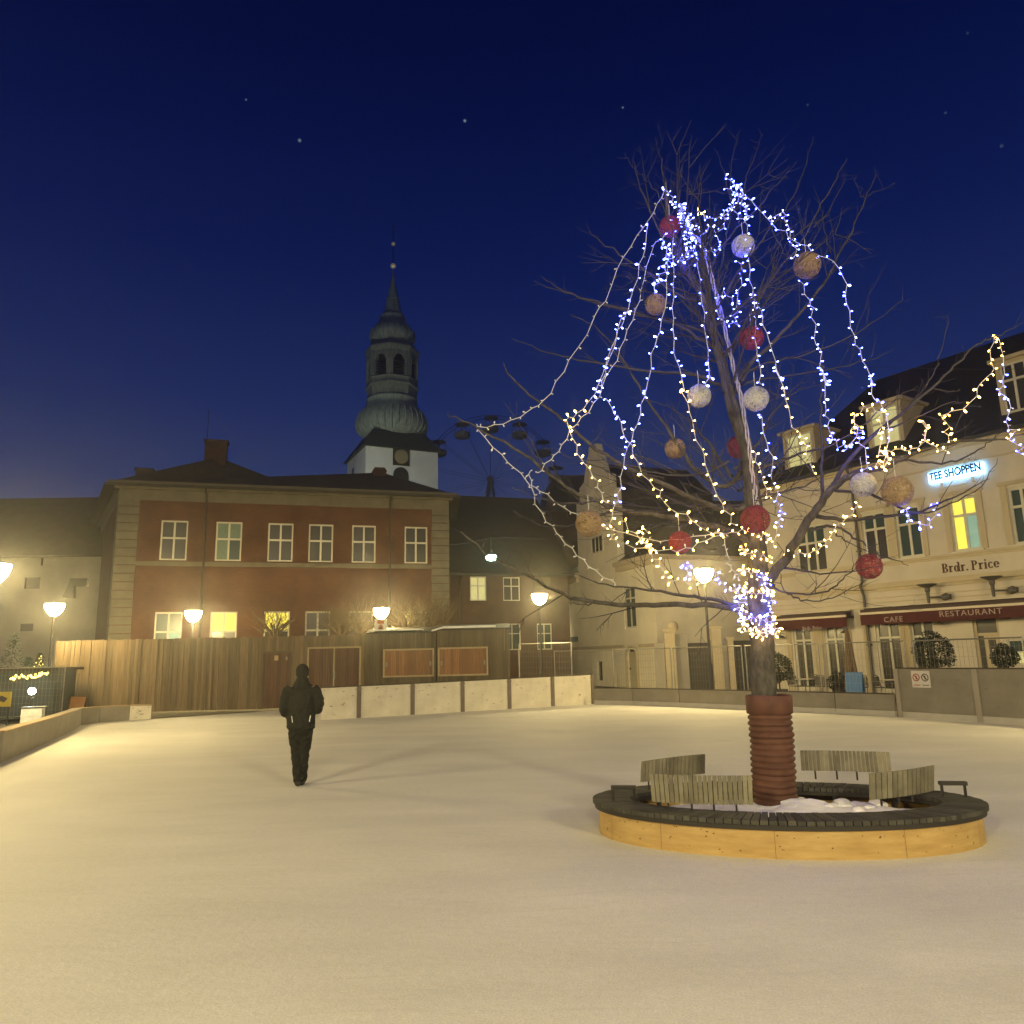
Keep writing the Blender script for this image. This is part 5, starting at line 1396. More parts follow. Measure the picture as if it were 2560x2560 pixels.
def loft(rings, n=24):
    mb = MB(); V, Fc = [], []
    for (cx, cy__, cz, rx, ry) in rings:
        for k_ in range(n):
            q = 2 * math.pi * k_ / n; V.append((cx + rx * math.cos(q), cy__ + ry * math.sin(q), cz))
    for i in range(len(rings) - 1):
        for k_ in range(n): Fc.append((i * n + k_, i * n + (k_ + 1) % n, (i + 1) * n + (k_ + 1) % n, (i + 1) * n + k_))
    Fc.append(tuple(range(n))); Fc.append(tuple((len(rings) - 1) * n + k_ for k_ in range(n)))
    mb.add(V, Fc); return mb
def cloth(mb, name, material, vox, disp, scale):
    o = mb.build(name, material, pb)
    r_ = o.modifiers.new('remesh', 'REMESH'); r_.mode = 'VOXEL'; r_.voxel_size = vox; r_.use_smooth_shade = True
    s_ = o.modifiers.new('smooth', 'SMOOTH'); s_.iterations = 4; s_.factor = .5
    tx = bpy.data.textures.new(name + '_folds', 'CLOUDS'); tx.noise_scale = scale
    d_ = o.modifiers.new('folds', 'DISPLACE'); d_.texture = tx; d_.strength = disp; d_.mid_level = .5
    return o
jk = loft([(0, 0, .83, .205, .15), (0, 0, .86, .215, .165), (0, 0, .95, .212, .165), (0, .0, 1.08, .215, .16), (0, -.01, 1.2, .225, .165), (0, -.015, 1.32, .235, .165), (0, -.01, 1.42, .215, .145), (0, .0, 1.49, .15, .11), (0, .015, 1.54, .105, .095), (0, .02, 1.60, .088, .088)])
for s in (-1, 1):
    dz = 0 if s < 0 else .03
    jk.tube([(s * .16, 0, 1.44), (s * .222, -.015, 1.37), (s * .255, -.045, 1.26), (s * .268, -.05, 1.16 + dz), (s * .245, .03, 1.08 + dz), (s * .20, .12, 1.05 + dz), (s * .16, .17, 1.04 + dz)], [.095, .09, .080, .076, .07, .062, .055], 12)
cloth(jk, 'jacket', M_jacket, .014, .050, .075)
tr = loft([(0, 0, .99, .17, .13), (0, 0, .90, .19, .145), (0, .0, .82, .18, .14), (0, .01, .76, .15, .12)])
tr.tube([(-.085, 0, .86), (-.075, .04, .66), (-.055, .05, .50), (-.035, -.02, .30), (-.02, -.11, .13), (-.018, -.125, .07)], [.105, .098, .082, .078, .074, .07], 12)
tr.tube([(.085, 0, .86), (.075, .02, .66), (.062, .02, .50), (.05, -.01, .30), (.038, -.04, .12), (.036, -.04, .06)], [.105, .10, .085, .08, .076, .073], 12)
cloth(tr, 'trousers', M_trouser, .012, .046, .055)
for pts, r_ in (([(-.018, -.16, .055), (-.02, -.06, .05), (-.028, .06, .045), (-.03, .10, .04)], [.048, .055, .05, .03]), ([(.036, -.08, .05), (.038, .0, .05), (.045, .12, .045), (.047, .17, .035)], [.048, .055, .05, .03])):
    mb = MB(); mb.tube(pts, r_, 12); cloth(mb, 'boot', M_boot, .010, .004, .05)
mb = loft([(0, .038, 1.625, .092, .106), (0, .04, 1.66, .098, .112), (0, .042, 1.70, .103, .116), (0, .045, 1.75, .098, .11), (0, .05, 1.795, .07, .08), (0, .05, 1.82, .03, .035)], 20); cloth(mb, 'beanie', M_hat, .012, .010, .04)
mb = loft([(0, .015, 1.49, .115, .110), (0, .02, 1.53, .098, .10), (0, .025, 1.58, .084, .094), (0, .03, 1.65, .078, .092)], 20); cloth(mb, 'hood_collar', M_jacket, .012, .012, .05)
mb = MB()
for s in (-1, 1):
    mb.tube([(s * .140, -.158, 1.04), (s * .133, -.166, 1.0), (s * .125, -.170, .945)], .0055, 5)
mb.build('reflective_piping', M_refl, pb)
for s in (-1, 1):
    mb = MB(); mb.lathe([(.012 * math.sin(a) + .0005, .012 * math.cos(a)) for a in [math.pi * i / 6 for i in range(7)]], 8, Matrix.Translation((s * .032, .127, 1.685))); mb.build('eye', M_ink, pb)

# ------------------------------------------------------------------ tree island: plywood skirt, slatted rim, backrests
IC = Vector((2.73, 8.36, 0)); IA, IB = 1.95, 1.12; IROT = R(-9.5)
def ell(t, ka=1.0, z=0.0, da=0.0):
    x, y = (IA * ka + da) * math.cos(t), (IB * ka + da) * math.sin(t)
    return Vector((x, y, z))
bench = empty('tree_bench', IC, IROT, 'oval slatted bench round the tree with plywood skirt', 'bench')
N = 128; ZR = .34
mb = MB(); V, Fc = [], []
for i in range(N):
    t = 2 * math.pi * i / N
    for (ka, da, z) in ((1, -.06, -.01), (1, -.06, ZR - .065), (1, -.085, ZR - .065), (1, -.085, -.01)):
        V.append(ell(t, ka, z, da))
for i in range(N):
    j = (i + 1) % N
    for k_ in range(4): Fc.append((i * 4 + k_, j * 4 + k_, j * 4 + (k_ + 1) % 4, i * 4 + (k_ + 1) % 4))
mb.add(V, Fc)
skirt = mb.build('skirt', M_ply, bench)
# knots and panel seams in the plywood
mb = MB(); rn = random.Random(5)
for i in range(60):
    t = math.pi * (1.02 + .96 * rn.random()); z = rn.uniform(.03, ZR - .1); c = ell(t, 1, z, -.0585); n_ = Vector((math.cos(t) / IA, math.sin(t) / IB, 0)).normalized(); tt = n_.cross(Vector((0, 0, 1)))
    s1, s2 = rn.uniform(.004, .013), rn.uniform(.003, .008)
    mb.quad(*[c + tt * s1 * math.cos(a) + Vector((0, 0, s2 * math.sin(a))) for a in [2 * math.pi * k_ / 8 for k_ in range(8)]])
for t in (1.13, 1.27, 1.46, 1.66, 1.86):
    c = ell(math.pi * t, 1, 0, -.058); n_ = Vector((math.cos(math.pi * t) / IA, math.sin(math.pi * t) / IB, 0)).normalized(); tt = n_.cross(Vector((0, 0, 1))) * .0016
    mb.quad(c - tt, c + tt, c + tt + Vector((0, 0, ZR - .07)), c - tt + Vector((0, 0, ZR - .07)))
mb.build('knots', mat('plywood_knot', (.15, .075, .02), .7), skirt)
# slatted rim
mb = MB(); NS = 150
for i in range(NS):
    t0, t1 = 2 * math.pi * (i + .06) / NS, 2 * math.pi * (i + .94) / NS
    jz = rn.uniform(-.002, .002)
    P = [ell(t0, 1, 0), ell(t1, 1, 0), ell(t1, 1, 0, -.40), ell(t0, 1, 0, -.40)]
    mb.add([p + Vector((0, 0, ZR - .04 + jz)) for p in P] + [p + Vector((0, 0, ZR + jz)) for p in P], [(0, 3, 2, 1), (4, 5, 6, 7), (0, 1, 5, 4), (1, 2, 6, 5), (2, 3, 7, 6), (3, 0, 4, 7)])
mb.build('slats', M_rim, bench)
mb = MB(); V, Fc = [], []
for i in range(N):
    t = 2 * math.pi * i / N
    for da, z in ((-.02, ZR - .043), (-.02, ZR - .085), (-.38, ZR - .085), (-.38, ZR - .043)): V.append(ell(t, 1, z, da))
for i in range(N):
    j = (i + 1) % N
    for k_ in range(4): Fc.append((i * 4 + k_, j * 4 + k_, j * 4 + (k_ + 1) % 4, i * 4 + (k_ + 1) % 4))
mb.add(V, Fc); mb.build('rim_frame', M_iron, bench)
for i in range(14):
    t = 2 * math.pi * (i + .5) / 14; c = ell(t, 1, 0, -.36); n_ = Vector((math.cos(t), math.sin(t), 0)); tt = n_.cross(Vector((0, 0, 1)))
    mb = MB(); mb.tube([c, c + Vector((0, 0, ZR - .086))], .03, 6); mb.build('leg', M_iron, bench)
# four curved backrests standing on the inner edge, measured by their ends in the photo
def isl(p):   # world -> island local
    q = Vector((p.x - IC.x, p.y - IC.y, 0)); c, s = math.cos(-IROT), math.sin(-IROT)
    return Vector((q.x * c - q.y * s, q.x * s + q.y * c, 0))
def backrest(pa_, pb_, Ya, Yb, bulge, lean, nsl, h, zlow, label):
    A0, B0 = isl(at(pa_[0], pa_[1], Ya)), isl(at(pb_[0], pb_[1], Yb))
    mid = (A0 + B0) / 2; d = (B0 - A0); nrm = Vector((d.y, -d.x, 0)).normalized()
    out = nrm * (1 if bulge > 0 else -1)
    def C(t): return A0.lerp(B0, t) + nrm * bulge * 4 * t * (1 - t)
    o = None
    mb = MB()
    for i in range(nsl):
        t0, t1 = (i + .08) / nsl, (i + .92) / nsl
        c0, c1 = C(t0), C(t1); tn = (c1 - c0).normalized(); nn = Vector((tn.y, -tn.x, 0)) * lean
        z0_, z1_ = zlow, zlow + h
        th = Vector((tn.y, -tn.x, 0)) * .02
        P = [c0 + Vector((0, 0, z0_)), c1 + Vector((0, 0, z0_)), c1 + nn + Vector((0, 0, z1_)), c0 + nn + Vector((0, 0, z1_))]
        mb.add(P + [p + th for p in P], [(0, 1, 2, 3), (7, 6, 5, 4), (0, 4, 5, 1), (1, 5, 6, 2), (2, 6, 7, 3), (3, 7, 4, 0)])
    o = mb.build('backrest', M_back, bench)
    if label: o['label'] = label
    for t in (.16, .40, .62, .84):
        c = C(t); tn = (C(t + .02) - C(t - .02)).normalized(); nn = Vector((tn.y, -tn.x, 0))
        mb = MB(); mb.tube([c - nn * .012 + Vector((0, 0, ZR)), c - nn * .012 + Vector((0, 0, zlow + .01)), c + nn * (lean - .016) + Vector((0, 0, zlow + h - .05))], .011, 6)
        mb.build('support', M_iron, o)
YB, YF = 9.35, 7.62
backrest((1600, 1955), (1761, 1935), 8.95, 9.50, -.05, .03, 17, .225, ZR + .10, None)
backrest((2003, 1930), (2232, 1945), 9.55, 9.20, -.05, .03, 22, .235, ZR + .10, None)
backrest((1630, 1985), (1882, 2004), 7.98, 7.72, .06, .03, 21, .27, ZR + .07, None)
backrest((2172, 1998), (2330, 1965), 7.82, 8.25, .05, .03, 14, .25, ZR + .07, None)
# arm rests
for px_, Y in ((1558, 8.45), (2382, 8.25)):
    c = isl(at(px_, 1960, Y)); mb = MB()
    mb.box(c.x - .13, c.x + .13, c.y - .035, c.y + .035, ZR + .115, ZR + .15)
    for s in (-.11, .11): mb.tube([(c.x + s, c.y, ZR), (c.x + s, c.y, ZR + .115)], .015, 6)
    mb.build('armrest', M_iron, bench)
# snow in the middle
mb = MB(); NR, NT = 14, 64; V, Fc = [], []
for i in range(NR + 1):
    f_ = i / NR
    for k_ in range(NT):
        t = 2 * math.pi * k_ / NT; p = ell(t, 0, 0, 0) + Vector(((IA - .42) * f_ * math.cos(t), (IB - .42) * f_ * math.sin(t), 0))
        zz = .15 + .13 * (1 - f_ ** 2) + .07 * noise.noise(p * 2.6) + .03 * noise.noise(p * 9)
        zz += .06 * max(0, math.cos(t + .5)) * (1 - abs(f_ - .45))
        V.append(p + Vector((0, 0, zz)))
for i in range(NR):
    for k_ in range(NT): Fc.append((i * NT + k_, i * NT + (k_ + 1) % NT, (i + 1) * NT + (k_ + 1) % NT, (i + 1) * NT + k_))
mb.add(V, Fc)
for (x, y, r_) in ((.42, -.12, .07), (.62, .05, .08), (.25, .2, .06), (.85, -.1, .05), (1.0, .15, .06), (.52, .0, .05), (.72, -.2, .045)):
    k0 = len(mb.v)
    mb.lathe([(r_ * 1.35 * math.sin(a) + .001, -r_ * .75 * math.cos(a)) for a in [math.pi * i / 9 for i in range(10)]], 16)
    for q_ in range(k0, len(mb.v)):
        v = Vector(mb.v[q_]); v *= 1 + .45 * noise.noise(v * 14 + Vector((x * 9, y * 7, 0))) + .15 * noise.noise(v * 40)
        mb.v[q_] = (v.x + x, v.y + y, v.z + .27)
sn = mb.build('snow_heap', M_snow, smooth=True, label='lumpy white snow heap inside the oval bench round the tree foot', cat='snow')
sn.location = IC; sn.rotation_euler = (0, 0, IROT)
# corrugated sleeve round the trunk
TYD = 8.6
s0 = at(1938, 2020, TYD); s1 = at(1922, 1751, TYD)
mb = MB(); prf = []
H_ = s1.z - .1
z = .1
nr = 17
sl = empty('trunk_sleeve', (s0.x, TYD, .0), 0, 'ribbed terracotta plastic sleeve around the tree foot', 'trunk guard')
lean_v = Vector((s1.x - s0.x, 0, H_))
prf = [(.225, .1)]
for i in range(nr):
    zz = .12 + (H_ - .16) * i / nr; st_ = (H_ - .16) / nr
    k1 = rnd.uniform(-.004, .004)
    prf += [(.213 + k1, zz), (.230 + k1, zz + st_ * .22), (.236 + k1, zz + st_ * .45), (.230 + k1, zz + st_ * .68), (.213 + k1, zz + st_ * .93)]
prf += [(.225, H_ - .04), (.245, H_ - .03), (.247, H_ + .15), (.235, H_ + .16), (.2, H_ + .155), (.2, H_ - .1)]
Ms = Matrix(((1, 0, lean_v.x / lean_v.z, 0), (0, 1, 0, 0), (0, 0, 1, 0), (0, 0, 0, 1)))
mb.lathe(prf, 40, Ms, closed=False)
mb.v = [tuple(Vector(v) + Vector((v[0] - lean_v.x * v[2] / lean_v.z, v[1], 0)).normalized() * .012 * noise.noise(Vector(v) * 5.0) + Vector((0, 0, .012 * noise.noise(Vector((v[0] * 4, v[1] * 4, v[2] * 1.5)))))) for v in mb.v]
mb.build('sleeve_wall', M_sleeve, sl, smooth=True)

# ------------------------------------------------------------------ the decorated tree
def Zs(ox, oy, pts): return [(ox + x / 2.76, oy + y / 2.76) for x, y in pts]
S1 = lambda *p: Zs(1150, 300, p)
S2 = lambda *p: Zs(1650, 300, p)
S3 = lambda *p: Zs(1150, 900, p)
S4 = lambda *p: Zs(1750, 900, p)
S8 = lambda *p: Zs(1900, 700, p)
tree_o = empty('decorated_tree', (s0.x, TYD, 0), 0, 'bare spreading tree hung with fairy lights and woven balls', 'tree')
TL = Vector((s0.x, TYD, 0))
def resample(pts, step):
    out = [pts[0]]
    for a, b in zip(pts[:-1], pts[1:]):
        n_ = max(1, int((b - a).length / step))
        for i in range(1, n_ + 1): out.append(a.lerp(b, i / n_))
    return out
def smooth_pts(P, it=2):
    for _ in range(it):
        Q = [P[0]]
        for a, b in zip(P[:-1], P[1:]): Q += [a.lerp(b, .25), a.lerp(b, .75)]
        Q.append(P[-1]); P = Q
    return P
def pix3(pts, d0, d1, jag=0.0, rn=None):
    n_ = len(pts); L = [0]
    for a, b in zip(pts[:-1], pts[1:]): L.append(L[-1] + math.hypot(b[0] - a[0], b[1] - a[1]))
    return [at(p[0], p[1], TYD + d0 + (d1 - d0) * (L[i] / L[-1])) for i, p in enumerate(pts)]
rt = random.Random(21)
trunk_px = [(1912, 1790), (1908, 1700), (1905, 1600), (1899, 1500), (1893, 1400), (1886, 1300), (1877, 1200), (1868, 1117)] + S1((1900, 2050), (1850, 1860), (1810, 1690), (1770, 1540), (1725, 1390), (1680, 1230), (1600, 1090), (1520, 980), (1470, 860), (1440, 690), (1425, 560), (1420, 430))
tp3 = smooth_pts(pix3(trunk_px, 0, -.1), 2)
def trunk_r(z):
    T = [(0, .145), (1.5, .125), (2.6, .12), (3.4, .095), (4.2, .075), (5.2, .055), (6.2, .036), (7.2, .020), (7.9, .006)]
    for (z0_, r0_), (z1_, r1_) in zip(T[:-1], T[1:]):
        if z0_ <= z <= z1_: return r0_ + (r1_ - r0_) * (z - z0_) / (z1_ - z0_)
    return .006
mb = MB(); tp3 = [Vector((tp3[0].x, tp3[0].y, .15))] + tp3
rads = [trunk_r(p.z) * (1 + .10 * noise.noise(p * 3)) for p in tp3]
tq = resample(tp3, .05); rads = [trunk_r(p.z) * (1 + .08 * noise.noise(p * 3)) for p in tq]
mb.tube([p - TL for p in tq], rads, 26)
mb.v = [tuple(Vector(v) + (Vector(v) - (tq[i // 26] - TL)).normalized() * (rads[i // 26] * (.16 * noise.noise(Vector((v[0] * 22, v[1] * 22, v[2] * 6))) + .10 * noise.noise(Vector((v[0] * 50, v[1] * 50, v[2] * 22)))))) for i, v in enumerate(mb.v)]
mb.build('trunk', M_bark, tree_o, smooth=True)
def near_trunk(px_, py_): return None
BR = [  # traced limbs: pixels, depth start, depth end, base radius
    ([(1897, 1560)] + [(1862, 1528)] + S4((90, 1690)) + S3((1340, 1690), (1150, 1690), (930, 1670), (740, 1640), (500, 1510), (340, 1420), (220, 1370), (100, 1260), (0, 1180)), 0, -1.6, .042),
    ([(1895, 1540)] + S3((1740, 1640), (1550, 1625), (1340, 1590), (1200, 1570), (970, 1550), (820, 1480), (700, 1475)), 0, -.5, .028),
    ([(1890, 1370)] + S3((1900, 1190), (1700, 1130), (1450, 1080), (1080, 1030), (930, 970), (790, 920), (640, 800), (400, 620), (150, 480), (0, 410), (-90, 380)), 0, -.9, .045),
    ([(1872, 1150)] + S3((1850, 900), (1700, 830), (1560, 680), (1450, 500), (1280, 260), (1150, 40)) + S1((1060, 1540), (900, 1400), (750, 1340)), 0, .5, .035),
    ([(1880, 1260)] + S3((1850, 1050), (1500, 900), (1180, 760), (900, 590), (740, 430), (500, 260), (320, 90), (300, 20)), 0, -.4, .040),
    (S1((1860, 1850), (1600, 1740), (1300, 1740), (1050, 1690), (780, 1650), (590, 1600), (340, 1500)), 0, .6, .028),
    (S1((1790, 1600), (1550, 1430), (1400, 1390), (1150, 1310), (900, 1240), (700, 1180), (580, 1085)), 0, -.4, .028),
    (S1((1760, 1500), (1560, 1410), (1240, 1350), (1000, 1280), (760, 1210), (510, 1110)), 0, .3, .022),
    (S1((1690, 1260), (1480, 1200), (1300, 1060), (1130, 950), (930, 800), (870, 765)), 0, -.3, .024),
    (S1((1650, 1200), (1500, 1180), (1280, 1040), (1160, 1020), (1010, 940)), 0, .3, .018),
    (S1((1640, 1180), (1500, 1000), (1400, 830), (1310, 640), (1230, 430), (1195, 270)), 0, -.2, .022),
    (S1((1460, 800), (1400, 560), (1290, 420), (1200, 330), (1130, 230)), 0, .1, .012),
    (S1((1425, 560), (1415, 400), (1370, 230), (1345, 120)), 0, -.1, .009),
    (S1((1310, 640), (1280, 420), (1240, 180)), 0, .2, .008),
    (S1((1440, 690), (1510, 560), (1500, 480), (1430, 410)), 0, .2, .009),
    ([(1905, 1490), (1925, 1450)] + S4((620, 1330), (740, 1120), (850, 960), (950, 850), (1080, 770), (1300, 740), (1370, 690), (1500, 640), (1750, 560)) + S8((1680, 1100), (1822, 1060)), 0, -1.2, .070),
    (S4((850, 960), (830, 700), (845, 500), (830, 300), (850, 100)) + S2((1110, 1650), (1130, 1480)), -.35, .2, .024),
    (S8((850, 1200), (1000, 1235), (1300, 1285), (1500, 1180), (1600, 1100), (1690, 1030)), -.6, -1.5, .020),
    (S8((500, 1420), (700, 1130), (1000, 910), (1200, 720), (1380, 560), (1500, 440), (1640, 380), (1822, 290)), -.4, -1.3, .030),
    (S8((1000, 910), (1130, 760), (1220, 600), (1260, 420), (1305, 230)), -.8, -.6, .014),
    (S8((800, 1050), (1010, 980), (1180, 900), (1350, 830), (1510, 880)), -.6, -1.6, .014),
    (S4((800, 1080), (1000, 1110), (1400, 1070), (1600, 1020), (1800, 920), (2000, 820)), -.3, -1.7, .028),
    (S4((760, 1170), (950, 1140), (1050, 1210), (1160, 1290), (1300, 1370), (1440, 1420)), -.3, -1.0, .022),
    (S4((500, 1555), (600, 1610), (750, 1625), (900, 1590), (1000, 1500), (1080, 1390), (1180, 1330)), 0, -1.4, .018),
    (S4((600, 1610), (720, 1670), (900, 1650), (1060, 1580), (1200, 1480)), -.3, -1.5, .012),
    (S4((560, 1430), (800, 1470), (1080, 1460), (1280, 1410)), -.1, -1.6, .016),
    (S4((940, 1200), (1100, 1310), (1300, 1370)), -.4, -1.9, .010),
    (S4((930, 900), (1200, 920), (1500, 1080), (1700, 1010), (1932, 900)) + S8((1640, 1230),), -.5, -1.9, .020),
    (S2((500, 1900), (600, 1700), (760, 1560), (900, 1400), (1040, 1250), (1180, 1060), (1230, 940), (1340, 740), (1420, 520), (1500, 380)), 0, .6, .034),
    (S2((1410, 540), (1380, 480), (1340, 410)), .55, .5, .007),
    (S2((1430, 520), (1530, 480), (1610, 450)), .55, .7, .007),
    (S2((480, 1640), (580, 1420), (690, 1230), (780, 1080), (880, 960), (990, 830), (1110, 600), (1200, 420), (1290, 260)), 0, -.4, .028),
    (S2((1180, 920), (1130, 730), (1110, 590), (1070, 490)), .3, .5, .010),
    (S2((1060, 740), (1150, 650), (1230, 500), (1290, 370)), -.2, .1, .010),
    (S2((430, 1480), (560, 1390), (730, 1290), (880, 1200), (960, 1110), (1090, 1090)), 0, -.5, .016),
    (S2((400, 1300), (530, 1050), (680, 860), (760, 740), (880, 600), (970, 430), (1060, 110)), 0, .4, .022),
    (S2((350, 1020), (430, 870), (540, 730), (700, 590), (780, 470), (940, 290)), 0, -.4, .018),
    (S2((390, 1200), (440, 900), (480, 720), (495, 560), (450, 390), (370, 200)), 0, .2, .014),
    (S2((490, 560), (480, 360), (510, 210), (550, 70)), .15, .3, .008),
    (S2((540, 720), (580, 430), (640, 290), (710, 90)), -.1, .2, .009),
    (S2((770, 740), (870, 940), (920, 930)), 0, .3, .010),
    (S2((990, 830), (960, 640), (965, 590)), -.2, -.1, .007), (S2((980, 800), (1030, 540)), -.2, 0, .007),
    (S2((560, 1800), (640, 1700), (900, 1650), (1180, 1560), (1380, 1460), (1530, 1360), (1680, 1230)), 0, -.4, .020),
    (S2((1430, 1430), (1440, 1240)), -.3, -.2, .006),
    (S2((560, 1830), (640, 1790), (900, 1770), (1300, 1690), (1480, 1650), (1620, 1570)), 0, .5, .018),
    (S2((1450, 1650), (1500, 1480)), .4, .5, .007),
    (S2((1180, 1060), (1280, 980), (1370, 880)), .4, .2, .010),
    (S3((1880, 800), (1750, 620), (1640, 480), (1580, 400), (1350, 280), (1180, 260)), 0, .4, .022),
    (S3((1860, 700), (1700, 790), (1400, 800), (1100, 700), (800, 690), (600, 600)), 0, -.7, .020),
    (S3((1870, 1000), (1600, 1020), (1350, 900), (1180, 880), (960, 720), (700, 700)), 0, .7, .022),
    (S3((930, 975), (700, 1000), (500, 940), (360, 870)), -.6, -1.0, .014),
    (S3((1080, 1030), (760, 1150), (560, 1160), (370, 1040)), -.5, -1.1, .014),
    (S3((900, 590), (980, 500), (1000, 420)), -.3, 0, .007),
    (S3((640, 800), (560, 700), (450, 480), (280, 270)), -.6, -.9, .011),
    (S3((230, 1380), (330, 1400), (395, 1275)), -1.4, -1.5, .006), (S3((510, 1500), (410, 1330)), -1.3, -1.2, .006),
    (S3((930, 1670), (860, 1700), (740, 1670)), -1.0, -1.1, .012),
    (S3((1330, 1590), (1180, 1490)), -.2, -.3, .006), (S3((1340, 1590), (1200, 1440)), -.2, 0, .006),
    (S4((200, 300), (330, 100)), 0, .3, .012), (S4((240, 760), (400, 600), (480, 400), (560, 280), (700, 200), (900, 140)), 0, .4, .022),
    (S4((250, 830), (500, 720), (720, 640), (900, 600), (1100, 470), (1300, 300), (1500, 180)), 0, -.8, .022),
    (S4((260, 900), (450, 800), (620, 620), (700, 430), (820, 350)), 0, .7, .018),
    (S4((270, 1000), (500, 920), (700, 890), (900, 760), (1130, 660)), 0, -.9, .020),
    (S4((210, 330), (400, 300), (600, 250), (760, 60)), 0, .6, .014),
]
limb_groups = []
twm = MB()
tw_count = 0
def twig(base, d, L_, r_, depth, rn):
    n_ = 4; p = base.copy(); pts = [p.copy()]; dd = d.copy()
    for i in range(n_):
        dd = (dd + Vector((rn.gauss(0, .10), rn.gauss(0, .10), rn.gauss(.05, .10)))).normalized()
        p = p + dd * (L_ / n_); pts.append(p.copy())
    twm.tube([q - TL for q in pts], [r_, r_ * .85, r_ * .7, r_ * .5, r_ * .3], 4, caps=False)
    if depth > 0:
        for k_ in range(rn.choice((1, 2, 2, 3))):
            i = rn.randint(1, n_ - 1); t_ = (pts[i + 1] - pts[i]).normalized()
            ax = Vector((rn.gauss(0, 1), rn.gauss(0, 1), rn.gauss(0, 1)))
            pr_ = (ax - t_ * ax.dot(t_)).normalized()
            twig(pts[i], (t_ * .75 + pr_ * .65).normalized(), L_ * rn.uniform(.3, .6), r_ * .6, depth - 1, rn)
for pts, d0, d1, r0_ in BR:
    P = pix3(pts, d0, d1)
    P = smooth_pts(P, 2)
    n_ = len(P)
    for i in range(1, n_ - 1): P[i] = P[i] + Vector((rt.gauss(0, .007), rt.gauss(0, .02), rt.gauss(0, .007)))
    rr = [max(.0022, r0_ * (1 - .93 * (i / (n_ - 1)) ** .8)) for i in range(n_)]
    if r0_ >= .02:
        m2 = MB(); m2.tube([q - TL for q in P], rr, 7 if r0_ > .03 else 5, caps=False); m2.build('limb', M_bark if r0_ > .03 else M_twig, tree_o, smooth=True)
    else: twm.tube([q - TL for q in P], rr, 4, caps=False)
    # side twigs
    L_ = 0
    nxt = rt.uniform(.15, .3)
    tot = sum((P[i + 1] - P[i]).length for i in range(n_ - 1)) or 1
    for i in range(n_ - 1):
        L_ += (P[i + 1] - P[i]).length
        if L_ > nxt:
            nxt = L_ + rt.uniform(.05, .15)
            f_ = L_ / tot
            t_ = (P[i + 1] - P[i]).normalized()
            ax = Vector((rt.gauss(0, 1), rt.gauss(0, 1.0), rt.gauss(.25, 1)))
            pr_ = (ax - t_ * ax.dot(t_)).normalized()
            long_ = rt.random() < .22
            ln = rt.uniform(.35, .85) if long_ and f_ < .75 else rt.uniform(.04, .22)
            twig(P[i], (t_ * rt.uniform(.5, .95) + pr_ * .7).normalized(), ln, min(.007, rr[i] * .55) if ln > .3 else .0026, 2 if ln > .3 else 0, rt)
# extra limbs towards and away from the viewer so the crown is round
for i in range(26):
    k_ = rt.randint(int(len(tp3) * .42), int(len(tp3) * .80)); b_ = tp3[k_]; a = rt.choice((math.pi / 2, -math.pi / 2)) + rt.uniform(-.7, .7)
    d_ = Vector((math.cos(a), math.sin(a), rt.uniform(.15, .7))).normalized(); L_ = rt.uniform(.9, 1.9)
    pts = [b_ + d_ * L_ * t_ + Vector((rt.gauss(0, .03), rt.gauss(0, .03), .12 * t_ * t_)) for t_ in (0, .25, .5, .75, 1)]
    twm.tube([q - TL for q in smooth_pts(pts, 1)], [.016 * (1 - .85 * j / 9) for j in range(len(smooth_pts(pts, 1)))], 4, caps=False)
    for j in range(1, 5):
        for s_ in range(2): twig(pts[j], (d_ + Vector((rt.gauss(0, .6), rt.gauss(0, .6), rt.gauss(.1, .5)))).normalized(), rt.uniform(.25, .6), .005, 1, rt)
# the dense tangle in the lower middle of the crown
for i in range(70):
    px_, py_ = rt.uniform(1520, 2010), rt.gauss(1230, 75)
    b_ = at(px_, py_, TYD + rt.gauss(0, .7)); c_ = tp3[int(len(tp3) * .30)]
    d_ = (b_ - c_).normalized(); twig(b_ - d_ * .4, d_, rt.uniform(.5, 1.0), .006, 2, rt)
twm.build('twigs', M_twig, tree_o)
# white protective bandage up the leader
mb = MB(); bd = S1((1600, 800), (1660, 850), (1700, 960), (1740, 1130), (1790, 1310), (1830, 1480), (1870, 1660), (1900, 1800)) + S4((270, 220), (300, 400), (335, 600), (350, 760), (375, 900), (390, 1000))
pp = smooth_pts([at(x, y, TYD - .10 + .0 * i) for i, (x, y) in enumerate(bd)], 2)
for s in range(3):
    mb.tube([p - TL + Vector((.018 * math.sin(i * .8 + s * 2.1), -.03 + .018 * math.cos(i * .8 + s * 2.1), 0)) for i, p in enumerate(pp)], .010, 5)
mb.build('cable_bundle', mat('grey_white_bundle', (.42, .40, .42), .8, .3, 20), tree_o)

# ------------------------------------------------------------------ hanging woven balls
def ball_mesh(name, material, seed):
    rn = random.Random(seed); mb = MB()
    for i in range(88):
        n_ = Vector((rn.gauss(0, 1), rn.gauss(0, 1), rn.gauss(0, 1))).normalized(); off = rn.uniform(-.75, .75) * rn.random()
        a = n_.orthogonal().normalized(); b = n_.cross(a); rr = math.sqrt(1 - off * off); w_ = rn.uniform(.009, .017); V, Fc = [], []; R_ = rn.uniform(.96, 1.0)
        m = 30
        for k_ in range(m):
            q = 2 * math.pi * k_ / m
            c = (a * math.cos(q) + b * math.sin(q)) * rr + n_ * off
            V += [(c - n_ * w_).normalized() * R_, (c + n_ * w_).normalized() * R_]
        for k_ in range(m): j = (k_ + 1) % m; Fc.append((2 * k_, 2 * j, 2 * j + 1, 2 * k_ + 1))
        mb.add(V, Fc)
    mb.m = [material]
    return mb.mesh(name)
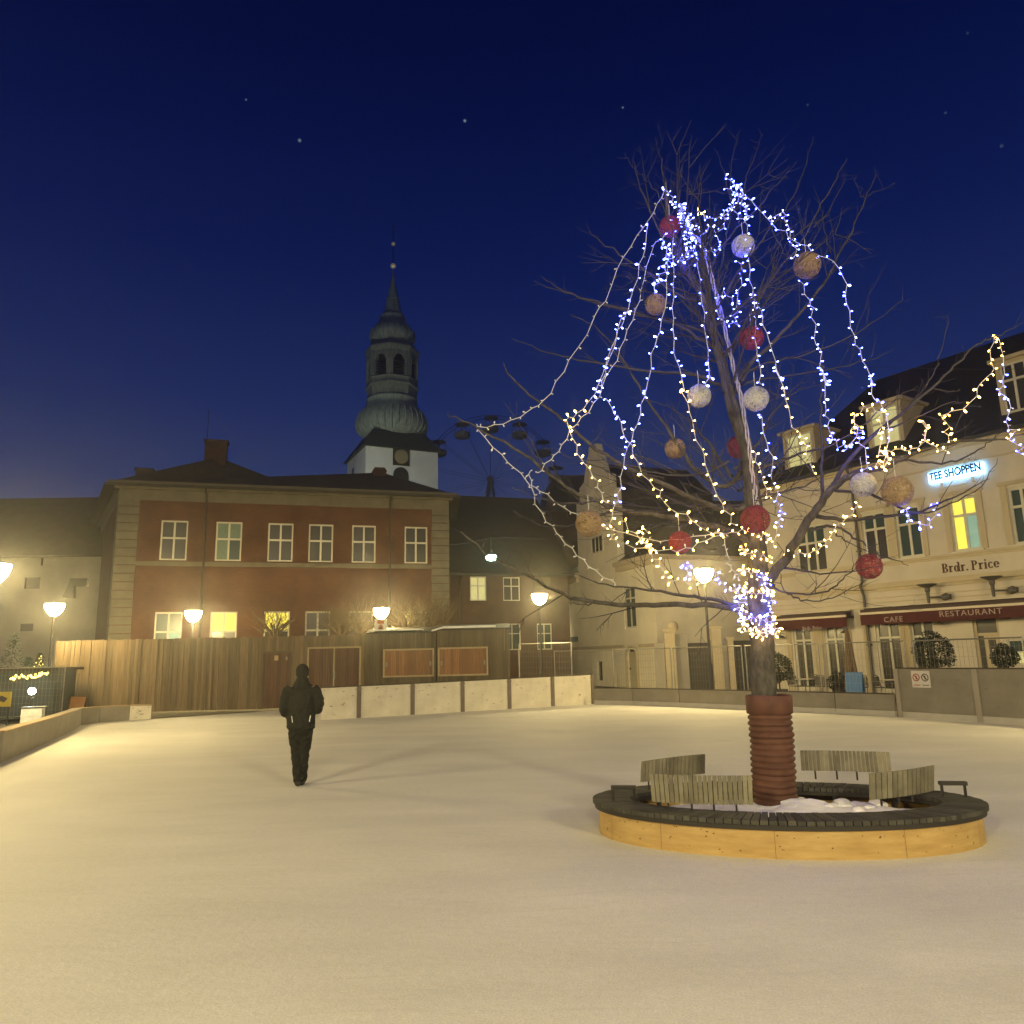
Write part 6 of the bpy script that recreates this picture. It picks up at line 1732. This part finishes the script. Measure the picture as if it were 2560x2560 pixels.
MBR = mat('red_yarn', (.27, .045, .060), .8, .2, 30, island=.45); MBW = mat('white_yarn', (.52, .52, .54), .8, .1, 30, island=.4); MBG = mat('straw_yarn', (.34, .235, .13), .8, .25, 30, island=.45)
BM = {'r': ball_mesh('ball_red', MBR, 1), 'w': ball_mesh('ball_white', MBW, 2), 'g': ball_mesh('ball_straw', MBG, 3)}
BALLS = [('r', 1675, 566, 30, -.5, 'red woven ball at the tree top behind the light cluster'), ('w', 1858, 615, 32, -.4, 'topmost white woven ball, below the right hand light peak'), ('g', 2018, 663, 37, -.6, 'straw woven ball under the right shoulder of the light strings'),
         ('g', 1639, 761, 29.5, -.3, 'straw woven ball high on the left between hanging strings'), ('r', 1879, 845, 33, -.4, 'red woven ball on the centre strings, upper crown'), ('w', 1748, 990, 32, -.4, 'white woven ball left of the trunk at mid height'),
         ('w', 1890, 997, 34, -.6, 'white woven ball just right of the trunk at mid height'), ('g', 1688, 1121, 28, .3, 'straw woven ball half hidden by branches left of the trunk'), ('r', 1848, 1117, 32, .45, 'red woven ball hidden behind the trunk'),
         ('g', 1472, 1309, 35, -.8, 'straw woven ball lowest at the left before the cream gable'), ('r', 1700, 1356, 30, -.4, 'red woven ball hanging at low left of the trunk above the lamp'), ('r', 1888, 1299, 38, -.75, 'large red woven ball in front of the trunk fork'),
         ('w', 2158, 1212, 33, -.8, 'white woven ball among right branches before the cream facade'), ('g', 2243, 1228, 40, -1.1, 'large straw woven ball at right below the shop sign level'), ('r', 2173, 1416, 33, -1.0, 'red woven ball hanging lowest at the right before the upper windows')]
for c, x, y, r_, d_, l in BALLS:
    q = at(x, y, TYD + d_); rad = r_ / F * (TYD + d_) * .985
    o = empty('woven_ball', q, rt.uniform(0, 6), l, 'ball ornament', {'r': 'red woven balls in the tree', 'w': 'white woven balls in the tree', 'g': 'straw woven balls in the tree'}[c])
    s_ = bpy.data.objects.new('yarn_shell', BM[c]); COL.objects.link(s_); s_.parent = o; s_.scale = (rad, rad, rad); s_.rotation_euler = (rt.uniform(0, 6), rt.uniform(0, 6), 0)
    mb = MB(); mb.tube([(0, 0, rad * .98), (.004, 0, rad + .06), (0, 0, rad + .17)], .003, 4); mb.build('cord', M_cable, o)

# ------------------------------------------------------------------ strings of lights
def bulb_mesh(name, material, sc_=1.0):
    mb = MB(); L_ = .020 * sc_; r_ = .0058 * sc_
    mb.lathe([(r_ * .35, 0), (r_ * .85, L_ * .3), (r_, L_ * .7), (r_ * .55, L_)], 6)
    mb.m = [material]
    return mb.mesh(name)
BU = {'b': bulb_mesh('bulb_blue', M_bb), 'w': bulb_mesh('bulb_cool', M_bw), 'y': bulb_mesh('bulb_warm', M_by), 'a': bulb_mesh('bulb_amber', M_ba), 'o': bulb_mesh('bulb_off', M_bulbcap, .9),
      'B': bulb_mesh('bulb_blue_big', M_bb, 1.7), 'A': bulb_mesh('bulb_amber_big', M_ba, 1.8)}
NB = 0
def string(pts, d0, d1, colors, label, spacing=.082, jag=.009, depths=None, wob=0.0):
    """pts: traced pixels; colors: letters drawn along the string from start to end"""
    global NB
    rn = random.Random(len(label) * 7 + int(pts[0][0]))
    P = pix3(pts, d0, d1) if depths is None else [at(p[0], p[1], TYD + d) for p, d in zip(pts, depths)]
    P = smooth_pts(P, 1)
    P = resample(P, spacing * 1.18)
    o = empty('light_string', P[0], 0, label, 'fairy lights', 'strings of fairy lights in the tree')
    O = P[0].copy()
    Q = []
    side = 1
    bulbs = []
    for i, p in enumerate(P):
        t_ = (P[min(i + 1, len(P) - 1)] - P[max(i - 1, 0)]).normalized()
        pr_ = t_.cross(Vector((0, 1, 0)))
        if pr_.length < .1: pr_ = Vector((1, 0, 0))
        pr_.normalize()
        side = -side if rn.random() < .8 else side
        off = pr_ * side * jag + Vector((rn.gauss(0, .004), rn.gauss(0, .02), rn.gauss(0, .004)))
        q = p + off - O; Q.append(q)
        dirv = (pr_ * side + t_ * rn.uniform(-.5, .7) + Vector((rn.gauss(0, .2), rn.uniform(-.7, .2), rn.gauss(-.1, .2)))).normalized()
        bulbs.append((q, dirv))
    if len(Q) < 2: return
    mb = MB(); mb.tube(Q, .0036, 4, caps=False)
    stems = [(q, q + dv_ * .012) for q, dv_ in bulbs]
    for q, e in stems: mb.tube([q, e], .0036, 4, caps=False)
    mb.build('cable', M_cable, o)
    n_ = len(bulbs)
    for i, (q, dv_) in enumerate(bulbs):
        if NB > 2000: break
        seg = colors[min(len(colors) - 1, int(i / n_ * len(colors)))]
        if seg == '-': continue
        c = seg
        if c in 'bw' and rn.random() < .25: c = 'w' if c == 'b' else 'b'
        if c == 'b' and rn.random() < .05: c = 'B'
        if c == 'y' and rn.random() < .03: c = 'A'
        if c != 'o' and rn.random() < .04: c = 'o'
        b_ = bpy.data.objects.new('bulb', BU[c]); COL.objects.link(b_)
        b_.parent = o; b_.location = q + dv_ * .010
        b_.rotation_mode = 'QUATERNION'; b_.rotation_quaternion = dv_.to_track_quat('Z', 'Y')
        k_ = rn.uniform(.75, 1.25) if rn.random() < .82 else rn.uniform(1.4, 1.9)
        b_.scale = (k_, k_, k_)
        NB += 1
string(S1((1415, 480), (1300, 700), (1190, 840), (1110, 980), (1030, 1190), (900, 1420), (780, 1620), (690, 1770), (600, 1920)) + S3((520, 320), (440, 380), (330, 430), (200, 460), (120, 465)), -.4, -1.0, 'o', 'unlit white string sweeping from the left peak to the farthest left branch tip', .10)
string(S3((130, 480), (260, 640), (360, 720), (430, 810), (500, 870), (570, 910), (690, 1010), (790, 1060), (900, 1110), (1010, 1170), (1200, 1212), (1350, 1250), (1500, 1240), (1650, 1210), (1830, 1190)), -1.0, -.3, 'oooooooo', 'unlit white string from the left branch tip passing behind the straw ball', .10)
string(S3((480, 770), (490, 850), (510, 960), (580, 1090), (660, 1170), (700, 1240), (790, 1330), (870, 1400), (960, 1480), (1070, 1540)), -.8, -.6, 'o', 'unlit white string falling in front of the brick house roof to the cream wall', .10)
string(S1((1300, 720), (1290, 880), (1250, 960), (1210, 1140), (1170, 1280), (1110, 1380), (1060, 1540), (1010, 1680), (950, 1840)) + S3((930, 230), (870, 310), (790, 390), (745, 400), (740, 480), (800, 560), (815, 660), (870, 720), (940, 820), (960, 900), (1010, 990)), -.5, -1.0, 'bbwwwwyyyyyy', 'outer left lit string, blue above and warm below, down to the straw ball')
string(S1((1170, 1310), (1120, 1400), (1075, 1480), (1050, 1600), (1000, 1740), (980, 1830)), -.45, -.7, 'www', 'short doubled white string beside the outer left string at mid height', .075)
string(S1((1350, 830), (1300, 960), (1260, 1150), (1230, 1270), (1170, 1420), (1120, 1550), (1070, 1680), (1000, 1800)) + S3((950, 270), (860, 380), (780, 460), (720, 570), (660, 650), (610, 700), (540, 780)), -.3, -.9, 'o', 'unlit white string running beside the outer left lit string', .10)
string(S1((1470, 700), (1470, 1000), (1470, 1300), (1470, 1580), (1500, 1680), (1530, 1780), (1560, 1900)) + S3((1530, 180), (1580, 330), (1600, 450), (1650, 580), (1690, 680), (1730, 820), (1790, 980), (1850, 1050), (1890, 1140)), -.5, -.6, 'bbbwwwyyyyyyyy', 'long straight string from the red top ball down to the trunk fork')
string(S1((1430, 960), (1430, 1150), (1400, 1350), (1370, 1480), (1330, 1580), (1310, 1750), (1290, 1900)) + S3((1280, 220), (1250, 340), (1215, 470), (1170, 580), (1130, 700), (1110, 850), (1090, 960), (1070, 1010), (1040, 1110), (1000, 1160)), -.6, -.8, 'bbbbwwwbwwyy', 'blue white string passing under the upper straw ball and ending by the low left one')
string(S3((1010, 260), (1050, 370), (1100, 400), (1120, 520), (1170, 570), (1210, 680), (1280, 820), (1370, 890), (1390, 960), (1470, 1040), (1590, 1080), (1620, 1140), (1730, 1190), (1800, 1190)), -.8, -.4, 'wwwyyyyyyy', 'warm diagonal string crossing from left of the crown to the trunk fork')
string(S1((1640, 960), (1660, 1150), (1680, 1300), (1690, 1450), (1710, 1640), (1730, 1760)) + S3((1730, 110), (1690, 180)), -.4, -.4, 'bbbbbw', 'blue string hanging along the leader down to the white ball')
string(S1((1400, 800), (1430, 860), (1370, 870), (1450, 880), (1400, 930), (1470, 920), (1440, 960), (1500, 990), (1370, 990), (1430, 1010), (1400, 1050), (1340, 1110), (1400, 1120), (1330, 1165)), -.5, -.3, 'b', 'tangled blue lights just below the red top ball', .042, .02)
string(S1((1415, 470), (1440, 510), (1475, 540), (1490, 580), (1540, 600), (1520, 640), (1570, 640), (1540, 690), (1610, 700), (1560, 740), (1620, 760), (1570, 790), (1610, 800), (1640, 830), (1590, 860), (1560, 780), (1530, 620), (1500, 570), (1560, 660), (1600, 720)), -.45, -.35, 'w', 'dense white cluster of lights at the left peak of the tree', .021, .026)
string(S1((1600, 860), (1540, 890), (1590, 910), (1640, 890), (1570, 930), (1630, 950), (1550, 940), (1500, 980), (1600, 880), (1650, 860)), -.4, -.2, 'b', 'blue tangle below the dense left cluster beside the leader', .045, .02)
string(S1((1640, 640), (1665, 635), (1705, 690), (1750, 675), (1810, 665), (1850, 640), (1890, 590)), -.4, -.2, 'ywbw', 'upper swag of lights between the two peaks', .07)
string(S1((1630, 740), (1690, 790), (1725, 740), (1780, 775), (1830, 735), (1815, 670), (1840, 615)), -.3, -.2, 'wwwb', 'middle swag of lights below the gap between the peaks', .06)
string(S1((1660, 880), (1715, 910), (1760, 920), (1790, 870), (1800, 900), (1780, 800)), -.3, -.2, 'b', 'lowest short blue swag right of the leader', .06)
string(S2((450, 380), (490, 430), (530, 450), (580, 490), (560, 550), (590, 610), (600, 680), (590, 760), (605, 860), (620, 960), (620, 1060), (640, 1200), (650, 1290), (660, 1400), (660, 1540), (680, 1640), (685, 1740), (690, 1830)), -.3, -.6, 'bbbbbwwwbbwwbbww', 'straight blue string from the right peak through the red centre ball to the white ball')
string(S2((490, 560), (525, 640), (560, 680), (600, 710), (620, 660), (500, 500), (540, 490), (580, 550), (450, 470)), -.25, -.1, 'b', 'blue knot of lights around the right peak', .036, .02)
string(S2((640, 1200), (670, 1270), (710, 1330), (720, 1440), (770, 1560), (800, 1700), (840, 1830), (880, 1920)) + S4((500, 20), (560, 150), (610, 300), (620, 430), (700, 510), (720, 550), (735, 605), (780, 780)), -.5, -.8, 'wwwwwwyyyy', 'white string slanting right from the centre down past the left dormer')
string(S2((520, 450), (610, 530), (680, 640), (760, 690), (840, 760), (910, 820), (990, 865), (1070, 920), (1180, 960), (1240, 1040), (1290, 1170), (1280, 1240), (1310, 1350), (1330, 1460), (1360, 1580), (1400, 1620), (1440, 1740), (1470, 1860)) + S4((1165, 90), (1180, 140), (1200, 260), (1240, 280), (1280, 340), (1290, 450), (1300, 590), (1300, 690), (1290, 740)), -.3, -1.0, 'bbbbwwwwbbwbbwwwwwwyy', 'long outer right string arching from the right peak to the dormer', .07)
string(S2((760, 690), (800, 650), (875, 630), (850, 690), (890, 740), (920, 860), (935, 880), (920, 960)), -.4, -.5, 'wwww', 'small white loop above the right straw ball', .06)
string(S2((980, 1110), (1020, 1230), (1055, 1290), (1050, 1330), (1080, 1430), (1060, 1540), (1110, 1590), (1100, 1690), (1130, 1780), (1150, 1850)) + S4((840, 20), (850, 130), (870, 240), (860, 330), (890, 390), (890, 480), (920, 540), (910, 570)), -.5, -.8, 'bbbwwbwbbbwb', 'blue string hanging below the right straw ball')
string(S4((920, 540), (970, 620), (1030, 560), (1010, 640), (1080, 500), (1120, 480), (1090, 520), (1130, 580), (1130, 690), (1140, 760)), -.8, -.8, 'b', 'blue tangle above the white ball at right', .055, .018)
string(S2((540, 980), (570, 1050), (570, 1120), (545, 1190), (515, 1260), (540, 1310), (500, 1370), (550, 1390), (490, 1420), (430, 1390), (390, 1290), (410, 1210), (440, 1190), (500, 1250)), -.4, -.2, 'b', 'looping blue lights left of the red centre ball', .055, .016)
string(S8((1630, 380), (1580, 460), (1600, 560), (1600, 630), (1540, 680), (1490, 780), (1430, 880), (1310, 910), (1250, 940), (1310, 1000), (1275, 1060), (1330, 1110)), -1.1, -.9, 'aaaayaaaya', 'amber string draped along the far right branch before the dark roof')
string(S8((1640, 390), (1665, 450), (1680, 500), (1690, 620), (1680, 720), (1650, 770), (1720, 800), (1720, 900), (1700, 960), (1710, 1020), (1760, 1050), (1720, 1110), (1800, 1150), (1785, 1190)), -1.1, -1.2, 'aawwwwwyww', 'pinkish white string hanging at the farthest right twig')
string(S8((640, 930), (660, 980), (610, 1020), (680, 1040), (640, 960), (700, 890), (750, 880), (820, 900), (830, 990), (800, 1070), (870, 1080), (800, 1200), (870, 1240), (900, 1180), (860, 1290), (790, 1270)), -1.0, -.9, 'aaaayyyyyyyy', 'amber and warm tangle of lights before the lit right dormer', .06, .02)
string(S8((880, 1180), (960, 1170), (1010, 1190), (1070, 1160), (1130, 1130), (1140, 1060), (1125, 950), (1140, 1020), (1160, 1120), (1215, 1170), (1280, 1180)), -1.0, -1.1, 'yyyaaayy', 'warm low swag right of the dormer above the eaves', .06)
string(S3((1040, 1200), (1050, 1240), (1110, 1270), (1240, 1300), (1390, 1310), (1470, 1320), (1580, 1300), (1660, 1250), (1790, 1210), (1900, 1190)) + S4((300, 1170), (330, 1190)), -.7, -.3, 'y', 'warm horizontal swag passing under the low left red ball', .06)
string(S3((1110, 1110), (1190, 1180), (1270, 1260), (1320, 1350), (1380, 1400), (1410, 1480), (1430, 1520), (1520, 1530), (1620, 1560)), -.7, -.5, 'ayyyyaayya', 'warm string drooping to the lower left toward the lamp', .05, .016)
string(S3((1270, 1140), (1290, 1200), (1210, 1250), (1270, 1260), (1350, 1300), (1300, 1310)), -.6, -.5, 'y', 'short warm tangle left of the low red ball', .05)
string(S3((1540, 1450), (1600, 1390), (1580, 1430), (1560, 1490), (1590, 1500)), -.5, -.5, 'w', 'small pale cluster just above the lamp head', .05)
string(S3((1760, 1455), (1800, 1520), (1830, 1570), (1880, 1600)) + S4((290, 1570), (310, 1590)), -.4, -.2, 'wwyy', 'short white string from the lamp to the trunk')
string(S3((1820, 1200), (1830, 1290), (1860, 1370), (1850, 1420), (1890, 1450), (1900, 1500)) + S4((250, 1510), (300, 1450)), -.3, -.15, 'oooo', 'unlit string hanging left of the trunk below the fork', .09)
string(S4((430, 370), (430, 480), (470, 600), (500, 700), (490, 830), (540, 900), (530, 1000), (580, 1050), (550, 1080), (540, 1130), (530, 1180), (500, 1280)), -.6, -.5, 'wbwwwbwwyy', 'white string from the middle white ball down the right of the trunk', .06)
string(S4((1090, 990), (1060, 1050), (1020, 1090), (960, 1130), (910, 1185), (880, 1240), (850, 1280), (800, 1320), (740, 1330), (680, 1340), (580, 1330)), -.7, -.2, 'y', 'warm string drooping from right branches to the big limb', .085)
string(S4((1410, 1030), (1450, 1060), (1440, 1110)), -1.1, -1.1, 'b', 'three blue lights below the big straw ball', .05)
string(S4((1605, 985), (1640, 1050), (1590, 1130), (1510, 1140)), -1.2, -1.1, 'b', 'few blue lights right of the big straw ball near the yellow window', .075)
string(S4((375, 630), (390, 710), (430, 780), (435, 870), (470, 960), (510, 870)), -.3, -.2, 'y', 'few warm lights hanging right of the trunk behind the strings', .10)
# windings on the trunk
def winding(ya, yb, turns, colors, label, spacing, rad=.15, n_=60, jit=.02):
    rn = random.Random(int(ya)); pts = []
    for i in range(n_):
        f_ = i / (n_ - 1); y = ya + (yb - ya) * f_
        cxp = 1912 + (y - 1790) * (1912 - 1886) / (1790 - 1300)
        a = 2 * math.pi * turns * f_
        X = cxp + math.sin(a) * rad / 8.6 * F; D = -math.cos(a) * rad
        pts.append((X + rn.gauss(0, jit * 80), y + rn.gauss(0, jit * 120), D))
    string([(p[0], p[1]) for p in pts], 0, 0, colors, label, spacing, .02, depths=[p[2] for p in pts])
winding(1335, 1500, 3.2, 'y', 'warm lights wound round the trunk fork below the big red ball', .062)
string(S4((440, 1480), (420, 1510), (470, 1530), (430, 1570), (490, 1570), (450, 1610), (510, 1600), (470, 1650), (520, 1640), (455, 1690), (500, 1700), (465, 1740), (480, 1790), (510, 1830)), -.2, -.12, 'wwywwwy', 'cool white lights bunched down the right side of the lower trunk', .030, .02)
string(S4((250, 1570), (230, 1600), (290, 1610), (260, 1640), (310, 1660), (270, 1690), (250, 1720), (310, 1720), (290, 1750), (255, 1775), (310, 1790), (300, 1830)), -.2, -.14, 'wwwwywy', 'cool white lights bunched down the left side of the lower trunk', .034, .02)
string(S4((300, 1790), (340, 1800), (370, 1770), (395, 1785), (420, 1810), (450, 1780), (480, 1800), (500, 1830), (470, 1850)), -.22, -.2, 'wwwBww', 'blue white lights crossing the front of the trunk under the bare bark gap', .045, .02)
string(S4((290, 1840), (330, 1860), (310, 1890), (360, 1850), (380, 1890), (400, 1860), (420, 1910), (440, 1860), (470, 1890), (490, 1850), (520, 1880), (530, 1840), (500, 1900), (430, 1900), (350, 1880)), -.22, -.2, 'y', 'warm ring of lights bunched at the bottom of the trunk winding', .032, .025)
print('BULBS', NB)

# ------------------------------------------------------------------ night air
if HAZE > 0:
    mb = MB(); mb.box(-75, 75, -30, 130, -1.2, 62)
    hz = bpy.data.materials.new('night_haze'); hz.use_nodes = True; nt = hz.node_tree; nt.nodes.clear()
    ou = nt.nodes.new('ShaderNodeOutputMaterial'); vo = nt.nodes.new('ShaderNodeVolumePrincipled')
    vo.inputs['Color'].default_value = (.9, .9, .9, 1); vo.inputs['Density'].default_value = HAZE; vo.inputs['Anisotropy'].default_value = .88
    nt.links.new(vo.outputs[0], ou.inputs['Volume'])
    mb.build('haze', hz, kind='stuff')
